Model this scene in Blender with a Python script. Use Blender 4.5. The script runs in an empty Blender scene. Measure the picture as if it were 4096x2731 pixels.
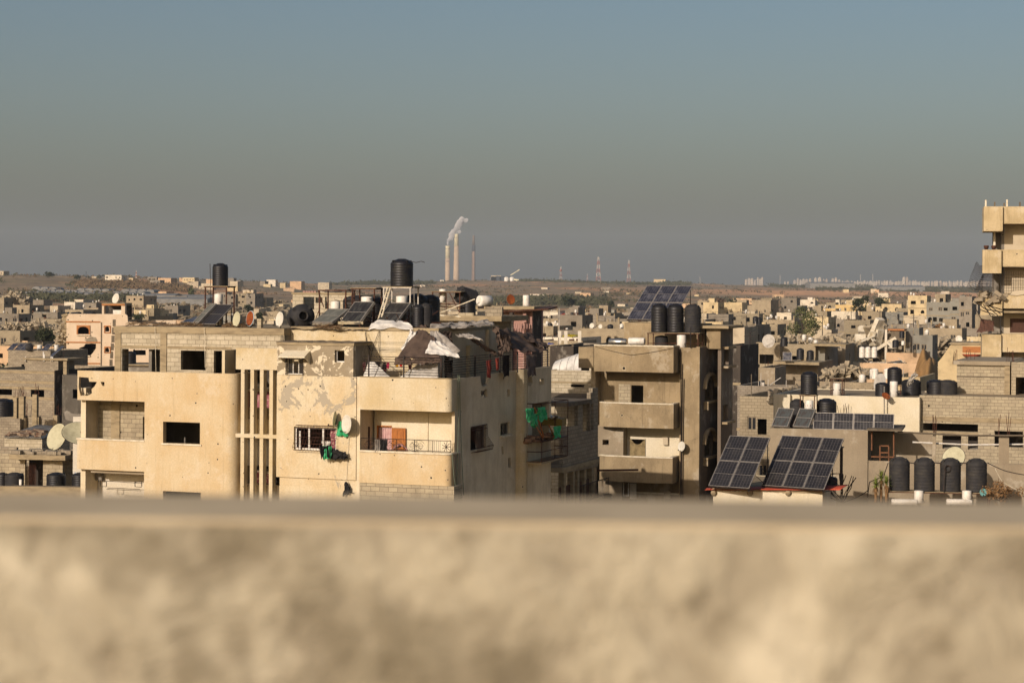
import bpy, math, random
from math import sin, cos, tan, radians, pi, sqrt
from mathutils import Vector, Matrix, noise, geometry
random.seed(7)
S = bpy.context.scene
COL = S.collection
# ---------------------------------------------------------------- camera
F = 4096 * 70 / 36.0          # focal length in photo pixels
H = 18.0                      # eye height above the ground
EYE = 1140.0                  # photo row of the eye level
ROLL = 0.006
cam = bpy.data.objects.new("camera", bpy.data.cameras.new("camera"))
COL.objects.link(cam)
cam.location = (0, 0, H)
cam.rotation_euler = (pi / 2, -ROLL, 0)
cam.data.lens = 70
cam.data.sensor_width = 36
cam.data.shift_y = -(1365.5 - EYE) / 4096
cam.data.clip_start = 0.1
cam.data.clip_end = 60000
cam.data.dof.use_dof = True
cam.data.dof.focus_distance = 95
cam.data.dof.aperture_fstop = 5.0
S.camera = cam
# ---------------------------------------------------------------- sky and sun
SUN_AZ, SUN_EL = radians(33), radians(21.5)      # sun stands behind the camera, to the left
tosun = Vector((-sin(SUN_AZ) * cos(SUN_EL), -cos(SUN_AZ) * cos(SUN_EL), sin(SUN_EL)))
world = bpy.data.worlds.new("World"); S.world = world; world.use_nodes = True
nt = world.node_tree; nt.nodes.clear()
sky = nt.nodes.new("ShaderNodeTexSky"); sky.sky_type = 'NISHITA'; sky.sun_disc = False
sky.sun_elevation = SUN_EL; sky.sun_rotation = pi + SUN_AZ
sky.air_density = 1.0; sky.dust_density = 3.5; sky.ozone_density = 1.5
hs = nt.nodes.new("ShaderNodeHueSaturation"); hs.inputs['Saturation'].default_value = 1.22
tint = nt.nodes.new("ShaderNodeMix"); tint.data_type = 'RGBA'; tint.blend_type = 'MULTIPLY'
tint.inputs[0].default_value = 1; tint.inputs[7].default_value = (1.0, 0.945, 0.925, 1)
bg = nt.nodes.new("ShaderNodeBackground"); bg.inputs[1].default_value = 0.085
wo = nt.nodes.new("ShaderNodeOutputWorld")
nt.links.new(sky.outputs[0], hs.inputs['Color']); nt.links.new(hs.outputs[0], tint.inputs[6])
nt.links.new(tint.outputs[2], bg.inputs[0]); nt.links.new(bg.outputs[0], wo.inputs[0])
sl = bpy.data.lights.new("sun", 'SUN'); sl.energy = 3.9; sl.angle = radians(0.55); sl.color = (1.0, 0.87, 0.765)
sun = bpy.data.objects.new("sun", sl); COL.objects.link(sun)
sun.rotation_euler = tosun.to_track_quat('Z', 'Y').to_euler()
S.view_settings.view_transform = 'Standard'; S.view_settings.look = 'None'
S.view_settings.exposure = 0.0; S.view_settings.gamma = 1.0
cy = S.cycles
cy.use_denoising = True
cy.max_bounces = 5; cy.diffuse_bounces = 3; cy.glossy_bounces = 2; cy.transmission_bounces = 3
cy.volume_bounces = 0; cy.transparent_max_bounces = 8
cy.caustics_reflective = False; cy.caustics_refractive = False
# ---------------------------------------------------------------- photo pixels to world
def uvp(px, py):
    dx, dy = px - 2048.0, py - EYE
    return (dx * cos(ROLL) + dy * sin(ROLL)) / F, (-dx * sin(ROLL) + dy * cos(ROLL)) / F
def W(px, py, D):
    a, b = uvp(px, py)
    return Vector((a * D, D, H - b * D))
class Frame:
    """upright plane seen in the photo: u along it, v away from the camera, z up"""
    def __init__(s, px, D, yaw=20.0, py=1600):
        w = W(px, py, D); s.O = Vector((w.x, w.y)); s.a = radians(yaw)
        s.e = Vector((cos(s.a), -sin(s.a))); s.n = Vector((sin(s.a), cos(s.a))); s.D = D
    def pix(s, px, py, v=0.0):
        a, b = uvp(px, py)
        t = (v + s.O.dot(s.n)) / (a * s.n.x + s.n.y)
        p = Vector((a * t, t)) - s.O
        return p.dot(s.e), H - b * t
    def side(s, px, py, u=0.0):
        a, b = uvp(px, py)
        t = (u + s.O.dot(s.e)) / (a * s.e.x + s.e.y)
        p = Vector((a * t, t)) - s.O
        return p.dot(s.n), H - b * t
    def U(s, px, v=0.0, py=1500): return s.pix(px, py, v)[0]
    def Z(s, px, py, v=0.0): return s.pix(px, py, v)[1]
    def V(s, px, u, py=1500): return s.side(px, py, u)[0]
    def rect(s, x0, y0, x1, y1, v=0.0):
        xm, ym = (x0 + x1) / 2, (y0 + y1) / 2
        return s.pix(x0, ym, v)[0], s.pix(x1, ym, v)[0], s.pix(xm, y1, v)[1], s.pix(xm, y0, v)[1]
    def srect(s, x0, y0, x1, y1, u=0.0):
        xm, ym = (x0 + x1) / 2, (y0 + y1) / 2
        return s.side(x0, ym, u)[0], s.side(x1, ym, u)[0], s.side(xm, y1, u)[1], s.side(xm, y0, u)[1]
    def poly(s, pts, v=0.0): return [s.pix(x, y, v) for x, y in pts]
    def spoly(s, pts, u=0.0): return [s.side(x, y, u) for x, y in pts]
    def world(s, u, v, z=0.0):
        p = s.O + s.e * u + s.n * v
        return Vector((p.x, p.y, z))
    def place(s, o): o.location = (s.O.x, s.O.y, 0); o.rotation_euler = (0, 0, -s.a)
# ---------------------------------------------------------------- objects
LABELS = {}
def tag(o, label, cat, group=None, kind=None):
    if label: o['label'] = label
    if cat: o['category'] = cat
    if group: o['group'] = group
    if kind: o['kind'] = kind
    return o
def thing(name, label, cat, loc=(0, 0, 0), rz=0.0, group=None, frame=None):
    o = bpy.data.objects.new(name, None); COL.objects.link(o)
    o.empty_display_size = 0.3
    o.location = loc; o.rotation_euler = (0, 0, rz)
    if frame: frame.place(o)
    return tag(o, label, cat, group)
def kids(o): return [c for c in bpy.data.objects if c.parent == o] if False else list(o.children)
def copytree(o, parent=None, **kw):
    c = o.copy(); COL.objects.link(c)
    if parent: c.parent = parent
    for ch in list(o.children): copytree(ch, c)
    return c
def dup(o, loc, rz, label, group=None, scale=None):
    c = copytree(o); c.location = loc; c.rotation_euler = (0, 0, rz)
    if label: c['label'] = label
    if group: c['group'] = group
    if scale: c.scale = scale if hasattr(scale, '__len__') else (scale,) * 3
    return c
def inpoly(x, y, P):
    r = False; j = len(P) - 1
    for i in range(len(P)):
        xi, yi = P[i][0], P[i][1]; xj, yj = P[j][0], P[j][1]
        if (yi > y) != (yj > y) and x < (xj - xi) * (y - yi) / (yj - yi) + xi: r = not r
        j = i
    return r
def R4(u0, u1, z0, z1): return [(u0, z0), (u1, z0), (u1, z1), (u0, z1)]
def arch(u0, u1, z0, z1, rise=None, n=8):
    r = rise if rise is not None else (u1 - u0) / 2
    c = (u0 + u1) / 2; h = (u1 - u0) / 2
    return [(u0, z0), (u1, z0)] + [(c + h * cos(pi * i / n), z1 - r + r * sin(pi * i / n)) for i in range(n + 1)]
def ragged(pts, amp=0.06, seed=0, step=0.2):
    rnd = random.Random(seed); out = []
    for i in range(len(pts)):
        a, b = Vector(pts[i][:2]), Vector(pts[(i + 1) % len(pts)][:2]); L = (b - a).length
        k = max(1, int(L / step))
        for j in range(k):
            p = a.lerp(b, j / k)
            if j: p = p + Vector((rnd.uniform(-amp, amp), rnd.uniform(-amp, amp)))
            out.append((p.x, p.y))
    return out
SPLIT = {'slab', 'pilaster', 'wall', 'column', 'panel', 'beam', 'sill'}; LOOSE = {'roof_clutter', 'broken_blocks', 'broken_edge', 'rebar'}
class MB:
    def __init__(s): s.v = []; s.f = []; s.sm = []
    def add(s, vs, fs, sm=False):
        n = len(s.v); s.v += [tuple(p) for p in vs]; s.f += [tuple(i + n for i in f) for f in fs]; s.sm += [sm] * len(fs); return s
    def box(s, x0, x1, y0, y1, z0, z1, M=None):
        if x0 > x1: x0, x1 = x1, x0
        if y0 > y1: y0, y1 = y1, y0
        if z0 > z1: z0, z1 = z1, z0
        vs = [Vector((x, y, z)) for x in (x0, x1) for y in (y0, y1) for z in (z0, z1)]
        if M is not None: vs = [M @ p for p in vs]
        return s.add(vs, [(0, 1, 3, 2), (4, 6, 7, 5), (0, 4, 5, 1), (2, 3, 7, 6), (0, 2, 6, 4), (1, 5, 7, 3)])
    def cbox(s, c, size, M=None):
        R = Matrix.Translation(Vector(c)) @ (M.to_4x4() if M is not None else Matrix.Identity(4))
        a, b, d = size[0] / 2, size[1] / 2, size[2] / 2
        return s.box(-a, a, -b, b, -d, d, R)
    def tube(s, p0, p1, r, n=6, r1=None, cap=True):
        p0, p1 = Vector(p0), Vector(p1); d = p1 - p0
        if d.length < 1e-6: return s
        q = d.to_track_quat('Z', 'Y'); r1 = r if r1 is None else r1; vs = []
        for p, rr in ((p0, r), (p1, r1)):
            for i in range(n):
                vs.append(p + q @ Vector((rr * cos(2 * pi * i / n), rr * sin(2 * pi * i / n), 0)))
        fs = [(i, (i + 1) % n, n + (i + 1) % n, n + i) for i in range(n)]
        if cap: fs += [tuple(range(n - 1, -1, -1)), tuple(range(n, 2 * n))]
        return s.add(vs, fs, n > 6)
    def path(s, pts, r, n=5):
        for a, b in zip(pts, pts[1:]): s.tube(a, b, r, n)
        return s
    def lathe(s, prof, n=20, M=None, sm=True, capb=True, capt=True):
        M = M or Matrix.Identity(4); vs = []
        for r, z in prof:
            for i in range(n): vs.append(M @ Vector((r * cos(2 * pi * i / n), r * sin(2 * pi * i / n), z)))
        fs = []
        for k in range(len(prof) - 1):
            for i in range(n):
                j = (i + 1) % n; fs.append((k * n + i, k * n + j, (k + 1) * n + j, (k + 1) * n + i))
        s.add(vs, fs, sm); b = len(s.v) - len(vs)
        if capb: s.f.append(tuple(b + i for i in range(n - 1, -1, -1))); s.sm.append(False)
        if capt: s.f.append(tuple(b + (len(prof) - 1) * n + i for i in range(n))); s.sm.append(False)
        return s
    def wall(s, outer, holes=(), d0=0.0, d1=0.25, axis='y'):
        """plate with holes: outline in (u, z), thickness from d0 to d1 along axis"""
        loops = [list(outer)] + [list(h) for h in holes]
        vs = []; es = []
        for L in loops:
            b = len(vs); vs += [Vector(p[:2]) for p in L]; es += [(b + i, b + (i + 1) % len(L)) for i in range(len(L))]
        r = geometry.delaunay_2d_cdt(vs, es, [], 0, 1e-5)
        V, T = r[0], r[2]; keep = []
        for t in T:
            c = (V[t[0]] + V[t[1]] + V[t[2]]) / 3
            if inpoly(c.x, c.y, loops[0]) and not any(inpoly(c.x, c.y, h) for h in loops[1:]): keep.append(tuple(t))
        def P(p, d): return (p.x, d, p.y) if axis == 'y' else ((d, p.x, p.y) if axis == 'x' else (p.x, p.y, d))
        n = len(V); fs = []; ec = {}
        flip = axis == 'x'
        for t in keep:
            a, b, c = t if not flip else t[::-1]
            fs.append((a, b, c)); fs.append((c + n, b + n, a + n))
            for e in ((t[0], t[1]), (t[1], t[2]), (t[2], t[0])):
                k = (min(e), max(e)); ec.setdefault(k, []).append(e)
        for k, l in ec.items():
            if len(l) == 1:
                a, b = l[0]
                fs.append((b, a, a + n, b + n) if not flip else (a, b, b + n, a + n))
        s.add([P(p, d0) for p in V] + [P(p, d1) for p in V], fs)
        return s
    def band(s, pts, z0, z1, th=0.2, sm=True):
        """upright band along a plan path of (u, v) points, thickness added to the left of the path"""
        n = len(pts); P = [Vector(p) for p in pts]; N = []
        for i in range(n):
            d = (P[min(i + 1, n - 1)] - P[max(i - 1, 0)]).normalized(); N.append(Vector((-d.y, d.x)))
        vs = []
        for z in (z0, z1):
            vs += [(p.x, p.y, z) for p in P]; vs += [(p.x + m.x * th, p.y + m.y * th, z) for p, m in zip(P, N)]
        fs = []; q = 2 * n
        for i in range(n - 1):
            fs.append((i, i + 1, q + i + 1, q + i)); fs.append((n + i + 1, n + i, q + n + i, q + n + i + 1))
            fs.append((q + i, q + i + 1, q + n + i + 1, q + n + i)); fs.append((i + 1, i, n + i, n + i + 1))
        fs.append((0, q, q + n, n)); fs.append((n - 1, 2 * n - 1, q + 2 * n - 1, q + n - 1))
        return s.add(vs, fs)
    def sheet(s, fn, nu, nv, sm=True):
        vs = [fn(i / nu, j / nv) for j in range(nv + 1) for i in range(nu + 1)]
        fs = [(j * (nu + 1) + i, j * (nu + 1) + i + 1, (j + 1) * (nu + 1) + i + 1, (j + 1) * (nu + 1) + i) for j in range(nv) for i in range(nu)]
        return s.add(vs, fs, sm)
    def islands(s):
        p = list(range(len(s.v)))
        def fd(i):
            while p[i] != i: p[i] = p[p[i]]; i = p[i]
            return i
        for f in s.f:
            for k in f[1:]: p[fd(k)] = fd(f[0])
        g = {}
        for j, f in enumerate(s.f): g.setdefault(fd(f[0]), []).append(j)
        out = []
        for js in g.values():
            m = MB(); mp = {}
            for j in js:
                for k in s.f[j]:
                    if k not in mp: mp[k] = len(m.v); m.v.append(s.v[k])
                m.f.append(tuple(mp[k] for k in s.f[j])); m.sm.append(s.sm[j])
            out.append(m)
        return out
    def build(s, name, mat, parent=None):
        if name in SPLIT and parent:
            L = s.islands()
            if len(L) > 1: return [m.build1(name, mat, parent) for m in L][0]
        o = s.build1(name, mat, parent)
        if name in LOOSE: o['kind'] = 'stuff'
        return o
    def build1(s, name, mat, parent=None):
        me = bpy.data.meshes.new(name); me.from_pydata(s.v, [], s.f)
        me.polygons.foreach_set('use_smooth', s.sm); me.update()
        if mat: me.materials.append(mat)
        o = bpy.data.objects.new(name, me); COL.objects.link(o)
        if parent: o.parent = parent
        return o
def inst(o, parent, loc=None, rot=None, scale=None, name=None):
    c = o.copy(); COL.objects.link(c); c.parent = parent
    if loc is not None: c.location = loc
    if rot is not None: c.rotation_euler = rot
    if scale is not None: c.scale = scale
    return c
def solidify(o, t):
    m = o.modifiers.new('thickness', 'SOLIDIFY'); m.thickness = t; m.offset = 0
    return o
def arc(cx, cy, r, a0, a1, n=8):
    return [(cx + r * cos(radians(a0 + (a1 - a0) * i / n)), cy + r * sin(radians(a0 + (a1 - a0) * i / n))) for i in range(n + 1)]
# ---------------------------------------------------------------- materials
def lin(c):
    if isinstance(c, str): c = [int(c[i:i + 2], 16) / 255 for i in (0, 2, 4)]; c = [(x / 12.92 if x <= .04045 else ((x + .055) / 1.055) ** 2.4) for x in c]
    return tuple(c[:3]) + (1,)
class NT:
    def __init__(s, name, rough=0.9, spec=0.3, metal=0.0):
        s.m = bpy.data.materials.new(name); s.m.use_nodes = True; s.t = s.m.node_tree
        s.b = s.t.nodes['Principled BSDF']; s.b.inputs['Roughness'].default_value = rough
        s.b.inputs['Specular IOR Level'].default_value = spec; s.b.inputs['Metallic'].default_value = metal
        s.tc = s.t.nodes.new('ShaderNodeTexCoord')
    def n(s, typ, ins=None, **at):
        q = s.t.nodes.new('ShaderNode' + typ)
        for k, v in at.items(): setattr(q, k, v)
        for k, v in (ins or {}).items():
            if isinstance(v, bpy.types.NodeSocket): s.t.links.new(v, q.inputs[k])
            else: q.inputs[k].default_value = v
        return q
    def math(s, op, a, b=0.0, c=0.0, clamp=False):
        return s.n('Math', {0: a, 1: b, 2: c}, operation=op, use_clamp=clamp).outputs[0]
    def mix(s, f, a, b, mode='MIX'):
        return s.n('Mix', {0: f, 6: a if isinstance(a, bpy.types.NodeSocket) else lin(a), 7: b if isinstance(b, bpy.types.NodeSocket) else lin(b)}, data_type='RGBA', blend_type=mode).outputs[2]
    def map(s, scale=(1, 1, 1), vec=None, loc=(0, 0, 0)):
        return s.n('Mapping', {'Vector': vec or s.tc.outputs['Object'], 'Scale': scale, 'Location': loc}).outputs[0]
    def noise(s, scale, detail=4, rough=0.6, vec=None, dist=0.0):
        return s.n('TexNoise', {'Vector': vec or s.tc.outputs['Object'], 'Scale': scale, 'Detail': detail, 'Roughness': rough, 'Distortion': dist}).outputs[0]
    def ramp(s, f, p0, p1, c0=0.0, c1=1.0):
        return s.n('MapRange', {0: f, 1: p0, 2: p1, 3: c0, 4: c1}, interpolation_type='SMOOTHSTEP').outputs[0]
    def bump(s, h, strength=0.3, dist=0.02, prev=None):
        d = {'Height': h, 'Strength': strength, 'Distance': dist}
        if prev is not None: d['Normal'] = prev
        return s.n('Bump', d).outputs[0]
    def out(s, col, normal=None, rough=None):
        s.t.links.new(col, s.b.inputs['Base Color']) if isinstance(col, bpy.types.NodeSocket) else setattr(s.b.inputs['Base Color'], 'default_value', lin(col))
        if normal is not None: s.t.links.new(normal, s.b.inputs['Normal'])
        if rough is not None: s.t.links.new(rough, s.b.inputs['Roughness'])
        return s.m
    def boxuv(s):
        """plan coordinates along a wall, whichever way it faces"""
        o = s.n('SeparateXYZ', {0: s.tc.outputs['Object']}); nn = s.n('SeparateXYZ', {0: s.tc.outputs['Normal']})
        f = s.math('GREATER_THAN', s.math('ABSOLUTE', nn.outputs[0]), 0.7)
        h = s.n('Mix', {0: f, 2: o.outputs[0], 3: o.outputs[1]}).outputs[0]
        return s.n('CombineXYZ', {0: h, 1: o.outputs[2]}).outputs[0]
def pocks(t, vec, scale=1.3, thr=0.75, r=0.06):
    """bullet and shrapnel marks: a dark hole inside a chipped ring"""
    v = t.n('TexVoronoi', {'Vector': vec, 'Scale': scale, 'Randomness': 1.0}, voronoi_dimensions='2D')
    pick = t.n('SeparateColor', {0: v.outputs['Color']})
    on = t.math('GREATER_THAN', pick.outputs[0], thr)
    rr = t.math('MULTIPLY', t.math('ADD', pick.outputs[1], 0.35), r * scale)
    d = t.math('ADD', v.outputs['Distance'], t.math('MULTIPLY', t.math('SUBTRACT', t.noise(25, 2, vec=vec), 0.5), r * scale))
    hole = t.math('MULTIPLY', on, t.math('LESS_THAN', d, rr))
    ring = t.math('MULTIPLY', on, t.math('LESS_THAN', d, t.math('MULTIPLY', rr, 1.9)))
    return hole, ring
def plaster(name, c, stain, dirt='6b5f4a', peel=None, peelamt=0.5, peelz=None, pock=0.75, pscale=1.3, pr=0.05, streak=0.5, rough=0.92, big=0.5):
    t = NT(name, rough); uv = t.boxuv()
    col = t.mix(t.ramp(t.noise(0.55, 5, 0.62), 0.35, 0.7), c, stain)
    st = t.noise(1.0, 5, 0.65, vec=t.map((2.3, 2.3, 0.28)))
    col = t.mix(t.math('MULTIPLY', t.ramp(st, 0.48, 0.75), streak), col, stain)
    col = t.mix(t.math('MULTIPLY', t.ramp(t.noise(1.7, 6, 0.7), 0.55, 0.85), big), col, dirt)
    drip = t.noise(1.0, 3, 0.6, vec=t.map((7, 7, 0.35), None, (3, 1, 0)))
    col = t.mix(t.math('MULTIPLY', t.ramp(drip, 0.56, 0.74), 0.55 * streak), col, t.mix(0.45, stain, dirt))
    pale = t.noise(0.9, 5, 0.7, vec=t.map((1, 1, 0.7), None, (11, 5, 2)))
    col = t.mix(t.math('MULTIPLY', t.ramp(pale, 0.54, 0.64), 0.4), col, t.mix(0.5, c, 'ddd5c2'))
    fine = t.noise(14, 3, 0.7); col = t.mix(t.ramp(fine, 0.3, 0.75, 0.0, 0.22), col, dirt)
    n1 = t.bump(fine, 0.35, 0.012)
    if peel:
        nz_ = t.noise(1.2 if peelz else 1.6, 5, 0.68, dist=0.5)
        if peelz: nz_ = t.math('SUBTRACT', nz_, t.ramp(t.n('SeparateXYZ', {0: t.tc.outputs['Object']}).outputs[2], peelz[0], peelz[1], 0.12, 0.0))
        pk = t.ramp(nz_, peelamt, peelamt + 0.015)
        col = t.mix(pk, col, peel); n1 = t.bump(pk, 0.6, 0.015, n1)
    if pock < 1:
        h, r = pocks(t, uv, pscale, pock, pr)
        col = t.mix(r, col, t.mix(0.25, col, 'cfc0a0')); col = t.mix(h, col, '1c1712')
        n1 = t.bump(t.math('SUBTRACT', 1.0, r), 0.5, 0.03, n1)
    return t.out(col, n1)
def blocks(name, c1, c2, mortar, bw=0.41, bh=0.2, pock=0.86, dirt='4d4436', dirta=0.5):
    t = NT(name, 0.95); uv = t.boxuv()
    wob = t.n('VectorMath', {0: uv, 1: t.n('Mix', {0: 0.985, 4: t.n('TexNoise', {'Vector': uv, 'Scale': 2.5}).outputs[1], 5: (0.5, 0.5, 0.5)}, data_type='VECTOR').outputs[1]}, operation='ADD').outputs[0]
    br = t.n('TexBrick', {'Vector': wob, 'Color1': lin(c1), 'Color2': lin(c2), 'Mortar': lin(mortar), 'Scale': 1.0, 'Mortar Size': 0.013, 'Mortar Smooth': 0.3, 'Brick Width': bw, 'Row Height': bh, 'Bias': 0.0})
    col = t.mix(t.math('MULTIPLY', t.ramp(t.noise(0.8, 6, 0.7), 0.45, 0.8), dirta), br.outputs[0], dirt)
    fine = t.noise(18, 3, 0.7); col = t.mix(t.ramp(fine, 0.35, 0.8, 0, 0.25), col, dirt)
    n1 = t.bump(br.outputs[1], 0.5, -0.012); n1 = t.bump(fine, 0.3, 0.01, n1)
    if pock < 1:
        h, r = pocks(t, uv, 1.1, pock, 0.05); col = t.mix(h, col, '14110d')
    return t.out(col, n1)
def flat(name, c, rough=0.7, c2=None, scale=3, metal=0.0, bumpy=0.15, spec=0.3, lo=0.4, hi=0.7, stretch=(1, 1, 1)):
    t = NT(name, rough, spec, metal)
    nz = t.noise(scale, 5, 0.65, vec=t.map(stretch))
    col = t.mix(t.ramp(nz, lo, hi), c, c2 or c)
    return t.out(col, t.bump(nz, bumpy, 0.01))
def house_mat(name, c, c2, dirt='5b4f3e', blocky=False):
    """far house wall with a tone of its own per house"""
    t = NT(name, 0.95); oi = t.n('ObjectInfo').outputs['Random']
    col = t.mix(oi, c, c2)
    vec = t.n('VectorMath', {0: t.tc.outputs['Object'], 1: t.n('CombineXYZ', {0: t.math('MULTIPLY', oi, 90.0), 1: 0.0, 2: t.math('MULTIPLY', oi, 40.0)}).outputs[0]}, operation='ADD').outputs[0]
    col = t.mix(t.math('MULTIPLY', t.ramp(t.noise(0.35, 5, 0.7, vec=vec), 0.42, 0.75), 0.55), col, dirt)
    if blocky:
        br = t.n('TexBrick', {'Vector': t.boxuv(), 'Color1': (1, 1, 1, 1), 'Color2': (0.86, 0.86, 0.86, 1), 'Mortar': (0.62, 0.6, 0.56, 1), 'Scale': 1.0, 'Mortar Size': 0.02, 'Brick Width': 0.42, 'Row Height': 0.21})
        col = t.mix(1.0, col, br.outputs[0], 'MULTIPLY')
    return t.out(col)
m_cream = plaster('cream plaster', 'cdbb98', 'c4aa7f', pock=0.66, pscale=1.7, pr=0.032, big=0.2, streak=.75)
m_cream2 = plaster('peeling cream plaster', 'd2c4a5', 'c8b188', peel='a59a85', peelamt=0.505, peelz=(11.9, 13.1), pock=0.72, pscale=1.9, pr=0.028, big=0.15)
m_cream3 = plaster('pale cream plaster', 'cfc1a2', 'c2ad83', pock=0.75, pscale=2.0, pr=0.03, big=0.15)
m_side = plaster('weathered render with lifted shade', 'dccdad', 'bfae8e', dirt='96856b', pock=0.95, pscale=0.8, pr=0.06, streak=0.8, big=0.6)  # same paint as the front, lightened in colour to lift the side's shade
m_patch = plaster('patched grey render', '8d8069', '9c8e74', dirt='5a4f3f', peel='cfc2a6', peelamt=0.53, pock=0.93, big=0.5)
m_white = plaster('white plaster', 'd9d2c2', 'c9bda4', pock=0.93, pscale=1.5, pr=0.04, big=0.1)
m_whitew = plaster('warm white plaster', 'ddd2b8', 'd0c2a0', pock=0.95, pscale=1.0, pr=0.05, big=0.15)
m_tan = plaster('tan cement render', 'a3906f', '87765a', dirt='4f4638', pock=0.9, pscale=0.9, pr=0.06, streak=0.9, big=0.9)
m_greyr = plaster('grey cement render', '9a8c74', '8a7c66', dirt='5f5546', pock=0.96, pscale=0.8, pr=0.06, streak=0.5, big=0.4)
m_greyd = plaster('dull grey render', '837c70', '746d61', dirt='4b463e', pock=0.95, pscale=0.8, pr=0.06, big=0.4)
m_dark = plaster('dark render and painted shade', '4c443b', '3c3630', dirt='2b2723', pock=1.0, big=0.4)  # dark walls; the tone also paints in shade of rooms and sides
m_tower = plaster('weathered tower plaster', 'c9b58d', 'a8946c', dirt='6b5f4c', pock=.8, pscale=.9, pr=.06, streak=1.0, big=.7)
m_pink = plaster('pale pink plaster', 'd6c2a6', 'cbb496', pock=0.62, pscale=1.1, pr=0.09, big=0.15, dirt='8d7762')
m_rose = plaster('rose plaster', 'a9857a', '9c776c', pock=0.9, big=0.3)
m_block = blocks('concrete blocks', 'b0a387', '9d9078', '7c705c')
m_blockg = blocks('grey concrete blocks', '9e927c', '8a7e6b', '6a604f')
m_blockw = blocks('pale concrete blocks', 'c2b69c', 'b0a48a', '8a7e69')
m_conc = flat('cast concrete', '9c8c6e', 0.95, '7d6f57', 1.4, stretch=(1, 1, 4))
m_concd = flat('dark cast concrete', '6d6251', 0.95, '554c40', 2)
m_sill = flat('pale stone sill', 'd8cdb4', 0.8, 'b8aa8c', 4)
m_tank = flat('black polyethylene', '17161a', 0.5, '26241f', 2.5, spec=0.4, bumpy=0.05)
m_tankg = flat('dusty black polyethylene', '2b2a2b', 0.7, '3b3833', 2.0, spec=0.25, bumpy=0.05)
m_boiler = flat('white enamel', 'ddd8cc', 0.45, 'c9bfae', 3, spec=0.4)
m_steel = flat('stainless steel', 'c9c3b6', 0.28, 'a9a294', 3, metal=0.9)
m_rust = flat('rusty iron', '523223', 0.85, '35241b', 9)
m_iron = flat('dark iron', '2a2521', 0.7, '3c2e26', 8)
m_alu = flat('aluminium frame', 'a9a297', 0.45, '8e877b', 4, metal=0.5)
m_pvc = flat('white window frame', 'd9d5ca', 0.5, 'bfb8a8', 5)
m_glass = flat('dark dusty glass', '1b1c1e', 0.25, '2a2927', 3, spec=0.5)
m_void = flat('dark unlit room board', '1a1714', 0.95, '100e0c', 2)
m_green = flat('green cloth', '2f9a60', 0.85, '58b484', 5, bumpy=0.5)
m_blackc = flat('black cloth', '121112', 0.75, '1f1c1b', 6, bumpy=0.5)
m_tarpw = flat('white tarpaulin', 'd6d2c8', 0.6, 'a9a49b', 1.6, bumpy=0.6, spec=0.3)
m_tarpd = flat('grey brown tarpaulin', '5a4c42', 0.8, '453a33', 1.5, bumpy=0.6, spec=0.12)
m_tarpg = flat('dirty grey tarpaulin', 'a8a196', 0.65, '5f5850', 1.2, bumpy=0.6)
m_pinkcl = flat('pink flowered cloth', '9a6068', 0.85, 'c9ab98', 9, lo=0.55, hi=0.6)
m_wood = flat('orange brown wood', 'a8662a', 0.6, '86501f', 3, stretch=(6, 6, 1))
m_woodd = flat('dark brown wood', '4b2d1c', 0.6, '38210f', 3, stretch=(6, 6, 1))
m_orange = flat('orange paint', 'a8703f', 0.8, '97613a', 2)
m_red = flat('red metal sheet', 'c4573c', 0.7, 'a84a34', 2)
m_corr = flat('corrugated zinc', 'b8b2a6', 0.6, '8a8275', 1.3)
m_pinkp = flat('pale pink curtain', 'c9a8a2', 0.85, 'b58a88', 8)
m_dish = flat('off white dish paint', 'cfcabb', 0.6, 'b9b19c', 3)
m_dishy = flat('yellowed dish paint', 'b8b394', 0.7, 'a39d80', 3)
m_rustdish = flat('rust eaten paint', '7a3c1c', 0.85, '9c5a26', 4)
m_gravel = flat('roof gravel', '8a7a60', 0.95, '6d604c', 6, bumpy=0.6)
def panel_mat(name, cell, dust, lines='8d8b88', cw=0.166, dusty=0.5, horiz=True):
    t = NT(name, 0.32, 0.5); v = t.tc.outputs['Object']
    sx = t.n('SeparateXYZ', {0: v})
    fx = t.math('FRACT', t.math('DIVIDE', t.math('ADD', sx.outputs[0], 50 * cw), cw))
    lx = t.math('GREATER_THAN', t.math('ABSOLUTE', t.math('SUBTRACT', fx, 0.5)), 0.455)
    fy = t.math('FRACT', t.math('DIVIDE', t.math('ADD', sx.outputs[1], 50 * cw), cw))
    ly = t.math('GREATER_THAN', t.math('ABSOLUTE', t.math('SUBTRACT', fy, 0.5)), 0.475)
    col = t.mix(t.math('MULTIPLY', ly, 0.25), cell, lines)
    col = t.mix(t.math('MULTIPLY', lx, 0.42), col, lines)
    dn = t.ramp(t.noise(1.6, 6, 0.75), 0.45, 0.8)
    spot = t.ramp(t.noise(5.5, 3, 0.6, dist=0.5), 0.66, 0.76)
    col = t.mix(t.math('MULTIPLY', dn, dusty), col, dust); col = t.mix(t.math('MULTIPLY', spot, dusty), col, 'b7b0a4')
    return t.out(col, None, t.math('ADD', 0.3, t.math('MULTIPLY', dn, 0.4)))
m_pv = panel_mat('solar cells', '1d1b1d', '4c4843', dusty=.65)
m_pvb = panel_mat('blue solar cells', '23242f', '77767b', dusty=0.95)
m_coll = flat('collector glass over black fins', '26221f', 0.35, '4a4a44', 2.2, spec=0.5, stretch=(5, 1, 1))
m_collg = flat('dust covered collector glass', '5b5b53', 0.5, '75756b', 2.2, spec=0.4, stretch=(2, 1, 1))
m_collr = flat('streaked collector glass', '4a4f4e', 0.5, '3a2a22', 3.0, stretch=(6, 1, 1))
m_hgrey = house_mat('grey house wall', '9a9080', '857c6d', blocky=True)
m_htan = house_mat('tan house wall', 'ae9e82', '968a72', blocky=True)
m_hpale = house_mat('pale house wall', 'c6b79b', 'b4a68c')
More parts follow.
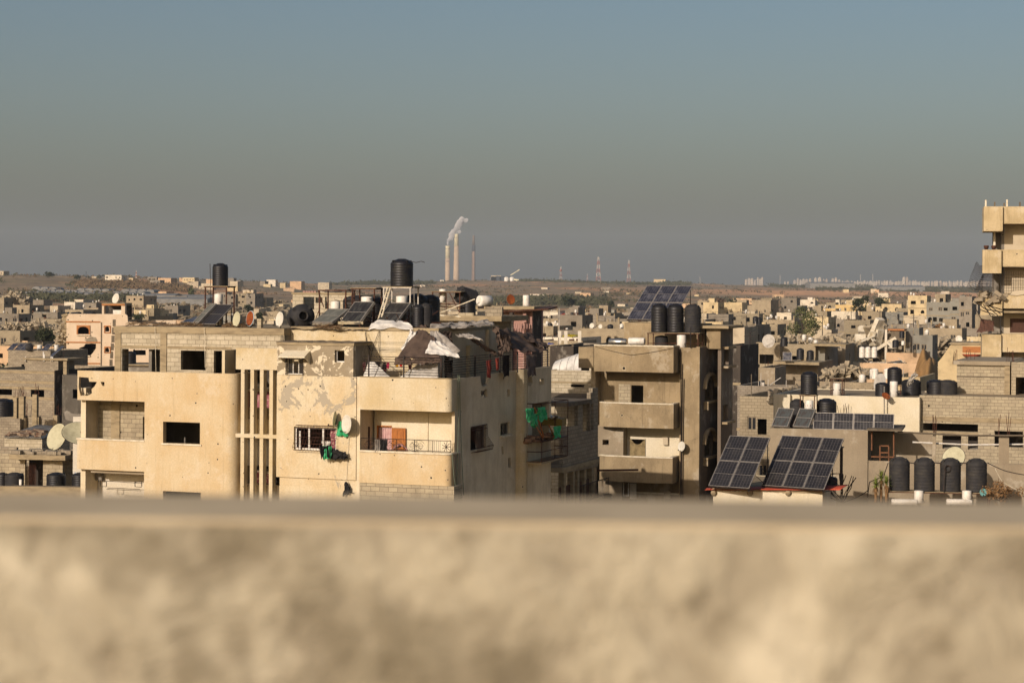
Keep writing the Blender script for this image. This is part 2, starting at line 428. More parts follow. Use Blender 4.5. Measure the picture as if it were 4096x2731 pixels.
m_hcream = house_mat('cream house wall', 'd0bd95', 'c4af86')
m_hyellow = house_mat('yellow house wall', 'cfb37c', 'c6a974', dirt='a88a55')
m_hwhite = house_mat('white house wall', 'd9cfbb', 'cfc2a8')
m_hpeach = house_mat('peach house wall', 'c9ab88', 'c4a27c')
m_hdull = house_mat('dull grey house wall', '8f8c80', '7f7b6f')
m_roof = flat('dusty flat roof', '94846a', 0.95, '786a54', 0.6)
# ---------------------------------------------------------------- terrain
TERR = {  # photo column: [(distance, photo row the ground shows at)]
    -900: [(250, None), (700, None), (1000, 1232), (1500, 1170), (1950, 1092), (2600, 1112), (6000, 1139), (12000, 1139)],
    0:    [(250, None), (700, None), (1000, 1235), (1500, 1172), (1950, 1099), (2600, 1112), (6000, 1139), (12000, 1139)],
    450:  [(250, None), (700, None), (1000, 1240), (1500, 1180), (2000, 1111), (2600, 1118), (6000, 1139), (12000, 1139)],
    950:  [(250, None), (700, None), (1000, 1262), (1500, 1196), (2500, 1127), (3500, 1132), (6000, 1139), (12000, 1139)],
    1500: [(250, None), (700, None), (1100, 1262), (2000, 1196), (3500, 1136), (4500, 1138), (6000, 1140), (12000, 1140)],
    1930: [(250, None), (700, None), (1100, 1264), (2000, 1190), (3800, 1122), (4500, 1132), (6000, 1140), (12000, 1140)],
    2300: [(250, None), (700, None), (1100, 1264), (2000, 1188), (3800, 1128), (4500, 1137), (6000, 1141), (12000, 1141)],
    2800: [(250, None), (700, None), (1100, 1264), (2000, 1196), (3800, 1138), (4500, 1141), (6000, 1143), (12000, 1142)],
    3300: [(250, None), (700, None), (1100, 1264), (1900, 1205), (2900, 1166), (4500, 1150), (7000, 1147), (12000, 1144)],
    4100: [(250, None), (700, None), (1100, 1266), (1900, 1215), (2900, 1176), (4500, 1158), (7000, 1150), (12000, 1147)],
    5200: [(250, None), (700, None), (1100, 1266), (1900, 1215), (2900, 1176), (4500, 1158), (7000, 1150), (12000, 1147)],
}
TK = sorted(TERR)
def tz_col(px, D):
    rows = TERR[px]; pts = []
    for d, r in rows:
        pts.append((d, 0.0 if r is None else W(px, r, d).z))
    if D <= pts[0][0]: return 0.0
    for (a, za), (b, zb) in zip(pts, pts[1:]):
        if D <= b: return za + (zb - za) * (D - a) / (b - a)
    return pts[-1][1]
def tz(x, y):
    D = max(y, 1.0); px = 2048 + x / D * F if D > 100 else 2048
    px = min(max(px, TK[0]), TK[-1] - 1)
    for a, b in zip(TK, TK[1:]):
        if a <= px <= b:
            t = (px - a) / (b - a); t = t * t * (3 - 2 * t)
            z = tz_col(a, D) * (1 - t) + tz_col(b, D) * t
            break
    if D > 750:
        k = min(1, (D - 750) / 700)
        z += k * (noise.fractal(Vector((x / 260, y / 420, 3.1)), 0.9, 2.1, 4) * min(D, 4200) * 0.0011)
    return z
m = NT('dry ground', 0.97)
wp = m.n('NewGeometry').outputs[0]
big = m.noise(1.0, 6, 0.65, vec=m.map((0.006, 0.0022, 0.0), wp)); mid = m.noise(1.0, 6, 0.7, vec=m.map((0.03, 0.010, 0), wp, (40, 0, 0)))
big2 = m.noise(1.0, 5, 0.7, vec=m.map((0.003, 0.0045, 0), wp, (7, 3, 0)))
fin = m.noise(1.0, 4, 0.75, vec=m.map((0.15, 0.05, 0.05), wp))
col = m.mix(m.ramp(mid, 0.38, 0.62), '857259', '9f8766')
col = m.mix(m.ramp(big, 0.50, 0.62), col, m.mix(m.ramp(fin, 0.4, 0.6), 'd09c6c', 'a87c54'))
col = m.mix(m.math('MULTIPLY', m.ramp(big2, 0.5, 0.6), 0.8), col, '6d6749')
col = m.mix(m.math('MULTIPLY', m.ramp(fin, 0.5, 0.62), 0.6), col, '554c3a')
sand = m.math('MULTIPLY', m.ramp(m.n('SeparateXYZ', {0: wp}).outputs[0], 50.0, 420.0), m.math('MULTIPLY', m.ramp(m.n('SeparateXYZ', {0: wp}).outputs[1], 2250.0, 2500.0), m.ramp(m.n('SeparateXYZ', {0: wp}).outputs[1], 3150.0, 2900.0, 0.0, 1.0)))
col = m.mix(m.math('MULTIPLY', sand, m.ramp(mid, 0.3, 0.5)), col, 'd6a273')
near = m.math('LESS_THAN', m.n('SeparateXYZ', {0: wp}).outputs[1], 820.0)
col = m.mix(near, col, m.mix(m.ramp(fin, 0.35, 0.65), '8d7b60', '6e5f4a'))
m_ground = m.out(col)
def terrain():
    b = MB(); ds = [-250, -100, 0, 20, 60, 120, 200, 300, 400, 500, 600, 700]
    d = 700
    while d < 12000: d *= 1.028; ds.append(min(d, 12000))
    nx = 260; vs = []
    for D in ds:
        for i in range(nx + 1):
            s_ = (i / nx * 2 - 1) * 0.42; x = s_ * (max(D, 0) + 900)
            vs.append((x, D, tz(x, D)))
    fs = [(j * (nx + 1) + i, j * (nx + 1) + i + 1, (j + 1) * (nx + 1) + i + 1, (j + 1) * (nx + 1) + i) for j in range(len(ds) - 1) for i in range(nx)]
    b.add(vs, fs, True)
    o = b.build('ground', m_ground); tag(o, None, None, kind='structure')
terrain()
# ---------------------------------------------------------------- haze
hz = MB().box(-7000, 7000, -320, 12300, -60, 330).build('haze', None)
mh = bpy.data.materials.new('hazy air'); mh.use_nodes = True; t_ = mh.node_tree; t_.nodes.clear()
pv = t_.nodes.new('ShaderNodeVolumePrincipled'); pv.inputs['Color'].default_value = (0.80, 0.895, 0.97, 1)
pv.inputs['Density'].default_value = 0.000055; pv.inputs['Anisotropy'].default_value = 0.0
mo = t_.nodes.new('ShaderNodeOutputMaterial'); t_.links.new(pv.outputs[0], mo.inputs['Volume'])
hz.data.materials.append(mh); tag(hz, None, None, kind='stuff'); hz.display_type = 'WIRE'
# ---------------------------------------------------------------- parapet in front of the camera
def parapet():
    t = NT('rough cement parapet', 0.95); v = t.tc.outputs['Object']
    a = t.noise(6.5, 6, 0.65, dist=0.5); b_ = t.noise(15, 5, 0.7, vec=t.map((1, 1, 1), None, (5, 3, 1)))
    col = t.mix(t.ramp(a, 0.36, 0.62), '958b76', 'afa58d')
    col = t.mix(t.ramp(b_, 0.5, 0.72), col, '7f7560')
    col = t.mix(t.ramp(t.noise(5, 3, 0.6, vec=t.map((1, 1, 1), None, (9, 2, 4))), 0.50, 0.66), col, 'c6bca3')
    col = t.mix(t.math('MULTIPLY', t.ramp(t.noise(3.2, 4, 0.7, vec=t.map((1, 1, 1), None, (1, 7, 2))), 0.48, 0.62), 0.7), col, '6d6450')
    mm = t.out(col, t.bump(a, 0.9, 0.03, t.bump(b_, 0.6, 0.01)))
    t = NT('smooth cement coping', 0.9)
    mc = t.out(t.mix(t.ramp(t.noise(6, 4), 0.3, 0.7), 'c4b393', 'b3a283'))
    fr = Frame(2048, 1.75, 2.2)
    zt = H - 0.2125
    root = thing('parapet_wall', 'out of focus rough cement parapet right in front of the viewer', 'wall', frame=fr)
    b = MB()
    def fn(i, j):
        u = -1.6 + 3.2 * i; z = zt - 1.15 * (1 - j)
        return (u, noise.noise(Vector((u * 9, z * 9, 0))) * 0.007, z)
    b.sheet(fn, 160, 60)
    b.box(-1.6, 1.6, 0.02, 0.205, zt - 1.15, zt - 0.02)
    b.build('wall', mm, root)
    MB().box(-1.6, 1.6, 0.012, 0.212, zt - 0.008, zt + 0.003).build('coping', mc, root)
    # the building the photographer stands on
    fr2 = Frame(2048, 1.75, 2.2)
    h = thing('viewpoint_building', 'roof and block walls of the building under the viewer', 'building', frame=fr2)
    MB().box(-6, 6, -9, 0.12, 0, zt - 1.2).build('wall', m_block, h)
    MB().box(-6.02, 6.02, -9.02, 0.125, zt - 1.2, zt - 1.152).build('roof', m_conc, h)
parapet()
# ---------------------------------------------------------------- shared builders
def tank_mesh(r, h, n=22, ribs=9, dome=0.16):
    b = MB(); prof = [(r * 0.97, 0)]
    hb = h * (1 - dome) 
    for i in range(ribs):
        z0 = hb * i / ribs; z1 = hb * (i + 1) / ribs; w = (z1 - z0)
        prof += [(r * 0.985, z0 + w * 0.06), (r, z0 + w * 0.2), (r, z0 + w * 0.85), (r * 0.985, z0 + w * 0.96)]
    prof += [(r * 0.97, hb + dome * h * 0.12), (r * 0.80, hb + dome * h * 0.5), (r * 0.5, hb + dome * h * 0.82), (r * 0.34, hb + dome * h * 0.88), (r * 0.34, hb + dome * h * 0.95)]
    b.lathe(prof, n)
    for k in range(4):
        a = k * pi / 2 + 0.6
        b.cbox((r * 0.72 * cos(a), r * 0.72 * sin(a), hb + dome * h * 0.45), (r * 0.5, r * 0.12, dome * h * 0.42), Matrix.Rotation(a, 3, 'Z'))
    return b
def lid_mesh(r, h, n=18):
    return MB().lathe([(r * 0.40, h * 0.95), (r * 0.42, h * 0.96), (r * 0.42, h * 0.985), (r * 0.30, h), (r * 0.05, h * 1.003)], n)
TANKS = {}
def tank(label, loc, r=0.5, h=1.2, mat=None, group='black water tanks', rz=0.0, name='water_tank', far=False):
    mat = mat or m_tank; key = (round(r / h, 2), mat.name, far)
    if key in TANKS:
        o, r0 = TANKS[key]; c = dup(o, loc, rz, label, group, r / r0); return c
    root = thing(name, label, 'water tank', loc, rz, group)
    if far:
        MB().lathe([(r, 0), (r, h * .82), (r * .8, h * .92), (r * .35, h * .97), (r * .3, h)], 10).build('body', mat, root)
    else:
        tank_mesh(r, h).build('body', mat, root)
        lid_mesh(r, h).build('lid', mat, root)
    TANKS[key] = (root, r); return root
def boiler(label, loc, r=0.28, h=1.0, group='white solar water boilers', rz=0):
    """upright white drum of a solar water heater with its pipe"""
    root = thing('water_boiler', label, 'water heater', loc, rz, group)
    MB().lathe([(r * .9, 0), (r, .02), (r, h - .03), (r * .95, h), (0.02, h + .02)], 18).build('drum', m_boiler, root)
    MB().path([(r * .5, -r * .9, h * .35), (r * .7, -r * 1.3, h * .3), (r * .9, -r * 1.5, 0.02)], 0.018).build('pipe', m_iron, root)
    return root
def stand(label, loc, w, d, h, mat=None, group='rusty iron tank stands', rz=0, brace=True, name='tank_stand', deck=True, th=0.025):
    root = thing(name, label, 'stand', loc, rz, group); mat = mat or m_rust
    for sx in (-1, 1):
        for sy in (-1, 1):
            MB().box(sx * w / 2 - th, sx * w / 2 + th, sy * d / 2 - th, sy * d / 2 + th, 0, h).build('leg', mat, root)
    b = MB()
    for sy in (-1, 1): b.box(-w / 2 - .06, w / 2 + .06, sy * d / 2 - th * 1.2, sy * d / 2 + th * 1.2, h, h + .05)
    for sx in (-1, 0, 1): b.box(sx * w / 2 - th, sx * w / 2 + th, -d / 2, d / 2, h + 0.002, h + .047)
    b.build('frame', mat, root)
    if deck: MB().box(-w / 2 - .1, w / 2 + .1, -d / 2 - .05, d / 2 + .05, h + .05, h + .075).build('deck', m_conc, root)
    if brace:
        b = MB(); b.tube((-w / 2, -d / 2, h * .35), (w / 2, -d / 2, h * .38), th * .7, 4); b.tube((-w / 2, d / 2, h * .35), (w / 2, d / 2, h * .35), th * .7, 4)
        b.tube((w / 2, -d / 2, h * .35), (w / 2, d / 2, h * .35), th * .7, 4); b.build('brace', mat, root)
    return root
def dish(label, loc, r=0.4, az=20, tilt=20, mat=None, group=None, ell=1.08, pole=0.5, name='satellite_dish', rim=None):
    """offset dish facing -y turned by az, tipped up by tilt"""
    root = thing(name, label, 'satellite dish', loc, 0, group); mat = mat or m_dish
    Mx = Matrix.Rotation(radians(-az), 4, 'Z') @ Matrix.Rotation(radians(90 - tilt), 4, 'X')
    b = MB(); pr = [(r * k / 6, (r * .16) * ((k / 6) ** 2)) for k in range(7)]; pr[0] = (0.004, 0)
    b.lathe(pr + [(r, r * .16 + .012), (r * .98, r * .16 + .015)] + [(p[0], p[1] + .015) for p in pr[-2::-1]], 24, Matrix.Translation((0, 0, pole)) @ Mx @ Matrix.Scale(ell, 4, (0, 1, 0)), capb=False, capt=False)
    b.build('reflector', mat, root)
    if rim:
        a = MB(); q = Matrix.Translation((0, 0, pole)) @ Mx @ Matrix.Scale(ell, 4, (0, 1, 0))
        pts = [q @ Vector((r * cos(t * pi / 12), r * sin(t * pi / 12), r * .16)) for t in range(25)]
        a.path(pts, 0.018, 5); a.build('rim', rim, root)
    q = Matrix.Translation((0, 0, pole)) @ Mx
    f = q @ Vector((0, -r * 1.0, r * 1.05)); MB().tube(q @ Vector((0, -r * .95, .05)), f, .012, 5).tube(f, q @ Vector((0, -r * .8, r * .95)), .03, 6).build('feed_arm', m_iron, root)
    MB().tube((0, 0.04, 0), (0, 0.06, pole), .022, 6).tube((0, .06, pole), q @ Vector((0, 0, -.0)), .02, 5).build('mast', m_iron, root)
    return root
def pv_array(label, loc, rz, nx, ny, pw, ph, tilt, z0=0.25, mat=None, group=None, legs=True, gap=0.02, cat='solar panels', name='solar_array', skip=()):
    """tilted rows of solar panels on an iron frame; front edge at loc"""
    root = thing(name, label, cat, loc, rz, group); mat = mat or m_pv
    ct, st = cos(radians(tilt)), sin(radians(tilt)); first = None
    for j in range(ny):
        for i in range(nx):
            if (i, j) in skip: continue
            p = ((i - (nx - 1) / 2) * (pw + gap), (j + .5) * (ph + gap) * ct, z0 + (j + .5) * (ph + gap) * st)
            if first is None:
                o = MB().box(-pw / 2, pw / 2, -ph / 2, ph / 2, -.03, 0).build('panel', mat, root)
                fb = MB(); e = .03
                for a_, b_, c_, d_ in ((-pw / 2, pw / 2, -ph / 2, -ph / 2 + e), (-pw / 2, pw / 2, ph / 2 - e, ph / 2), (-pw / 2, -pw / 2 + e, -ph / 2 + e, ph / 2 - e), (pw / 2 - e, pw / 2, -ph / 2 + e, ph / 2 - e)): fb.box(a_, b_, c_, d_, -.035, .006)
                fb.box(-pw / 2 + e, pw / 2 - e, -.008, .008, -.002, .004)
                fb.build('frame', m_alu, o)
                o.location = p; o.rotation_euler = (radians(tilt), 0, 0); first = o
            else:
                c = copytree(first, root); c.location = p
    if legs:
        w = nx * (pw + gap) / 2; dd = ny * (ph + gap) * ct; hh = ny * (ph + gap) * st
        b = MB()
        for sx in (-w + .1, 0, w - .1):
            b.tube((sx, 0, z0 - .06), (sx, dd, z0 + hh - .06), .025, 4)
        b.tube((-w, dd * .97, z0 + hh * .97 - .07), (w, dd * .97, z0 + hh * .97 - .07), .025, 4); b.tube((-w, 0.05, z0 - .05), (w, 0.05, z0 - .05), .025, 4)
        b.build('rack', m_iron, root)
        for sx in (-w + .1, w - .1):
            MB().tube((sx, dd * .95, 0), (sx, dd * .95, z0 + hh * .95 - .06), .025, 5).tube((sx, .1, 0), (sx, .1, z0), .025, 5).tube((sx, .1, .05), (sx, dd * .95, .05), .02, 4).tube((sx, dd * .3, z0 + hh * .3 - .06), (sx, dd * .95, .1), .018, 4).build('leg', m_iron, root)
    return root
def collector(label, loc, rz, w, l, tilt, mat, group='solar water heater collectors', z0=0.15):
    root = thing('solar_collector', label, 'solar heater panel', loc, rz, group)
    Mx = Matrix.Translation((0, 0, z0)) @ Matrix.Rotation(radians(tilt), 4, 'X')
    MB().box(-w / 2 + .04, w / 2 - .04, .04, l - .04, 0, .05, Mx).build('glass', mat, root)
    b = MB()
    for q in ((-w / 2, w / 2, 0, .04), (-w / 2, w / 2, l - .04, l), (-w / 2, -w / 2 + .04, .04, l - .04), (w / 2 - .04, w / 2, .04, l - .04)): b.box(*q, -.05, .065, Mx)
    b.box(-w / 2 + .04, w / 2 - .04, l * .49, l * .51, .052, .06, Mx); b.build('frame', m_alu, root)
    yb, zb = l * cos(radians(tilt)), l * sin(radians(tilt)) + z0
    for s_ in (-1, 1): MB().tube((s_ * w * .42, yb * .95, 0), (s_ * w * .42, yb * .95, zb - .08), .02, 4).tube((s_ * w * .42, yb * .4, z0 + zb * .3), (s_ * w * .42, yb * .95, .08), .015, 4).tube((s_ * w * .42, .08, 0), (s_ * w * .42, .08, z0), .02, 4).build('leg', m_rust, root)
    return root
def cable(name, label, pts, r=0.012, mat=None, sag=0.0, group=None, cat='cable', n=8):
    P = []
    for a, b in zip(pts, pts[1:]):
        a, b = Vector(a), Vector(b)
        for i in range(n): P.append(a.lerp(b, i / n) + Vector((0, 0, -sag * 4 * (i / n) * (1 - i / n))))
    P.append(Vector(pts[-1])); o = MB().path(P, r, 4).build(name, mat or m_iron); tag(o, label, cat, group); return o
def tarp(name, label, corners, nu=26, nv=18, sag=0.2, amp=0.08, freq=2.2, seed=0, mat=None, cat='tarpaulin', group=None, parent=None, fringe=0.0):
    """crumpled sheet between four world corners (00, 10, 11, 01)"""
    c = [Vector(p) for p in corners]
    def fn(i, j):
        p = c[0].lerp(c[1], i).lerp(c[3].lerp(c[2], i), j)
        q = Vector((i * freq * 3, j * freq * 2, seed * 7.3))
        ed = 1.0
        w = Vector((noise.noise(q), noise.noise(q + Vector((9, 1, 4))), noise.noise(q + Vector((3, 8, 2)))))
        w2 = noise.noise(Vector((i * freq * 4, j * freq * 1.6, seed))) ; rg = 1 - abs(noise.noise(q * 0.9)) * 2
        e = (i * (1 - i) + j * (1 - j)) * 2
        return p + w * amp * 1.5 * ed + Vector((w2 * amp * .5, -w2 * amp * .8, rg * amp * .6 - sag * e))
    o = MB().sheet(fn, nu, nv, True).build(name, mat or m_tarpw, parent); solidify(o, 0.012)
    if not parent: tag(o, label, cat, group)
    return o
def drape(name, label, top, width, drop, mat, n=10, amp=0.05, seed=0, cat='cloth', ydir=None, group=None, parent=None, taper=0.25):
    """cloth hung from a line: top centre in world space, width along ydir"""
    top = Vector(top); e = Vector(ydir or (1, 0, 0)).normalized(); nn = Vector((-e.y, e.x, 0))
    rnd = random.Random(seed)
    def fn(i, j):
        x = (i - .5) * width * (1 - taper * j + .2 * noise.noise(Vector((j * 3, seed, 0))))
        return top + e * (x + .12 * width * noise.noise(Vector((i * 2, j * 2.5, seed + 5)))) + nn * (amp * .6 * sin(i * 13 + seed + j) + amp * noise.noise(Vector((i * 4, j * 3, seed)))) + Vector((0, 0, -drop * j * (1 + .35 * noise.noise(Vector((i * 3.1, seed, 2))))))
    o = MB().sheet(fn, n, n, False).build(name, mat, parent); solidify(o, 0.015)
    if not parent: tag(o, label, cat, group)
    return o
# ================================================================ the big cream apartment building
A = Frame(935, 86, 20)
Lc = [Vector((A.O.x, A.O.y)), A.e, A.n]
zf = lambda py, px=935, v=0.0: A.Z(px, py, v)
A_ROOT = thing('apartment_building', 'large cream apartment building with shell holes, curved balconies and a terrace full of tarpaulins', 'building', frame=A)
def AP(name, mb, mat, parent=None): return mb.build(name, mat, parent or A_ROOT)
uL, uWr = A.U(310), A.U(905)
ZB = 0.0
z_par = A.Z(600, 1487)
# left wing front wall, rounded at its right end
w1 = A.rect(652, 1688, 800, 1774); w2 = A.rect(652, 1966, 803, 2060)
uOp = A.U(578, 0, 1680)
b = MB(); b.wall([(uOp, ZB), (uWr, ZB), (uWr, z_par), (uOp, z_par)], [R4(*w1), R4(*w2)], 0, .28)
b.band([(uWr, 0)] + arc(uWr, .42, .42, -90, 0)[1:] + [(uWr + .42, 1.7)], ZB, z_par, .22)
AP('wall', b, m_cream)
def sill(r, v=0.0, mat=None, parent=None, ex=.08, over=.05):
    return MB().box(r[0] - ex, r[1] + ex, v - over, v + .12, r[2] - .07, r[2] - .001).build('sill', mat or m_sill, parent or A_ROOT)
for r in (w1, w2):
    o = sill(r)
# left balcony: upper parapet with the shell hole, lower parapet with its cap
zu0, zl0, zl1 = A.Z(450, 1603), A.Z(450, 1881), A.Z(450, 1762)
hole = ragged(A.poly([(316, 1507), (354, 1510), (357, 1526), (388, 1527), (378, 1545), (366, 1556), (368, 1573), (352, 1582), (322, 1582), (314, 1545)]), .02, 3, .2)
hole2 = ragged(A.poly([(402, 1527), (418, 1528), (417, 1546), (408, 1541)]), .02, 5, .1)
zp2 = A.Z(430, 1484)
b = MB().wall([(uL, zu0), (uOp, zu0), (uOp, zp2), (uL, zp2)], [hole, hole2], 0.002, .16); AP('parapet', b, m_cream)
b = MB().wall(R4(uL, uOp, zl0, zl1), [], .002, .16); AP('parapet', b, m_cream)
b = MB().box(uL - .04, uOp, -.04, .2, zl1 + .002, zl1 + .07); AP('coping', b, m_sill)
AP('room_shade_board', MB().box(A.U(312, .9), A.U(450, .9), .9, 1.0, zu0 + .16, z_par - .1), m_void)  # near black board added behind the hole to stand for unlit depth
rub = MB(); rnd = random.Random(4)
for i in range(14):
    p = A.pix(rnd.uniform(325, 385), 1578, .3); s_ = rnd.uniform(.03, .07)
    rub.cbox((p[0], rnd.uniform(.2, .8), p[1] + rnd.uniform(-.02, .1)), (s_ * 2, s_, s_), Matrix.Rotation(rnd.uniform(0, 3), 3, 'Z'))
AP('broken_blocks', rub, m_block)
# recessed back wall of the left balcony and of the one below
vb = 1.35
zc, zfl = A.Z(465, 1590, vb), zl0 + .02
uw0, uw1 = A.U(352, vb, 1680), uOp + .02
b = MB().wall(R4(uw0, uw1, zfl, zc + .6), [A_ := R4(A.U(571, vb, 1700), A.U(579, vb, 1700), A.Z(575, 1755, vb), A.Z(575, 1667, vb))], vb, vb + .2); AP('wall', b, m_block)
b = MB(); r = A.rect(447, 1600, 481, 1760, vb); b.box(r[0], r[1], vb - .06, vb - .002, r[2], r[3] + .5)
r = A.rect(353, 1600, 371, 1760, vb); b.box(r[0], r[1], vb - .5, vb - .002, r[2], r[3] + .5); AP('column', b, m_conc)
b = MB().wall(R4(A.U(352, vb, 1900), uw1, ZB, zl0 - .2), [], vb, vb + .2); AP('wall', b, m_white)
b = MB().box(A.U(352, 0, 1900) + .02, uw1, .2, vb, zl0 - .15, zl0 - .003); b.box(uL, uw1, .17, vb, zl0, zl0 + .12); b.box(uL, uw1, .17, vb, zu0 + .002, zu0 + .15); AP('slab', b, m_greyr)
b = MB(); r = A.rect(378, 1884, 406, 1920, vb - .25); b.box(r[0], r[1], vb - .25, vb - .01, r[2], r[3]); o = AP('meter_box', b, m_greyd)
b = MB()
for px in (402, 426, 540, 567): p = A.pix(px, 1925, .3); q = A.pix(px, 1945, .3); b.tube((p[0], .3, p[1]), (q[0], .3, q[1]), .02, 4)
for (x0, y0, x1, y1) in ((400, 1922, 430, 1922), (402, 1945, 426, 1945), (540, 1928, 570, 1924), (540, 1945, 567, 1948), (400, 1921, 570, 1932), (430, 1950, 560, 1956), (426, 1955, 565, 1962)):
    p = A.pix(x0, y0, .3); q = A.pix(x1, y1, .3); b.tube((p[0], .3, p[1]), (q[0], .3, q[1]), .012, 4)
o = b.build('clothes_rack', m_iron, None); A.place(o); tag(o, 'folding iron clothes rack with cords under the left balcony', 'clothes rack')
# rooms behind (dark), side and back of the whole block
uR = A.U(1815, .5, 1700); zt_mid = A.Z(1270, 1503)
b = MB().box(uL, uL + .25, .3, 12, ZB, z_par - .8).box(uL, uR - .3, 11.8, 12, ZB, z_par - .8).box(uWr - .2, uWr, 1.8, 11.8, ZB, z_par - .8); AP('wall', b, m_side)
b = MB()
zslabs = [zl0 - 3.1, zl0, zu0, z_par - .75]
for z in zslabs[:3]: b.box(uL + .3, uR - .35, 1.6, 11.7, z - .02, z + .1)
b.box(uL + .26, A.U(1108, 1.9, 1500), 1.1, 11.7, z_par - .8, z_par - .68)
AP('slab', b, m_greyr)
AP('partition', MB().box(uL + .3, uWr - .3, 4.0, 4.15, ZB, z_par - .85), m_greyd)
# small pieces of room seen through the window
# ---- recess with the four tall fins
vr = 1.0
ur0, ur1 = A.U(938, vr, 1700), A.U(1112, 0, 1700)
zpan0, zpan1 = A.Z(1022, 1478, .1), A.Z(1022, 1392, .1)
b = MB().box(uWr + .42, ur1 - .02, .08, .3, zpan0, zpan1); AP('panel', b, m_cream3)
pxs = [(963, 977), (1001, 1015), (1039, 1053), (1077, 1091)]
for x0, x1 in pxs:
    u0, u1 = A.U(x0, .1, 1650), A.U(x1, .1, 1650); AP('fin', MB().box(u0, u1, .1, .42, ZB, zpan0 - .002), m_cream3)
zc0, zc1 = A.Z(1022, 1751, .06), A.Z(1022, 1736, .06); AP('ledge', MB().box(uWr + .43, ur1 - .02, .06, .5, zc0, zc1), m_cream3)
b = MB(); zz = [A.Z(1022, y, .6) for y in (1985, 1935, 1935, 1860, 1752, 1676, 1629, 1478)]
b.box(uWr + .43, ur1, .55, .75, ZB, A.Z(1022, 1937, .6)); b.box(uWr + .43, ur1, .55, .75, A.Z(1022, 1756, .6), A.Z(1022, 1676, .6)); AP('wall', b, m_cream3)
AP('beam', MB().box(uWr + .43, ur1, .56, .76, A.Z(1022, 1675, .6), A.Z(1022, 1630, .6)), m_conc)
AP('curtain', MB().sheet(lambda i, j: (A.U(955, 1.5, 1600) + i * (A.U(1092, 1.5, 1600) - A.U(955, 1.5, 1600)), 1.5 + .03 * sin(i * 60), A.Z(1022, 1640, .9) + j * (A.Z(1022, 1556 + 14 * abs(sin(i * 7)), .9) - A.Z(1022, 1640, .9))), 50, 3), m_pinkcl)
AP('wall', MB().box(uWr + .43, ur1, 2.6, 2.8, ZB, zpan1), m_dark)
b = MB(); 
for k in range(24):
    z = A.Z(1022, 1758 + k * 4.3, .62); b.box(uWr + .55, ur1 - .1, .62, .66, z - .045, z - .012)
AP('shutter', b, m_boiler)
AP('cloth', MB().sheet(lambda i, j: (A.U(985, .8, 1900) + i * 1.0, 1.2 + .08 * noise.noise(Vector((i * 5, j * 3, 0))), A.Z(1022, 1936, .8) + j * .55 * (1 - .3 * i)), 12, 8), m_pinkcl)
# ---- middle block, cream below, patched grey above
um0, um1 = A.U(1107, 0, 1700), A.U(1413, 0, 1700)
gw = A.rect(1176, 1708, 1345, 1800); zg0, zg1 = A.Z(1270, 1503), A.Z(1270, 1381)
b = MB().wall([(um0, A.Z(1200, 1910)), (um1 + .14, A.Z(1200, 1910)), (um1 + .14, zg0), (um0, zg0)], [R4(*gw)], -.02, .25)
b.box(um0, um0 + .2, .25, .55, A.Z(1200, 1910), zg0); AP('wall', b, m_cream2)
AP('wall', MB().wall(R4(A.U(1120, .1, 1950), um1 + .14, ZB, A.Z(1200, 1910) - .003), [], .06, .28), m_cream2)
AP('pipe_chase', MB().box(um1 + .145, um1 + .30, .03, .3, ZB, zg0), m_side)
uw = A.rect(1147, 1432, 1214, 1497); sw = A.rect(1340, 1400, 1379, 1449)
b = MB().wall(R4(um0 + .02, um1, zg0 + .002, zg1), [R4(*uw), R4(*sw)], -.04, .22)
AP('wall', b, m_patch)
u2 = um1 - .02
AP('wall', MB().wall([(.22, zg0 + .002), (1.7, zg0 + .002), (1.7, zg1 + .15), (1.3, zg1 + .15), (.22, zg1)], [], u2 - .2, u2, axis='x'), m_greyd)
AP('slab', MB().box(um0, um1 + .05, -.08, 1.8, zg1 + .002, zg1 + .11), m_conc)
AP('ragged_coping', MB().wall(ragged(R4(um0 - .02, um1 + .07, zg1 + .11, zg1 + .15), .02, 8, .15), [], -.09, 1.75), m_concd)
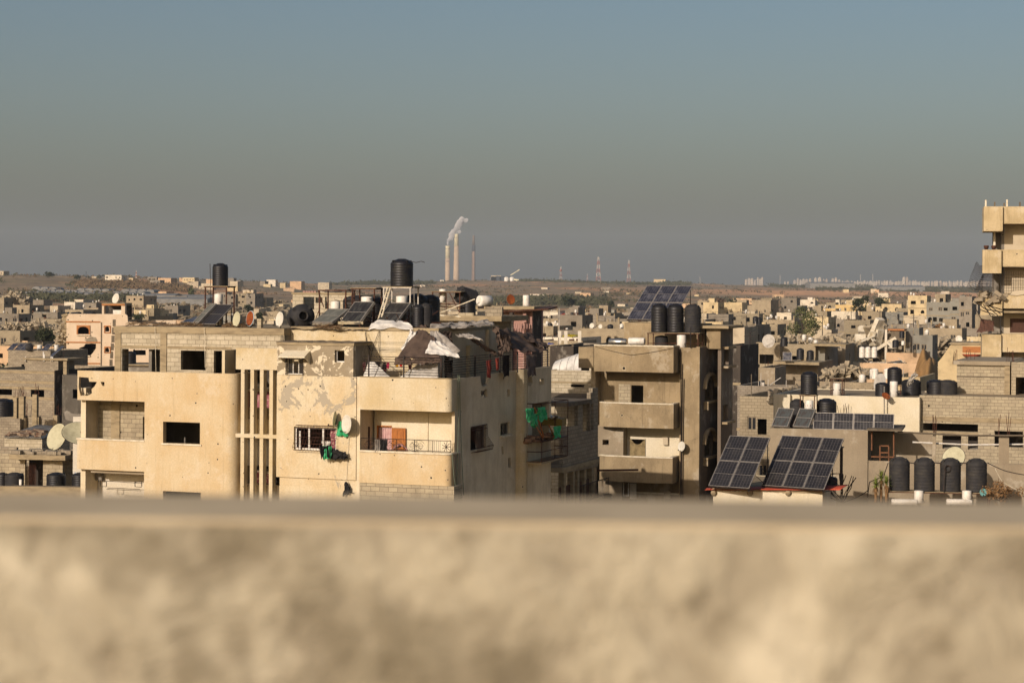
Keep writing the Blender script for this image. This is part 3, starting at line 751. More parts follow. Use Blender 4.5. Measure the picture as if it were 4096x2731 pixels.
# awning over the upper window
a0, a1 = A.U(1117, -.5, 1425), A.U(1222, -.5, 1425); za, zb_ = A.Z(1170, 1401, 0), A.Z(1170, 1426, -.55)
root_aw = MB().add([(a0 + .1, -.045, za), (a1 - .0, -.045, za), (a1, -.6, zb_), (a0, -.6, zb_), (a0 + .1, -.045, za - .05), (a1, -.045, za - .05), (a1, -.6, zb_ - .05), (a0, -.6, zb_ - .05), (a0 + .05, -.045, zb_ - .3), (a1, -.045, zb_ - .35)], [(0, 3, 2, 1), (4, 5, 6, 7), (3, 7, 6, 2), (1, 2, 6, 5), (5, 6, 9), (4, 8, 7), (0, 4, 7, 3)])
o = AP('awning', root_aw, m_whitew); solidify(o, .02)
def window(r, v, parent, frame=m_pvc, bars=None, panes=2, open_=(), th=.05, glass=True):
    u0, u1, z0, z1 = r; root = MB()
    for q in ((u0, u0 + th, z0, z1), (u1 - th, u1, z0, z1), (u0 + th, u1 - th, z0, z0 + th), (u0 + th, u1 - th, z1 - th, z1)): root.box(q[0], q[1], v, v + .06, q[2], q[3])
    for k in range(1, panes): u = u0 + (u1 - u0) * k / panes; root.box(u - th * .5, u + th * .5, v + .002, v + .05, z0 + th, z1 - th)
    w = root.build('window', frame, parent)
    if glass:
        g = MB()
        for k in range(panes):
            if k in open_: continue
            g.box(u0 + th + (u1 - u0 - th) * k / panes, u0 + (u1 - u0) * (k + 1) / panes - th * .3, v + .02, v + .03, z0 + th, z1 - th)
        if g.v: g.build('pane', m_glass, w)
    if bars:
        g = MB(); vb_ = v - .16
        nb, nv = bars
        for k in range(nb): z = z0 + (z1 - z0) * (k + .5) / nb; g.box(u0 - .05, u1 + .05, vb_, vb_ + .015, z - .008, z + .008)
        for k in range(nv): u = u0 + (u1 - u0) * k / max(nv - 1, 1); g.box(u - .009, u + .009, vb_ - .017, vb_, z0 - .03, z1 + .03)
        for u in (u0 - .05, u1 + .035): g.box(u, u + .015, vb_ + .016, v - .002, z0, z0 + .015); g.box(u, u + .015, vb_ + .016, v, z1 - .015, z1)
        g.build('grille', m_iron, w)
    return w
window(uw, .08, A_ROOT, bars=(7, 2), panes=3, open_=(1,))
window(sw, .12, A_ROOT, panes=1, glass=False)
AP('room_shade_board', MB().box(um0 + .3, um1 - .3, 4.4, 4.5, zg0 - 2.9, zg1 - .1), m_dark)
w = window((gw[0], gw[1], gw[2], gw[3]), .1, A_ROOT, panes=3, open_=(0, 1, 2), th=.075)
MB().box(gw[0] + .25, gw[0] + .32, -.02, .02, gw[2] + .0, gw[3] - .18, Matrix.Rotation(radians(0), 4, 'Y')).build('hanging_frame', m_pvc, w)
# bulging rusty grille
g = MB(); g0, g1 = A.U(1183, -.1, 1750), A.U(1347, -.1, 1750); zt, zbm = A.Z(1265, 1701), A.Z(1265, 1800)
N = 14
for k in range(N + 1):
    u = g0 + (g1 - g0) * k / N
    g.path([(u, -.1, zt), (u, -.12, zt - .45 * (zt - zbm)), (u - .03, -.26, zbm + .28), (u - .05, -.33, zbm + .12), (u - .03, -.27, zbm), (u, -.1, zbm)], .007, 3)
for z, v, du in ((zt, -.1, 0), (zt - .12, -.105, 0), (zbm + .28, -.26, -.03), (zbm, -.27, -.03), (zbm + .12, -.33, -.05), (zt - .5, -.13, 0)): g.tube((g0 + du, v, z), (g1 + du, v, z), .012, 4)
for k in range(N):
    for zz_, v in ((zt - .32, -.115), (zt - .62, -.18)):
        c = g0 + (g1 - g0) * (k + .5) / N; g.path([(c + .04 * cos(t), v, zz_ + .04 * sin(t)) for t in (0, 1.6, 3.2, 4.8, 6.28)], .006, 3)
g.build('grille', m_rust, w)
for i, (px, c, ww, dd) in enumerate(((1302, m_tarpw, .4, .35), (1330, m_pinkcl, .25, .95))):
    p = A.pix(px, 1750 - 35 * i, .16); wp_ = A.world(p[0], .18 + .02 * i); drape('curtain', None, (p[0], .2 + .03 * i, p[1] - .15 * (1 - i * .5)), ww, dd, c, 8, .03, i, parent=w)
# ---- right block: two curved balconies
uE = A.U(1776, 0, 1700); rr = .28
zb1t, zb1b = A.Z(1600, 1513), A.Z(1600, 1642); zb2t, zb2b = A.Z(1600, 1812), A.Z(1600, 1936)
ub0 = um1 + .30
path = [(ub0, 0), (uE - .2, 0)] + arc(uE, rr, rr, -90, 0, 9)
b = MB().band(path + [(uE + rr, 1.2)], zb1b, zb1t, .16); AP('parapet', b, m_cream3)
b = MB().band(path + [(uE + rr, 1.2)], zb2b, zb2t, .16); AP('parapet', b, m_cream)
pc = [(ub0, -.05), (uE - .2, -.05)] + arc(uE, rr, rr + .05, -90, 0, 9) + [(uE + rr + .05, 1.2)]
AP('coping', MB().band(pc, zb2t + .002, zb2t + .075, .26), m_sill)
AP('coping', MB().band([(x, y + .02) for x, y in path[:-1]], zb1t + .002, zb1t + .05, .14), m_conc)
# slabs under and over the open balcony
def slabpoly(z0, z1, ins=.17):
    P = [(ub0, ins), (uE - .1, ins)] + [(x - ins * .7, y + .1) for x, y in arc(uE, rr, rr, -90, 0, 9)[2:]] + [(uE + rr - ins, 1.6), (ub0, 1.6)]
    return MB().wall(P, [], z0, z1, axis='z')
AP('slab', slabpoly(zb1b - .0, zb1b + .14), m_whitew); AP('slab', slabpoly(zb2b, zb2b + .14), m_whitew); AP('slab', slabpoly(zb1t - .9, zb1t - .8), m_gravel)
vbk = 1.5
dz0, dz1 = zb2b + .14, zb1b
dr = A.rect(1513, 1707, 1567, 1820, vbk)
b = MB().wall(R4(ub0, uE + rr - .2, dz0, dz1), [R4(dr[0], dr[1], dz0 + .001, dr[3])], vbk, vbk + .2); AP('wall', b, m_whitew)
b = MB()
for px in (1505, 1710): u = A.U(px, vbk, 1700); b.box(u - .04, u + .04, vbk - .05, vbk - .002, dz0, dz1 - .01)
AP('pilaster', b, m_whitew)
d = MB(); d.box(dr[0] - .07, dr[0], vbk - .02, vbk + .1, dz0, dr[3] + .06); d.box(dr[0], dr[1], vbk - .02, vbk + .1, dr[3], dr[3] + .06); AP('door_frame', d, m_wood)
dw = (A.U(1567, vbk - .1, 1760), A.U(1622, vbk - .1, 1760)); zd = A.Z(1595, 1711, vbk - .1)
d = MB().box(dw[0], dw[1], vbk - .12, vbk - .07, dz0 + .02, zd)
door = AP('door', d, m_wood); d = MB()
for i in range(2):
    for z0_, z1_ in ((.08, .34), (.42, .62), (.72, .95)):
        uu = dw[0] + (dw[1] - dw[0]) * (.12 + .46 * i); hh = zd - dz0
        d.box(uu, uu + (dw[1] - dw[0]) * .30, vbk - .135, vbk - .121, dz0 + hh * z0_, dz0 + hh * z1_)
d.build('door_panel', m_wood, door)
AP('curtain', MB().sheet(lambda i, j: (dr[0] + i * (dr[1] - dr[0]), vbk + .08 + .025 * sin(i * 38), dz0 + .05 + j * (dr[3] - dz0 - .08)), 40, 4), m_pinkp)
d = A.rect(1440, 1706, 1476, 1800, .9); AP('door', MB().box(d[0], d[1], .95, 1.0, dz0 + .02, d[3]), m_woodd)
AP('room_shade_board', MB().box(ub0, uE + rr - .3, 4.0, 4.1, ZB, zb1t - .9), m_dark)
# wrought iron balcony railing
g = MB(); zr = zb2t + .075; hr = A.Z(1600, 1757) - zr
gp = [(ub0 + .02, .06)] + [(uE - .2, .06)] + arc(uE, rr, rr - .07, -90, -8, 8)
for z in (zr + .05, zr + hr): g.path([(x, y, z) for x, y in gp], .014, 4)
def along(t):
    L = [0]; 
    for a, c in zip(gp, gp[1:]): L.append(L[-1] + sqrt((a[0] - c[0]) ** 2 + (a[1] - c[1]) ** 2))
    T = t * L[-1]
    for k in range(len(gp) - 1):
        if T <= L[k + 1] + 1e-9:
            f = (T - L[k]) / (L[k + 1] - L[k]); return gp[k][0] + (gp[k + 1][0] - gp[k][0]) * f, gp[k][1] + (gp[k + 1][1] - gp[k][1]) * f
    return gp[-1]
for k in range(6): x, y = along(k / 5); g.tube((x, y, zr), (x, y, zr + hr), .016, 4)
for c in (.12, .37, .62):
    for rr_, a0_, a1_, off in ((.30, 200, 520, -.1), (.30, 20, 340, .1), (.13, 0, 300, -.22), (.13, 180, 480, .22), (.08, 0, 330, 0)):
        pts = []
        for i in range(15):
            t = radians(a0_ + (a1_ - a0_) * i / 14); q = rr_ * (1 - .4 * i / 14); x, y = along(min(max(c + (off + q * cos(t)) / 4.4, 0), 1)); pts.append((x, y, zr + hr * .5 + q * sin(t) * .85))
        g.path(pts, .007, 3)
    for i in range(8):
        a = i * pi / 4; x0, y0 = along(c); x1, y1 = along(min(max(c + .34 * cos(a) / 4.4, 0), 1)); g.tube((x0, y0, zr + hr * .5), (x1, y1, zr + hr * .5 + .22 * sin(a)), .007, 3)
for k in range(7): x, y = along(.76 + k * .02); g.tube((x, y, zr + .05), (x, y, zr + hr), .007, 3)
for k in range(9):
    a = k * .7; x0, y0 = along(.945); x1, y1 = along(min(.945 + .2 * cos(a) / 4.4, 1)); g.tube((x0, y0, zr + hr * .5), (x1, y1, zr + hr * .5 + .22 * sin(a)), .014, 3)
AP('balcony_railing', g, m_iron)
# block wall under the lower balcony
AP('wall', MB().band([(ub0, .04), (uE + .45, .04), (uE + .45, 1.0)], ZB, zb2b - .004, .2), m_block)
AP('wall', MB().box(ub0 - .32, ub0 - .04, .3, 1.6, ZB, zb1t - .1), m_side)
# ---- shaded side of the building
vS0 = .55; uS = uE + rr
v1 = A.V(2064, uS, 1700)
zs = A.side(1930, 1500, uS)[1] 
ztop = zb1t
hA = ragged(A.spoly([(1922, 1532), (1950, 1530), (1952, 1560), (1949, 1585), (1925, 1586), (1922, 1560)], uS), .12, 2, .3)
hA2 = ragged(A.spoly([(2028, 1557), (2040, 1557), (2041, 1585), (2029, 1586)], uS), .1, 4, .3)
sw1 = A.srect(1882, 1702, 1944, 1796, uS); sw2 = A.srect(2002, 1690, 2038, 1738, uS)
hA3 = ragged(A.spoly([(2006, 1784), (2014, 1784), (2016, 1815), (2008, 1818)], uS), .1, 6, .3); hA4 = ragged(A.spoly([(2032, 1830), (2044, 1830), (2047, 1870), (2034, 1870)], uS), .1, 7, .3)
hA5 = ragged(A.spoly([(1793 + 0, 1596), (1800, 1596), (1800, 1618), (1793, 1620)], uS), .05, 9, .2)
vop = A.V(1819, uS, 1700)
outer = [(vop, ZB), (v1, ZB), (v1, ztop + .05), (A.V(1960, uS), ztop + .05), (A.V(1952, uS), ztop - .4), (A.V(1935, uS), ztop - .5), (A.V(1925, uS), ztop - .35), (A.V(1922, uS), ztop), (1.21, ztop), (1.21, zb1b), (vop, zb1b)]
hA = None
holes = [R4(*sw1), R4(*sw2), hA2, hA3, hA4, ragged(R4(A.V(1924, uS), A.V(1950, uS), A.side(1937, 1586, uS)[1], ztop - .62), .1, 2, .25)]
b = MB().wall(outer, holes, uS - .14, uS, axis='x'); AP('wall', b, m_side)
def swindow(r, u, frame, parent, grille=False):
    g = MB(); 
    for q in ((r[0], r[0] + .08, r[2], r[3]), (r[1] - .08, r[1], r[2], r[3]), (r[0] + .08, r[1] - .08, r[3] - .08, r[3])): g.box(u - .18, u - .1, q[0], q[1], q[2], q[3])
    w = g.build('window', frame, parent); MB().box(u - .16, u - .14, r[0] + (r[1] - r[0]) * .5, r[1] - .08, r[2], r[3] - .08).build('pane', m_glass, w)
    if grille:
        g = MB()
        for k in range(14):
            v = r[0] + (r[1] - r[0]) * k / 13; g.path([(u + .05, v, r[3]), (u + .08, v, r[2] + .5), (u + .35, v, r[2] + .12), (u + .3, v, r[2] - .05), (u + .03, v, r[2] - .08)], .012, 3)
        for z, uu in ((r[3], .05), (r[2] + .12, .35), (r[2] - .05, .3), (r[3] - .15, .06)): g.tube((u + uu, r[0], z), (u + uu, r[1], z), .018, 4)
        g.build('grille', m_rust, w)
    return w
swindow(sw1, uS, m_greyd, A_ROOT, True); swindow(sw2, uS, m_greyd, A_ROOT)
AP('sill', MB().box(uS + .001, uS + .12, sw2[0] - .1, sw2[1] + .1, sw2[2] - .1, sw2[2] - .01), m_sill)
# projecting far part with the sunlit rounded edge
uP = uS + .42; v2 = A.V(2205, uP, 1600); ztp = A.Z(2150, 1487, 9.0)
AP('wall', MB().band([(uS - .1, v1 - .02)] + arc(uS + .12, v1 + .30, .30, -90, 0, 8), ZB, ztop + .12, .15), m_cream3)
hB = ragged(A.spoly([(2112, 1508), (2128, 1505), (2131, 1530), (2122, 1545), (2112, 1540)], uP), .08, 12, .25); wB = A.srect(2158, 1515, 2176, 1540, uP)
bw = A.srect(2112, 1610, 2204, 1700, uP); bw2 = A.srect(2112, 1700, 2204, 1836, uP)
AP('wall', MB().wall([(v1 + .4, ZB), (v2, ZB), (v2, ztop + .12), (v1 + .4, ztop + .12)], [hB, R4(*wB), R4(v1 + 1.0, v2 - .3, bw2[2] + 1.0, bw[3])], uP - .2, uP - .001, axis='x'), m_side)
AP('wall', MB().box(uR - 1, uP - .21, v2 - .2, v2, ZB, ztop), m_side)
AP('slab', MB().box(uS - .3, uP - .25, v1 + .5, v2 - .25, zu0 - .1, zu0 + .02).box(uS - .3, uP - .25, v1 + .5, v2 - .25, zl0 - .1, zl0 + .02), m_greyd)
# ladder shaped block edge on the terrace wall
# ---- terrace and set back upper storey
zt0 = ztop - .82
AP('terrace_floor', MB().box(um1 + .1, uS - .26, 1.61, v2 - .3, zt0 - .1, zt0).box(uS - .26, uP - .21, v1 + .45, v2 - .3, zt0 - .1, zt0), m_gravel)
vU = 1.8; uC = A.U(1750, vU, 1420); zU = A.Z(1450, 1322, vU)
AP('wall', MB().wall(R4(A.U(1163, vU, 1350), uC, zt0, zU), [], vU, vU + .2), m_cream3)
hU = A.srect(1857, 1415, 1880, 1470, uC)
vE = A.V(1990, uC, 1400)
dU = A.srect(1778, 1420, 1812, 1505, uC)
AP('wall', MB().wall(R4(vU + .2, vE, zt0, zU), [R4(dU[0], dU[1], zt0 + .01, dU[3])], uC - .2, uC, axis='x'), m_side)
p = A.srect(1943, 1318, 1953, 1385, uC); AP('pilaster', MB().box(uC + .002, uC + .15, p[0], p[1], p[2], p[3]), m_cream3)
p = A.srect(1865, 1380, 1876, 1448, uC); AP('pilaster', MB().box(uC + .002, uC + .18, p[0], p[1], zt0, p[3]), m_cream3)
AP('slab', MB().box(A.U(1163, vU, 1350) + .02, uC + .06, vU - .04, vE, zU + .002, zU + .14), m_conc)
AP('room_shade_board', MB().box(A.U(1163, vU, 1350), uC - .21, vU + 3, vU + 3.1, zt0, zU), m_dark)
# door and window frames of the upper room
AP('window', MB().box(uC - .15, uC - .1, dU[0], dU[0] + .07, zt0, dU[3]).box(uC - .15, uC - .1, dU[1] - .07, dU[1], zt0, dU[3]), m_pvc)
# terrace railing: posts and long bars
g = MB(); zr0 = ztop + .05; zr1 = A.Z(1600, 1428)
tp = [(ub0 + .1, .09), (uE - .2, .09)] + arc(uE, rr, rr - .09, -90, 0, 6) + [(uS - .09, v1), (uS + .2, v1 + .25), (uP - .1, v1 + .7), (uP - .1, v2)]
for k in range(8):
    z = zr0 + (zr1 - zr0) * (k + 1) / 8.0; g.path([(x, y, z + .015 * noise.noise(Vector((x * 2, y, k)))) for x, y in tp], .013, 4)
g.build('bar', m_iron, (rl := thing('terrace_railing', 'long black iron bar railing around the roof terrace with tarpaulins', 'railing', frame=A)))
for px in (1475, 1615, 1765, 1900, 1960, 2000, 2070, 2130, 2190):
    if px < 1790: u = A.U(px, .09, 1480); pt = (u, .09)
    elif px < 2060: pt = (uS - .09, A.V(px, uS - .09, 1460))
    else: pt = (uP - .1, A.V(px, uP - .1, 1450))
    MB().box(pt[0] - .025, pt[0] + .025, pt[1] - .025, pt[1] + .025, ztop + .0, zr1 + .06).build('post', m_iron, rl)
# ---- upper block storey of the left wing, unfinished
vK = 1.2; zK1 = A.Z(800, 1309, vK); zKb = A.Z(800, 1335, vK); zKm1, zKm0 = A.Z(800, 1386, vK), A.Z(800, 1396, vK)
uK0, uK1 = A.U(459, vK, 1400), A.U(1138, vK, 1350); uK2 = A.U(925, vK, 1430)
z0k = z_par - .7
h1 = A.rect(488, 1396, 640, 1490, vK); h2 = A.rect(723, 1402, 823, 1480, vK); h3 = A.rect(855, 1403, 922, 1500, vK)
outer = [(uK0, z0k), (uK2, z0k), (uK2, zKm0), (uK1, zKm0), (uK1, zKb), (uK0, zKb)]
AP('wall', MB().wall(outer, [R4(h1[0], h1[1], z0k + .02, h1[3]), R4(*h2), R4(h3[0], h3[1], z0k + .02, h3[3])], vK, vK + .2), m_blockw)
b = MB().box(uK0 - .04, uK1, vK - .05, 9.5, zKb + .002, zK1); AP('roof', b, m_conc)
b = MB().box(uK0 - .02, uK2 + .0, vK - .03, vK - .003, zKm0, zKm1)
for x0, x1 in ((459, 483), (641, 666)): r = A.rect(x0, 1330, x1, 1483, vK - .04); b.box(r[0], r[1], vK - .045, vK - .0031 + (-.028), z0k, zKb)
AP('beam', b, m_conc)
AP('pilaster', MB().box(uK2 + .002, uK2 + .14, .35, vK + .1, z0k, zKm0), m_cream3)
b = MB().box(h1[0] - .22, h1[0] - .02, vK + .21, vK + .6, z0k, zKb).box(uK1 - .2, uK1, vK + .0, 9.4, zt_mid - .2, zKb - .001); AP('wall', b, m_blockg)
# back wall with a matching opening so that one can see through the first bay
uu0, uu1 = A.U(470, 9, 1430), A.U(662, 9, 1430)
AP('wall', MB().wall([(uu1, z0k), (uK1, z0k), (uK1, zKb), (uu1, zKb)], [ragged(R4(*A.rect(735, 1404, 770, 1442, 9)), .1, 3, .3)], 9, 9.2), m_blockg)
AP('partition', MB().box(A.U(665, 3, 1430), A.U(665, 3, 1430) + .15, vK + .25, 8.9, z0k, zKb), m_greyd)
AP('parapet', MB().box(A.U(470, 4.6, 1450), A.U(668, 4.6, 1450), 5.2, 5.4, z0k, A.Z(560, 1470, 5.2)), m_greyd)
# broken coil of wire on the wall and odd pipes hanging
for i, (px, y0, y1) in enumerate(((620, 1305, 1485), (817, 1310, 1470))):
    p0 = A.pix(px, y0, vK - .12); p1 = A.pix(px + 3, y1, vK - .12)
    cable('hanging_cable', ['thin pale cable hanging down the block storey beside the first opening', 'pale cable hanging across the second dark opening of the block storey'][i], [A.world(p0[0], vK - .12, p0[1]), A.world(p1[0], vK - .1, p1[1])], .012, m_sill, 0, 'hanging cables')
# ================================================================ things on the roof and terrace of the cream building
def wA(px, py, v, fr=None):
    fr = fr or A; u, z = fr.pix(px, py, v); return fr.world(u, v, z)
def on(px, v, z, fr=None, py=1300):
    fr = fr or A; return fr.world(fr.U(px, v, py), v, z)
ZR = zK1 + .001; ZR2 = zU + .142
RZ = -radians(20); PZ = -radians(36)
def stand_with(px0, px1, ydeck, v, z, lab, fr=None, d=.75, grp='rusty iron tank stands', mat=None, **k):
    fr = fr or A; u0, u1 = fr.U(px0, v, 1200), fr.U(px1, v, 1200); zt = fr.Z((px0 + px1) / 2, ydeck, v)
    return stand(lab, fr.world((u0 + u1) / 2, v, z), u1 - u0, d, zt - z - .075, mat, grp, RZ, **k), zt
# tall single tank on the left
s_, zt = stand_with(837, 921, 1144, 4.0, ZR, 'tall thin rusty stand carrying the lone black tank on the block storey')
tank('lone black ribbed tank on the thin stand, left part of the cream roof', on(880, 4.0, zt), .36, 1.04, m_tank)
boiler('white peeling boiler under the lone black tank', on(873, 4.0, ZR + .9), .2, .56)
MB().box(-.2, .2, -.2, .2, 0, .9).build('concrete_block', m_conc).location = on(873, 4.0, ZR)
tag(bpy.data.objects['concrete_block'], 'concrete pedestal under the white peeling boiler', 'block')
cable('antenna_pole', 'thin dark pole rising beside the lone black tank', [on(846, 3.6, ZR), wA(840, 1054, 3.6)], .015, cat='pole')
pv_array('dusty dark solar panel leaning right below the lone black tank', on(828, 2.1, ZR), PZ, 1, 1, 1.0, 1.45, 37, .12, group=None)
collector('narrow glass collector left of the dusty solar panel', on(785, 2.2, ZR), PZ, .38, 1.4, 37, m_collg)
pv_array('low bluish solar panel lying behind the left solar panel', on(770, 4.3, ZR), PZ, 1, 1, 1.6, 1.0, 14, .15, m_pvb)
o = thing('rooftop_brush', 'dry twigs and brush heaped along the edge of the block roof', 'brush'); o['kind'] = 'stuff'
b = MB(); rnd = random.Random(11)
for i in range(420):
    px = rnd.choice([rnd.uniform(500, 790), rnd.uniform(880, 1000), rnd.uniform(1250, 1350)]); p = on(px, rnd.uniform(1.4, 2.4), ZR + rnd.uniform(0, .1)); a = rnd.uniform(-1, 1); L = rnd.uniform(.15, .5)
    b.tube(p, p + Vector((cos(a) * L, sin(a) * L, rnd.uniform(-.05, .18))), rnd.uniform(.006, .014), 3, cap=False)
b.build('brush', flat('dry twigs', '5a4733', 0.95, '7a6548', 5), o)
dish('yellow rusted oval dish, left of the pair on the block roof edge', on(950, 1.6, ZR), .31, 52, 8, m_dishy, 'satellite dishes on the cream roof', pole=.36)
dish('rust eaten dish with a pale blue rim on the block roof edge', on(1004, 1.6, ZR), .31, 52, 8, m_rustdish, 'satellite dishes on the cream roof', pole=.40, rim=flat('pale blue paint', '9fb6bb', .7))
dish('clean white dish between the hollow block and the fallen black tank', on(1122, 1.6, ZR), .31, 52, 8, m_dish, 'satellite dishes on the cream roof', pole=.38)
o = MB().box(-.1, .1, -.1, .1, 0, .4).build('concrete_block', m_block); o.location = on(1040, 1.6, ZR); o.rotation_euler = (0, 0, RZ)
tag(o, 'hollow concrete block standing upright between two dishes', 'block')
# fallen tank with its mouth to the viewer
root = thing('water_tank', 'big black water tank lying on its side with the open mouth facing the viewer', 'water tank', on(1208, 2.6, ZR + .50), 0, 'black water tanks')
b = MB(); r = .56
Mx = Matrix.Rotation(radians(14), 4, 'Z') @ Matrix.Rotation(radians(84), 4, 'X')
b.lathe([(r * .95, -.9), (r, -.8), (r, .05), (r * .96, .12), (r * .6, .32), (r * .40, .36), (r * .40, .44), (r * .33, .44), (r * .33, .1), (.02, .1)], 28, Mx)
for k in range(4):
    a = k * pi / 2 + .9; b.cbox((0, 0, 0), (0, 0, 0)) if False else b.box(r * .45, r * .95, -.06, .06, .1, .25, Mx @ Matrix.Rotation(a, 4, 'Z'))
b.build('body', m_tankg, root)
collector('dusty grey glass collector tilted low beside the fallen tank', on(1290, 1.95, ZR2), PZ, 1.15, 1.25, 27, m_collg)
collector('black finned solar collector with torn insulation, in the middle of the roof', on(1400, 1.95, ZR2), PZ, 1.12, 1.35, 42, m_coll)
collector('half shaded solar collector below the tall middle tank', on(1543, 2.3, ZR2), PZ, 1.15, 1.35, 40, m_coll)  # darker glass chosen so its colour stands for the half shade
o = MB().sheet(lambda i, j: tuple(on(1352 + 100 * i, 1.9 - .1 * j, ZR2 + .12 + .13 * j + .03 * noise.noise(Vector((i * 8, j * 4, 1))))), 20, 3).build('insulation', m_whitew); tag(o, 'strip of pale glass wool hanging out of the finned collector', 'insulation')
s_, zt1 = stand_with(1295, 1400, 1157, 4.2, ZR2, 'rusty empty frame above the first white boiler, its braces spread outward', d=.9, deck=False)
MB().tube((-.45, -.4, zt1 - ZR2 - .8), (-.75, -.4, zt1 - ZR2 - .03), .025, 4).tube((-.75, -.4, zt1 - ZR2 - .05), (-.4, -.4, zt1 - ZR2 - .05), .025, 4).build('strut', m_rust, s_)
s_, zt2 = stand_with(1424, 1512, 1151, 4.4, ZR2, 'rusty stand with a bare deck over the second white boiler', d=.8)
s_, zt3 = stand_with(1552, 1657, 1146, 4.0, ZR2, 'tall pale pipe stand under the highest black tank', d=.9, mat=m_alu)
tank('highest and largest black water tank, in the middle of the cream roof', on(1606, 4.0, zt3), .50, 1.22, m_tank)
b = MB()
for dx in (-.06, .06): b.tube(on(1555, 3.4, zt3 - .05) + Vector((dx, 0, 0)), on(1512, 2.5, ZR2 + .1) + Vector((dx, 0, 0)), .03, 5)
for k in range(7): p = on(1555, 3.4, zt3 - .05).lerp(on(1512, 2.5, ZR2 + .1), k / 7); b.tube(p + Vector((-.06, 0, 0)), p + Vector((.1, 0, 0)), .02, 4)
o = b.build('wooden_ladder', m_sill); tag(o, 'pale wooden ladder leaning against the tall pipe stand', 'ladder')
boiler('first white boiler from the left of the three on the cream roof', on(1341, 3.6, ZR2 + .42), .22, .66)
boiler('second white boiler, stained at its rim, behind the finned collector', on(1467, 3.8, ZR2 + .75), .26, .55)
boiler('third white boiler, under the highest black tank', on(1606, 3.7, ZR2 + .72), .25, .62)
for i, (px, v, z) in enumerate(((1341, 3.6, .42), (1467, 3.8, .75), (1606, 3.7, .72))):
    o = MB().box(-.2, .2, -.2, .2, 0, z - .002).build('concrete_block', m_blockg); o.location = on(px, v, ZR2); tag(o, 'concrete pedestal under the %s white boiler' % ('first', 'second', 'third')[i], 'block')
for i, (px, v, r, h, lab, mt) in enumerate((
    (1425, 6.4, .62, 1.35, 'wide dusty black tank behind the bare deck stand', m_tankg), (1500, 6.0, .5, 1.3, 'black tank standing left of the pale wooden ladder', m_tank),
    (1668, 5.6, .5, 1.45, 'black tank right behind the tall pipe stand', m_tank), (1722, 6.2, .42, 1.4, 'rounded black tank at the right end of the tank cluster', m_tank),
    (1672, 3.0, .26, 1.0, 'slim black drum in front of the tank cluster', m_tank), (1703, 3.3, .28, 1.05, 'second slim black drum, with pale pipes before it', m_tankg))):
    tank(lab, on(px, v, ZR2), r, h, mt)
cable('water_pipe', 'thin black hose curling out of the highest tank', [on(1640, 4.0, zt3 + 1.1), wA(1665, 1050, 4.0), wA(1685, 1045, 4.0), wA(1699, 1050, 4.0)], .014, cat='hose')
cable('water_pipe', 'grey pipe running down beside the tank cluster', [wA(1656, 1150, 3.5), wA(1658, 1310, 3.5)], .022, m_alu, cat='pipe')
cable('water_pipe', 'level grey pipe joining the tank cluster', [wA(1655, 1236, 3.4), wA(1715, 1238, 3.4)], .018, m_alu, cat='pipe')
# dark membrane along the roof edge and tarpaulins
tarp('roof_membrane', 'crumpled black roofing sheet along the edge of the cream roof', [wA(1163, 1318, 1.7), wA(1475, 1322, 1.7), on(1480, 2.6, ZR2 + .02), on(1165, 2.6, ZR2 + .02)], 60, 8, 0, .05, 3, 3, flat('black roofing felt', '2d2722', .85, '1f1a17', 4), 'roofing sheet')
tarp('tarpaulin', 'white tarpaulin heaped on the roof edge above the brown one', [wA(1472, 1321, 1.68), wA(1660, 1321, 1.68), wA(1605, 1283, 2.5), wA(1500, 1292, 2.5)], 34, 20, -.14, .06, 1.4, 5, m_tarpw, group='tarpaulins on the terrace')
tarp('tarpaulin', 'white sheet behind the brown tent, running down its back edge', [wA(1640, 1322, 1.5), wA(1672, 1325, 1.5), wA(1620, 1400, .9), wA(1606, 1398, .9)], 12, 14, .05, .06, 2, 6, m_tarpw, group='tarpaulins on the terrace')
tarp('tarpaulin', 'large grey brown tarpaulin pitched like a tent over the terrace', [wA(1583, 1440, .1), wA(1763, 1436, .15), wA(1735, 1345, 1.3), wA(1676, 1316, 1.75)], 34, 24, -.04, .05, 1.8, 7, m_tarpd, group='tarpaulins on the terrace')
tarp('tarpaulin', 'ragged grey brown hem hanging from the tent shaped tarpaulin', [wA(1577, 1460, .05), wA(1762, 1450, .1), wA(1763, 1432, .15), wA(1582, 1436, .1)], 40, 6, .03, .06, 4, 8, m_tarpd, group='tarpaulins on the terrace')
tarp('tarpaulin', 'long dirty white tarpaulin sliding down right of the brown tent', [wA(1705, 1420, .3), wA(1845, 1405, .6), wA(1755, 1325, 1.75), wA(1725, 1320, 1.75)], 34, 26, .06, .05, 1.5, 9, m_tarpg, group='tarpaulins on the terrace')
tarp('tarpaulin', 'folded white flap on the brown tent, lower right side', [wA(1700, 1415, .1), wA(1840, 1432, .4), wA(1770, 1375, .8), wA(1722, 1362, .8)], 26, 16, -.02, .06, 1.6, 10, m_tarpw, group='tarpaulins on the terrace')
tarp('tarpaulin', 'dirty white tarpaulin crumpled along the ridge of the shaded upper room', [wA(1722, 1325, 2.0), wA(1985, 1300, 5.0), wA(1950, 1288, 5.5), wA(1725, 1305, 2.6)], 60, 16, -.05, .09, 2.6, 11, m_tarpg, group='tarpaulins on the terrace')
tarp('tarpaulin', 'torn pale tarpaulin end drooping over the shaded wall', [wA(1815, 1338, 2.4), wA(1870, 1330, 2.8), wA(1938, 1362, 2.2), wA(1895, 1350, 2.0)], 24, 12, .1, .06, 1.6, 12, m_tarpg, group='tarpaulins on the terrace')
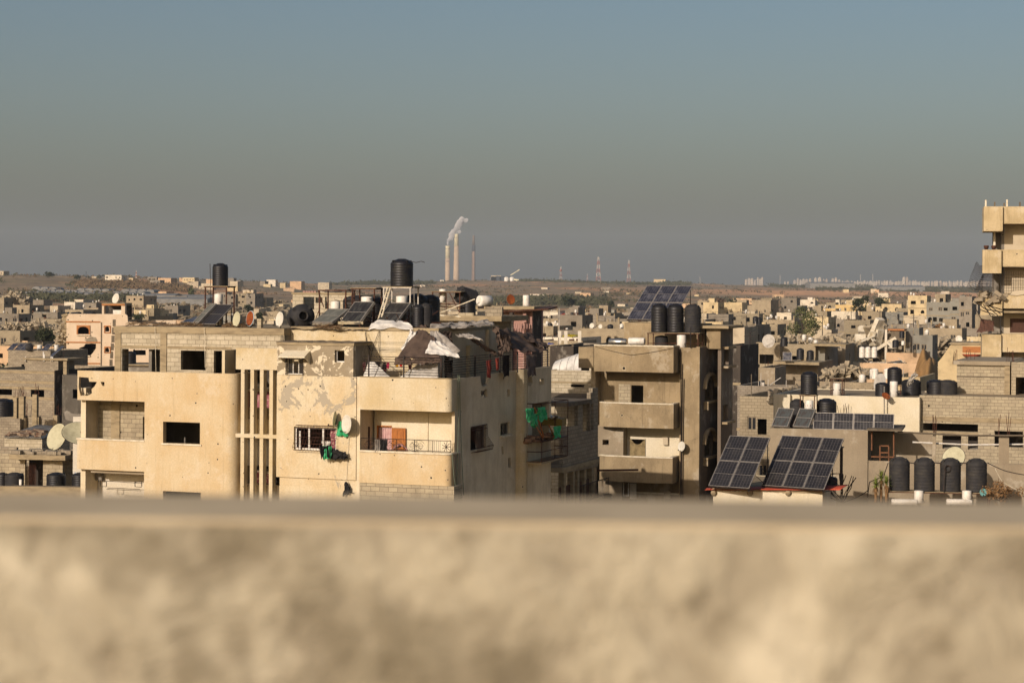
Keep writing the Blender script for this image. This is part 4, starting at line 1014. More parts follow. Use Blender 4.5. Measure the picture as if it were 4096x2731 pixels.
tarp('tarpaulin', 'twisted dark tarpaulin rope at the corner of the upper room', [wA(1975, 1312, 5.0), wA(1995, 1312, 5.0), wA(2018, 1430, 4.5), wA(1998, 1425, 4.5)], 6, 24, .0, .12, 2.4, 13, m_tarpd, group='tarpaulins on the terrace')
tarp('tarpaulin', 'dark brown tarpaulin roof over the far right end of the terrace', [wA(2050, 1402, 5.6), wA(2205, 1412, 8.5), wA(2100, 1335, 9.5), wA(1985, 1310, 6.5)], 34, 24, .08, .10, 1.8, 14, m_tarpd, group='tarpaulins on the terrace')
tarp('tarpaulin', 'thin torn strip hanging from the shaded ridge to the railing', [wA(1880, 1352, 3.0), wA(1895, 1350, 3.0), wA(1990, 1415, 3.6), wA(1980, 1420, 3.6)], 8, 16, .1, .08, 2, 15, m_tarpd, group='tarpaulins on the terrace')
MB().tube(wA(1765, 1436, .1), wA(1765, 1510, .1), .05, 8).build('tent_pole', m_iron); tag(bpy.data.objects['tent_pole'], 'dark upright pole carrying the brown tent at the terrace corner', 'pole')
tarp('bedsheet', 'white sheet spread behind the left end of the terrace railing', [wA(1452, 1512, .45), wA(1565, 1512, .45), wA(1496, 1447, .9), wA(1472, 1446, .9)], 16, 14, 0, .03, 1.5, 3, m_tarpw, 'bed sheet', 'white sheets on the terrace')
tarp('bedsheet', 'wide white sheet slanting up under the brown tent', [wA(1590, 1513, .45), wA(1752, 1513, .45), wA(1752, 1450, .6), wA(1680, 1450, .8)], 20, 14, 0, .03, 1.5, 8, m_tarpw, 'bed sheet', 'white sheets on the terrace')
lc = cable('clothes_line', 'cord carrying small washing in front of the lit terrace wall', [wA(1455, 1442, .8), wA(1640, 1448, .8)], .008, m_iron, .05, cat='clothes line')
for i, (px, mt, w, h, lab) in enumerate(((1456, m_pinkcl, .14, .42, 'pink bag hanging at the left end of the washing line'), (1512, m_blackc, .18, .22, 'small black shirt on the washing line, left of the grey one'), (1524, m_greyd, .16, .22, 'small grey shirt on the washing line'), (1538, m_blackc, .14, .26, 'dark sock sized cloth on the washing line beside the pink one'), (1552, flat('pink red cloth', 'c2365a', .8, '8f2444', 6), .14, .26, 'bright pink cloth on the washing line'), (1588, flat('yellow cloth', 'e0a818', .8, 'c98a12', 6), .16, .2, 'yellow cloth on the washing line beside the red one'), (1604, flat('red cloth', 'c0281e', .8, '951c16', 6), .14, .2, 'small red cloth beside the yellow cloth'), (1640, flat('dark red cloth', '6d1c1c', .8, '4d1414', 6), .16, .3, 'dark red cloth under the edge of the brown tent'), (1535, flat('maroon cloth', '4d2420', .8, '371a17', 6), .3, .34, 'maroon cloth hanging low below the washing line'))):
    drape('washing', lab, wA(px, 1446, .8 + .02 * i) - Vector((0, 0, .03 + (.1 if i == 8 else 0))), w, h, mt, 6, .02, i, 'washing', A.e.to_3d(), 'washing on the terrace')
drape('washing', 'reddish garment hung on the far shaded railing', wA(1958, 1440, 2.8), .5, .75, flat('faded red cloth', '7d3328', .85, '5a2822', 5), 8, .05, 20, 'washing', (A.n.x, A.n.y, 0), 'washing on the terrace')
drape('washing', 'second reddish garment on the far shaded railing, nearer its corner', wA(1990, 1432, 4.0), .4, .5, flat('dull red cloth', '8a3a2c', .85, '642c24', 5), 8, .05, 21, 'washing', (A.n.x, A.n.y, 0), 'washing on the terrace')
drape('washing', 'grey patterned blanket hung at the right end of the terrace', wA(2125, 1418, 6.5), 1.3, .95, flat('grey blanket', '6b5f58', .85, '3f3431', 3), 10, .06, 22, 'blanket', (A.n.x, A.n.y, 0), 'washing on the terrace')
drape('washing', 'dark blanket hung left of the grey patterned blanket', wA(2022, 1422, 6.0), .9, .95, flat('dark blanket', '29211f', .85, '1b1615', 3), 10, .06, 23, 'blanket', (A.n.x, A.n.y, 0), 'washing on the terrace')
drape('curtain', 'dark doorway curtain in the shade under the brown tent', wA(1795, 1440, 1.2), .4, .9, m_blackc, 8, .04, 24, 'curtain', A.e.to_3d())
for i, (a, b_, lab) in enumerate((((1462, 1322), (1475, 1440), 'left of the three'), ((1516, 1324), (1480, 1440), 'slanted back to the left of the three'), ((1518, 1324), (1521, 1440), 'straightest of the three'))):
    cable('hanging_cable', 'thin cable on the lit terrace wall, ' + lab, [wA(a[0], a[1], 1.72), wA((a[0] + b_[0]) / 2 - 4, (a[1] + b_[1]) / 2, 1.7), wA(b_[0], b_[1], 1.72)], .012, m_iron, 0, 'cables on the terrace wall')
cable('hanging_cable', 'thick black cable sweeping down the lit terrace wall to the washing line', [wA(1461, 1330, 1.6), wA(1470, 1380, 1.3), wA(1495, 1420, 1.0), wA(1530, 1448, .7)], .018, m_iron, 0, 'cables on the terrace wall')
for k, y in enumerate((1366, 1390, 1397)): cable('hanging_cable', 'level wire across the lit terrace wall, %s of three' % ('highest', 'middle', 'lowest')[k], [wA(1470, y, 1.7), wA(1640, y + 3, 1.5)], .008, m_iron, .02, 'level wires on the terrace wall')
ladder = MB()
for k in range(7): y = 1492 + k * 8; p = wA(2060, y, v1 * .9); q = wA(2070, y - 4, v1 * .9)
# ---- things on the cream facade
dd = dish('white oval dish bolted to the facade above the green bag', wA(1390, 1730, -.38), .33, 48, 4, m_dish, 'dishes on the facade', pole=.30, ell=1.2)
dd.location.z = A.Z(1390, 1722)
dd = dish('rusty dish seen edge on beside the green bag on the facade', wA(1343, 1730, -.30), .3, 100, 5, m_dishy, 'dishes on the facade', pole=.30)
dd.location.z = A.Z(1345, 1702)
drape('cloth_bag', 'bright green bag hung behind the white facade dish', wA(1369, 1685, -.14), .34, .62, m_green, 14, .06, 31, 'bag', A.e.to_3d(), taper=-.6)
drape('cloth', 'green cloth tangled on the lower corner of the bulging grille', wA(1308, 1783, -.42), .42, .56, m_green, 14, .07, 32, 'cloth', A.e.to_3d())
drape('cloth', 'black cloth tangled with the green one on the grille', wA(1290, 1783, -.46), .32, .5, m_blackc, 12, .07, 33, 'cloth', A.e.to_3d(), taper=.5)
drape('cloth', 'black cloth strip between the two folds of green cloth', wA(1314, 1781, -.48), .14, .5, m_blackc, 8, .05, 36, 'cloth', A.e.to_3d())
tarp('cloth', 'torn black plastic flying out to the right of the tangled green cloth', [wA(1320, 1840, -.3), wA(1388, 1836, -.3), wA(1384, 1815, -.3), wA(1316, 1785, -.35)], 16, 8, .0, .07, 2, 34, m_blackc, 'plastic sheet')
tarp('cloth', 'small black rag hanging from a cord low on the facade', [wA(1370, 1985, -.1), wA(1405, 1970, -.1), wA(1388, 1930, -.1), wA(1380, 1928, -.1)], 8, 10, .0, .05, 2, 35, m_blackc, 'rag')
cable('hanging_cable', 'cord hanging down from the facade dish to the black rag', [wA(1397, 1725, -.06), wA(1393, 1800, -.05), wA(1388, 1880, -.05), wA(1384, 1932, -.08)], .009, m_sill, 0)
for i, (px, mt, w, h, lab) in enumerate(((1510, m_tarpg, .28, .5, 'pale lace cloth thrown over the balcony railing'), (1535, m_blackc, .36, .5, 'black cloth thrown over the balcony railing'))):
    drape('cloth', lab, wA(px, 1757, -.02), w, h, mt, 10, .04, 40 + i, 'cloth', A.e.to_3d(), 'cloths on the balcony railing')
o = MB().sheet(lambda i, j: tuple(wA(1565 + 68 * i, 1807, .3 + .4 * j) + Vector((0, 0, .34 * sin(pi * i) ** .7 * (1 - .6 * abs(j - .4)) * (1 + .35 * noise.noise(Vector((i * 7, j * 5, 2))))))), 20, 10).build('laundry_heap', flat('mixed pink laundry', 'b98a86', .9, '7a5548', 6, bumpy=.6)); tag(o, 'heap of pink and brown bedding lying behind the balcony railing', 'bedding'); solidify(o, .02)
for i, (pts, lab) in enumerate(((((1838, 1500), (1840, 1620), (1846, 1800), (1855, 1980)), 'green hose hanging down the shaded side, the left one'), (((1832, 1500), (1833, 1700), (1826, 1985)), 'pale cable hanging beside the green hose'), (((1808, 1815), (1815, 1900), (1828, 1985)), 'green hose hanging from the corner of the lower balcony'))):
    cable('hanging_cable', lab, [A.world(uS + .06, A.V(x, uS + .06, y), A.side(x, y, uS + .06)[1]) for x, y in pts], .016, flat('faded green hose%d' % i, '6f7864', .8), 0, 'hoses on the shaded side')
# green cloths on the far cage balcony
cg = thing('balcony_cage', 'rusty iron cage balcony full of clutter on the shaded side', 'balcony cage', frame=A)
va, vb_ = A.V(2108, uP, 1650), A.V(2215, uP, 1650); c0, c1 = A.side(2150, 1842, uP + .3)[1], A.side(2150, 1612, uP + .3)[1]
g = MB(); n_ = 22; un = uP + .7
for k in range(n_ + 1):
    v = va + (vb_ - va) * k / n_; g.tube((un, v, c0), (un, v, c0 + .9), .012, 3)
for z in (c0, c0 + .45, c0 + .9, c1): g.tube((un, va, z), (un, vb_, z), .02, 4); g.tube((uP, va, z), (un, va, z), .02, 4); g.tube((uP, vb_, z), (un, vb_, z), .02, 4)
for v in (va, (va + vb_) / 2, vb_): g.tube((un, v, c0), (un, v, c1), .02, 4)
g.build('cage_bars', m_rust, cg); MB().box(uP + .01, un, va, vb_, c0 - .1, c0 - .01).build('floor', m_conc, cg)
MB().box(uP + .01, un, va, vb_, c0 + .9, c0 + .93).build('shelf', m_woodd, cg)
def onside(px, py, u): return A.world(u, A.V(px, u, py), A.side(px, py, u)[1])
for i, (px, py, w, h, lab) in enumerate(((2122, 1632, .9, .6, 'first green cloth from the left on the cage balcony'), (2140, 1655, .8, .55, 'green cloth drooping lowest in the middle of the cage balcony'), (2168, 1628, 1.0, .55, 'knotted green cloth at the top of the cage balcony'), (2180, 1640, .5, .4, 'small green cloth behind the knotted one'), (2225, 1705, 1.0, .55, 'green bag at the right end of the cage balcony'))):
    drape('cloth', lab, onside(px, py, uP + .8 + .03 * i), w, h, m_green, 12, .10, 50 + i, 'cloth', (A.n.x, A.n.y, 0), 'green cloths on the cage balcony')
b = MB()
for a, c in (((2138, 1630), (2175, 1745)), ((2196, 1700), (2215, 1745)), ((2135, 1690), (2172, 1750))): b.tube(onside(*a, uP + .85), onside(*c, uP + .75), .035, 5)
o = b.build('wooden_sticks', m_wood); tag(o, 'orange wooden sticks poking up through the green cloths', 'sticks')
o = MB().box(-.5, .5, -.35, .35, 0, .32).build('storage_box', flat('olive plastic', '6a5a20', .6)); o.location = onside(2216, 1700, uP + .5); o.rotation_euler = (0, 0, RZ); tag(o, 'olive plastic crate with foil on top on the cage balcony', 'crate')
tarp('foil_sheet', 'silver foil heap on the olive crate', [onside(2200, 1682, uP + .4), onside(2236, 1682, uP + .4), onside(2232, 1672, uP + .7), onside(2204, 1672, uP + .7)], 10, 8, -.1, .1, 2, 3, m_steel, 'foil')
rub = MB(); rnd = random.Random(3); cols = []
for i in range(60): p = onside(rnd.uniform(2105, 2215), 1762, uP + rnd.uniform(.15, .65)); p.z = c0 + .935 + rnd.uniform(0, .22); rub.cbox(p, (rnd.uniform(.1, .4), rnd.uniform(.1, .3), rnd.uniform(.04, .15)), Matrix.Rotation(rnd.uniform(0, 3), 3, 'Z'))
o = rub.build('clutter', flat('mixed clutter', '8a6a50', .9, '4a3a30', 4)); tag(o, 'boards and rags piled on the shelf of the cage balcony', 'clutter', kind='stuff')

for k, (q, lab) in enumerate((([(1640, 1312, 2.4), (1712, 1322, 1.8), (1700, 1300, 3.2), (1650, 1300, 3.4)], 'black torn sheet bunched behind the top of the brown tent'), ([(1745, 1330, 1.75), (1800, 1328, 2.6), (1812, 1372, 2.4), (1770, 1380, 1.9)], 'torn dark flap hanging on the shaded wall right of the brown tent'), ([(2080, 1345, 8), (2190, 1400, 8.6), (2200, 1385, 9.6), (2110, 1330, 9.8)], 'second dark sheet lying over the far right tarpaulin'), ([(1995, 1330, 6), (2040, 1345, 6.2), (2052, 1400, 6), (2010, 1410, 5.8)], 'dark torn sheet hanging below the far right tarpaulin'))):
    tarp('tarpaulin', lab, [wA(*c) for c in q], 18, 14, .04, .09, 2.0, 60 + k, m_tarpd, group='tarpaulins on the terrace')
g = MB(); rnd = random.Random(33)
for i in range(70):
    px = rnd.uniform(1240, 1720); p = on(px, rnd.uniform(2.6, 5.5), ZR2 + rnd.uniform(0, .25)); a = rnd.uniform(-3, 3); L = rnd.uniform(.3, 1.2); g.tube(p, p + Vector((cos(a) * L, sin(a) * L, rnd.uniform(-.1, .6))), .02, 4)
o = g.build('scrap_metal', m_rust); tag(o, 'tangle of rusty pipes and scrap between the collectors and stands', 'scrap', kind='stuff')
for k, (a, c) in enumerate((((1341, 1200, 3.5), (1467, 1190, 3.7)), ((1467, 1195, 3.6), (1560, 1160, 3.9)), ((1270, 1160, 4.2), (1420, 1152, 4.4)), ((1640, 1200, 4), (1760, 1190, 9)))):
    cable('hanging_cable', 'loose cable between the roof stands, %s from the left' % ('second', 'third', 'first', 'fourth')[k], [wA(*a), wA(*c)], .014, m_iron, .12, 'cables between the roof stands')
# ================================================================ tan building with three balconies, right of the cream one
B = Frame(2720, 114, 20)
Br = thing('balcony_building', 'tan rendered building with three stacked balconies under a big solar array', 'building', frame=B)
def FW(fr, root, name, rc, v, mat, holes=(), th=.2, zb=None, zt=None):
    """front wall from a photo rectangle, holes given as photo rectangles"""
    r = list(fr.rect(*rc, v)); 
    if zb is not None: r[2] = zb
    if zt is not None: r[3] = zt
    hs = [R4(*fr.rect(*h, v)) if len(h) == 4 and not hasattr(h[0], '__len__') else h for h in holes]
    return MB().wall(R4(*r), hs, v, v + th).build(name, mat, root)
def FB(fr, root, name, rc, v0, v1_, mat, zb=None):
    r = list(fr.rect(*rc, v0))
    if zb is not None: r[2] = zb
    return MB().box(r[0], r[1], v0, v1_, r[2], r[3]).build(name, mat, root)
uBr = B.U(2695, 0, 1650)
for rc, cap in (((2376, 1385, 2694, 1488), 1), ((2393, 1615, 2694, 1710), 1), ((2393, 1828, 2690, 1928), 1)):
    r = B.rect(*rc, 0); n_ = 10
    pth = [(r[0], .25), (r[0] + .4, .05)] + [(r[0] + .4 + (r[1] - r[0] - .4) * k / n_, -.12 * sin(pi * k / n_)) for k in range(n_ + 1)] + [(r[1], 1.6)]
    if rc[1] < 1400: pth = [(r[0], 0), (r[1], 0), (r[1], 1.6)]
    MB().band(pth, r[2], r[3], .16, False).build('parapet', m_tan, Br)
    MB().band([(x, y - .03) for x, y in pth], r[3] + .002, r[3] + .07, .24, False).build('coping', m_sill, Br)
    MB().box(r[0] + .17, r[1] - .17, .17, 2.6, r[2] + .02, r[2] + .16).build('slab', m_greyr, Br)
r = B.rect(2314, 1388, 2374, 1472, .3); MB().box(r[0], r[1], .3, 2.5, r[2], r[3]).build('parapet', m_tan, Br)
FW(B, Br, 'wall', (2718, 1390, 2797, 2000), 1.0, m_tan, zb=0)
uBs = B.U(2797, 1.0, 1700); zBt = B.Z(2750, 1390, 1.0)
# recessed walls
dB = B.rect(2525, 1541, 2573, 1612, 1.5)
z2 = B.Z(2540, 1613); z3 = B.Z(2540, 1828)
r = B.rect(2370, 1480, 2720, 1640, 1.5); MB().wall(R4(r[0], r[1] + .3, z2 - 1.2, r[3] + .5), [R4(dB[0], dB[1], z2 - 1.19, dB[3])], 1.5, 1.7).build('wall', m_tan, Br)
r = B.rect(2475, 1536, 2522, 1608, 1.48); MB().box(r[0], r[1], 1.47, 1.498, r[2], r[3]).build('block_patch', m_block, Br)
r = B.rect(2366, 1485, 2384, 1612, .6); MB().box(r[0], r[1], .5, 1.6, z2 - 2.0, r[3] + .3).build('column', m_tan, Br)
r = B.rect(2393, 1700, 2497, 1835, .9); MB().wall(R4(r[0], r[1], z3 - .1, B.Z(2450, 1705)), [R4(*B.rect(2414, 1757, 2439, 1778, .9))], .7, 1.55).build('wall', m_greyr, Br)
dc = B.rect(2523, 1756, 2580, 1835, 1.5)
MB().wall(R4(r[1] - .2, uBr + .4, z3 - 1, B.Z(2600, 1705)), [R4(dc[0], dc[1], z3 - .99, dc[3])], 1.5, 1.7).build('wall', m_whitew, Br)
MB().sheet(lambda i, j: (dc[0] - .03 + i * (dc[1] - dc[0] + .06), 1.42 + .03 * sin(i * 14 + j * 3), dc[3] + .05 - (.95 - .38 * sin(pi * i) * (1 - 0)) * 0 - (j * (dc[3] - z3 + 1) if True else 0) - .35 * sin(pi * i) * (1 - j)), 18, 10).build('curtain', flat('khaki sheet', '8a7a58', .9, '6a5c40', 4), Br)
r = B.rect(2652, 1749, 2671, 1779, 1.3); MB().box(r[0], r[1], 1.3, 1.49, r[2], r[3]).build('meter_box', m_hpale, Br)
# lowest level
FW(B, Br, 'wall', (2393, 1925, 2488, 2000), .9, m_greyr, [(2414, 1973, 2446, 1996)], 1.5, zb=0)
r = B.rect(2490, 1925, 2720, 2000, 1.8); MB().box(r[0], r[1] + .3, 1.8, 2.0, 0, B.Z(2600, 1925)).build('wall', m_tan, Br)
g = MB(); r = B.rect(2519, 1932, 2545, 1995, 1.2)
for k in range(16): z = r[2] + (r[3] - r[2]) * k / 16; g.box(r[0], r[1], 1.2, 1.23, z, z + .045)
g.build('shutter', m_boiler, Br)
g = MB(); r = B.rect(2492, 1930, 2515, 1980, 1.0)
for q in ((r[0], r[0] + .05, r[2], r[3]), (r[1] - .05, r[1], r[2], r[3]), (r[0], r[1], r[2] - .05, r[2])): g.box(q[0], q[1], 1.0, 1.06, q[2], q[3])
g.build('window', m_pvc, Br)
MB().box(B.U(2523, 1.6), uBr, 1.5, 1.6, B.Z(2620, 1975, 1.5), B.Z(2620, 1969, 1.5)).build('ledge', m_sill, Br)
r = B.rect(2655, 1965, 2679, 1993, 1.4); MB().box(r[0], r[1], 1.4, 1.6, r[2], r[3]).build('meter_box', m_hpale, Br)
# back shell, roof
vB2 = B.V(2885, uBs, 1500)
wins = [(2820, 1537, 2852, 1600), (2818, 1757, 2850, 1822)]
hs = []
for w_ in wins:
    q = B.srect(*w_, uBs); hs.append(arch(q[0], q[1], q[2], q[3] + .25, .45, 8))
MB().wall(R4(1.2, vB2, 0, zBt), hs, uBs - .2, uBs, axis='x').build('wall', plaster('smooth render with painted shade', '6e6255', '796c5c', dirt='423b33', pock=1, big=.4), Br)  # colour darker than the front, painting in this side's deep shade
for q, w_ in zip(hs, wins):
    c = B.srect(*w_, uBs); g = MB(); n_ = 9; vm = (c[0] + c[1]) / 2; hw = (c[1] - c[0]) / 2 + .25; zc_ = c[3] - .2
    for k in range(n_):
        a0, a1 = pi * k / n_, pi * (k + 1) / n_
        P = [(vm + rr_ * hw * cos(a), zc_ + rr_ * (hw * .62) * sin(a)) for a in (a0, a1) for rr_ in (1, 1.22)]
        g.add([(uBs + .001, P[0][0], P[0][1]), (uBs + .001, P[1][0], P[1][1]), (uBs + .001, P[3][0], P[3][1]), (uBs + .001, P[2][0], P[2][1]), (uBs + .2, P[0][0], P[0][1]), (uBs + .2, P[1][0], P[1][1]), (uBs + .2, P[3][0], P[3][1]), (uBs + .2, P[2][0], P[2][1])], [(3, 2, 1, 0), (4, 5, 6, 7), (0, 1, 5, 4), (2, 3, 7, 6), (1, 2, 6, 5), (3, 0, 4, 7)])
    g.build('window_hood', m_tan, Br)
    MB().box(uBs + .001, uBs + .3, c[0] - .35, c[1] + .5, c[2] - .14, c[2] - .02).build('sill', m_tan, Br)
    MB().box(uBs + .001, uBs + .28, c[0] - .3, c[0] - .1, c[2] - .5, c[2] - .15).build('bracket', m_tan, Br)
    MB().box(uBs - .17, uBs - .12, c[0] + .1, c[0] + .17, c[2], c[3]).build('window', m_pvc, Br)
MB().box(B.U(2376, 2.7), uBs - .21, 1.2, vB2, zBt - .25, zBt - .1).build('roof', m_roof, Br)
MB().box(uBs - .2, uBs, 1.0, vB2, zBt + .002, zBt + .05).build('coping', m_conc, Br)
MB().box(B.U(2376, 3.2), uBs - .25, 6.5, 6.7, 0, zBt - .3).build('wall', m_greyr, Br)
MB().box(B.U(2376, 2.7), B.U(2376, 2.7) + .2, 2.7, vB2, 0, zBt - .26).build('wall', m_greyr, Br)
# stair tower at the back
vT = 2.6; uT0, uT1 = B.U(2826, vT, 1350), B.U(2882, vT, 1350); zT = B.Z(2850, 1313, vT); vT2 = B.V(2932, uT1, 1350)
MB().box(uT0, uT1, vT, vT + .2, zBt - .1, zT).build('wall', m_tan, Br)
qs = [B.srect(2897, 1398, 2915, 1460, uT1), B.srect(2893, 1618, 2912, 1682, uT1)]
MB().wall(R4(vT + .201, vT2, 0, zT), [R4(*q) for q in qs], uT1 - .2, uT1, axis='x').build('wall', bpy.data.materials['smooth render with painted shade'], Br)
for q in qs: MB().box(uT1 + .002, uT1 + .35, q[0] - .4, q[1] + .5, q[2] - .15, q[2] - .02).build('sill', m_tan, Br)
MB().box(uT1 + .002, uT1 + .35, qs[0][0] - .4, qs[0][1] + .5, qs[0][3] + .05, qs[0][3] + .2).build('lintel', m_tan, Br)
MB().wall(ragged(R4(uT0 - .4, uT1 + .6, vT - .5, vT2 + .2), .06, 5, .4), [], zT + .002, zT + .16, axis='z').build('roof', m_conc, Br)
MB().box(uT1 - 3, uT1 - .2, vT2 - .2, vT2, 0, zT).build('wall', m_greyr, Br)
# small stair room that carries the solar array
r = B.rect(2497, 1292, 2820, 1390, 3.5); MB().box(r[0], r[1], 3.5, 5.2, zBt - .1, r[3]).build('wall', m_tan, Br)
ZB_ = B.Z(2600, 1292, 3.5)
onB = lambda px, v, z, py=1300: B.world(B.U(px, v, py), v, z)
pv_array('big tilted array of six dusty blue panels on the tan building', onB(2598, 3.4, ZB_), radians(-36), 3, 2, 1.06, 1.5, 42, .2, m_pvb, None)
zdk = B.Z(2700, 1330, 1.6)
s_ = stand('long rusty stand carrying three black tanks on the tan building', onB(2702, 1.9, zBt - .1, 1330), 3.0, 1.1, zdk - zBt + .02, m_rust, 'rusty iron tank stands', RZ)
for i, (px, lab) in enumerate(((2637, 'left one of the three black tanks in front of the blue array'), (2702, 'middle one of the three black tanks in front of the blue array'), (2771, 'right one of the three black tanks on the tan building, greyer than the others'))):
    tank(lab, onB(px, 1.9, zdk, 1300), .475, 1.68, m_tank if i < 2 else m_tankg, 'three tanks on the tan building')
boiler('white boiler under the three black tanks', onB(2726, 1.5, zBt - .1, 1380), .27, .8)
tank('black tank half hidden under the three black tanks', onB(2645, 2.2, zBt - .1, 1380), .4, .75, m_tankg, 'black water tanks')
def lying(label, p, r, L, yaw, mat, name='water_cylinder', cat='water heater', group=None):
    root = thing(name, label, cat, p, radians(yaw), group); M_ = Matrix.Translation((0, 0, r)) @ Matrix.Rotation(pi / 2, 4, 'Y')
    MB().lathe([(r * .8, -L / 2), (r, -L / 2 + .04), (r, L / 2 - .04), (r * .8, L / 2)], 20, M_).build('drum', mat, root)
    MB().box(-L * .35, -L * .3, -r * .8, r * .8, -.12, .03).build('foot', m_iron, root); MB().box(L * .3, L * .35, -r * .8, r * .8, -.12, .03).build('foot', m_iron, root)
    return root
lying('shiny steel solar cylinder lying on the tan roof edge', onB(2472, 1.3, B.Z(2470, 1381, 1.3), 1370), .2, 1.1, -20, m_steel)
lying('white cylinder lying beside the shiny steel one', onB(2547, 1.3, B.Z(2550, 1379, 1.3), 1370), .21, .98, -20, m_boiler)
dd = dish('white dish with a sharp round shadow on the tan wall strip', B.world(B.U(2728, .55, 1790), .55, B.Z(2728, 1806, .55)), .27, 48, 10, m_dish, 'dishes on the tan building', pole=.3)
for k, (x0, x1) in enumerate(((2722, 2724), (2730, 2727), (2736, 2733))): cable('hanging_cable', 'dark cable running down the tan wall strip, %s of three' % ('leftmost', 'middle', 'rightmost')[k], [wA(x0, 1395 + 60 * k, .94, B), wA(x1, 1700, .94, B), wA(x1 - 2, 1990, .94, B)], .022, m_iron, 0, 'cables on the tan building')
cable('hanging_cable', 'thin cable sagging across the topmost tan parapet', [wA(2382, 1386, -.04, B), wA(2525, 1420, -.05, B), wA(2692, 1392, -.04, B)], .01, m_iron, .03)
cable('rusty_pole', 'thin rusty pole on the dark side of the tan building', [B.world(uBs + .3, B.V(2917, uBs + .3, 1450), B.side(2917, 1352, uBs + .3)[1]), B.world(uBs + .3, B.V(2914, uBs + .3, 1450), B.side(2914, 1570, uBs + .3)[1])], .03, m_rust, 0, cat='pole')
cable('roof_pole', 'grey upright pole in front of the right black tank', [wA(2763, 1310, .9, B), wA(2763, 1392, .9, B)], .03, m_iron, 0, cat='pole')
# ---- neighbours of the tan building -------------------------------------------------------
def shell(fr, name, label, rc, v, depth, mat, holes=(), sholes=(), roofz=None, zb=0, side=True, roofmat=None, cat='house', par=.5, sidemat=None, group=None):
    """house with its lit front from a photo rectangle, right side, back, roof and parapet"""
    root = thing(name, label, cat, frame=fr, group=group); r = list(fr.rect(*rc, v)); r[2] = zb
    MB().wall(R4(*r), [R4(*fr.rect(*h, v)) if not hasattr(h[0], '__len__') else fr.poly(h, v) for h in holes], v, v + .2).build('wall', mat, root)
    g = MB().wall(R4(v + .201, v + depth, zb, r[3]), [R4(*h) for h in sholes], r[1] - .2, r[1], axis='x'); g.build('wall', sidemat or mat, root)
    MB().box(r[0], r[1] - .201, v + depth - .2, v + depth, zb, r[3]).box(r[0], r[0] + .2, v + .201, v + depth - .201, zb, r[3]).build('wall', mat, root)
    MB().box(r[0] + .201, r[1] - .201, v + .201, v + depth - .201, r[3] - par - .15, r[3] - par).build('roof', roofmat or m_roof, root)
    nf = int((r[3] - zb) / 3)
    for k in range(1, nf): MB().box(r[0] + .201, r[1] - .201, v + .25, v + depth - .201, r[3] - par - 3.1 * k - .1, r[3] - par - 3.1 * k).build('floor', m_greyd, root)
    return root, r
Fm = Frame(2290, 122, 20)
rF, r = shell(Fm, 'block_house', 'pale block house with a white barrel tent on top, left of the tan building', (2190, 1481, 2368, 1700), 0, 7, m_blockw, [(2283, 1538, 2336, 1548)], par=.3)
MB().box(r[0], r[1], -.03, -.003, Fm.Z(2280, 1532), Fm.Z(2280, 1526)).build('beam', m_conc, rF)
# barrel tent on it
tt = thing('barrel_tent', 'white plastic tent on curved ribs, open to the right, on the block house', 'tent', Fm.world(Fm.U(2262, 1.6, 1440), 1.6, r[3] - .3), RZ)
zt_ = Fm.Z(2290, 1404, 1.6) - (r[3] - .3)
def tf(i, j):
    a = pi * (.5 + .5 * j); return (-.75 + 1.9 * i, -.15 + 1.9 * cos(a) * .6 + .9, max(0, zt_ * (.55 + .45 * i) * sin(a) ** .7) + .03 * noise.noise(Vector((i * 9, j * 9, 1))))
solidify(MB().sheet(tf, 18, 12, False).build('cover', m_tarpw, tt), .02)
for k in range(5): MB().path([tf(k / 4, q / 8) for q in range(9)], .025, 5).build('rib', m_alu, tt)
MB().box(-.6, 1.2, 1.0, 1.1, 0, zt_ * .8).build('back_sheet', m_dark, tt)
# shaded unfinished block building between the cream and the tan one
E = Frame(2248, 99, 20); Er = thing('unfinished_building', 'shaded unfinished block building with gaps, between the cream and the tan building', 'building', frame=E)
def es(px, py): return E.side(px, py, 0)
zE1 = es(2300, 1620)[1]
P = E.spoly([(2252, 1960), (2252, 1712), (2262, 1700), (2310, 1704), (2310, 1652), (2312, 1620), (2360, 1612), (2361, 1590), (2367, 1590), (2367, 1555), (2392, 1552), (2392, 1866), (2360, 1880), (2252, 1895)])
P = E.spoly([(2252, 1893), (2252, 1690), (2264, 1690), (2264, 1706), (2312, 1703), (2312, 1618), (2362, 1610), (2362, 1570), (2370, 1570), (2370, 1552), (2392, 1550), (2392, 1866)])
MB().wall(P, [E.spoly([(2331, 1728), (2331, 1616), (2361, 1614), (2361, 1724)]), E.spoly([(2364, 1720), (2364, 1614), (2374, 1612), (2374, 1718)])], -.2, 0, axis='x').build('wall', m_blockg, Er)
v0e, v1e = es(2252, 1700)[0], es(2392, 1700)[0]
MB().box(-6, .1, v0e - .3, v1e, es(2320, 1866)[1] - .05, es(2320, 1850)[1]).build('slab', m_conc, Er)
MB().box(-6, .15, v0e + .3, v1e - 1.5, zE1 + .003, zE1 + .2).build('slab', m_concd, Er)
MB().box(-3.2, -3.0, v0e + .0, v1e - .5, 0, zE1).build('wall', m_greyd, Er); MB().box(-5, -3.21, v0e, v0e + .2, 0, zE1).build('wall', m_greyd, Er)
for py in (2264, 2300, 2318, 2345, 2375): v_ = es(py, 1900)[0]; MB().box(-.35, -.05, v_ - .15, v_ + .15, 0, es(2320, 1868)[1]).build('column', m_conc, Er)
MB().box(-.22, -.20, v0e, v1e - .4, 0, es(2320, 1930)[1]).build('panel', m_woodd, Er)
g = MB(); vq0, vq1 = es(2285, 1930)[0], es(2400, 1930)[0]; zq0, zq1 = es(2340, 1990)[1], es(2340, 1925)[1]
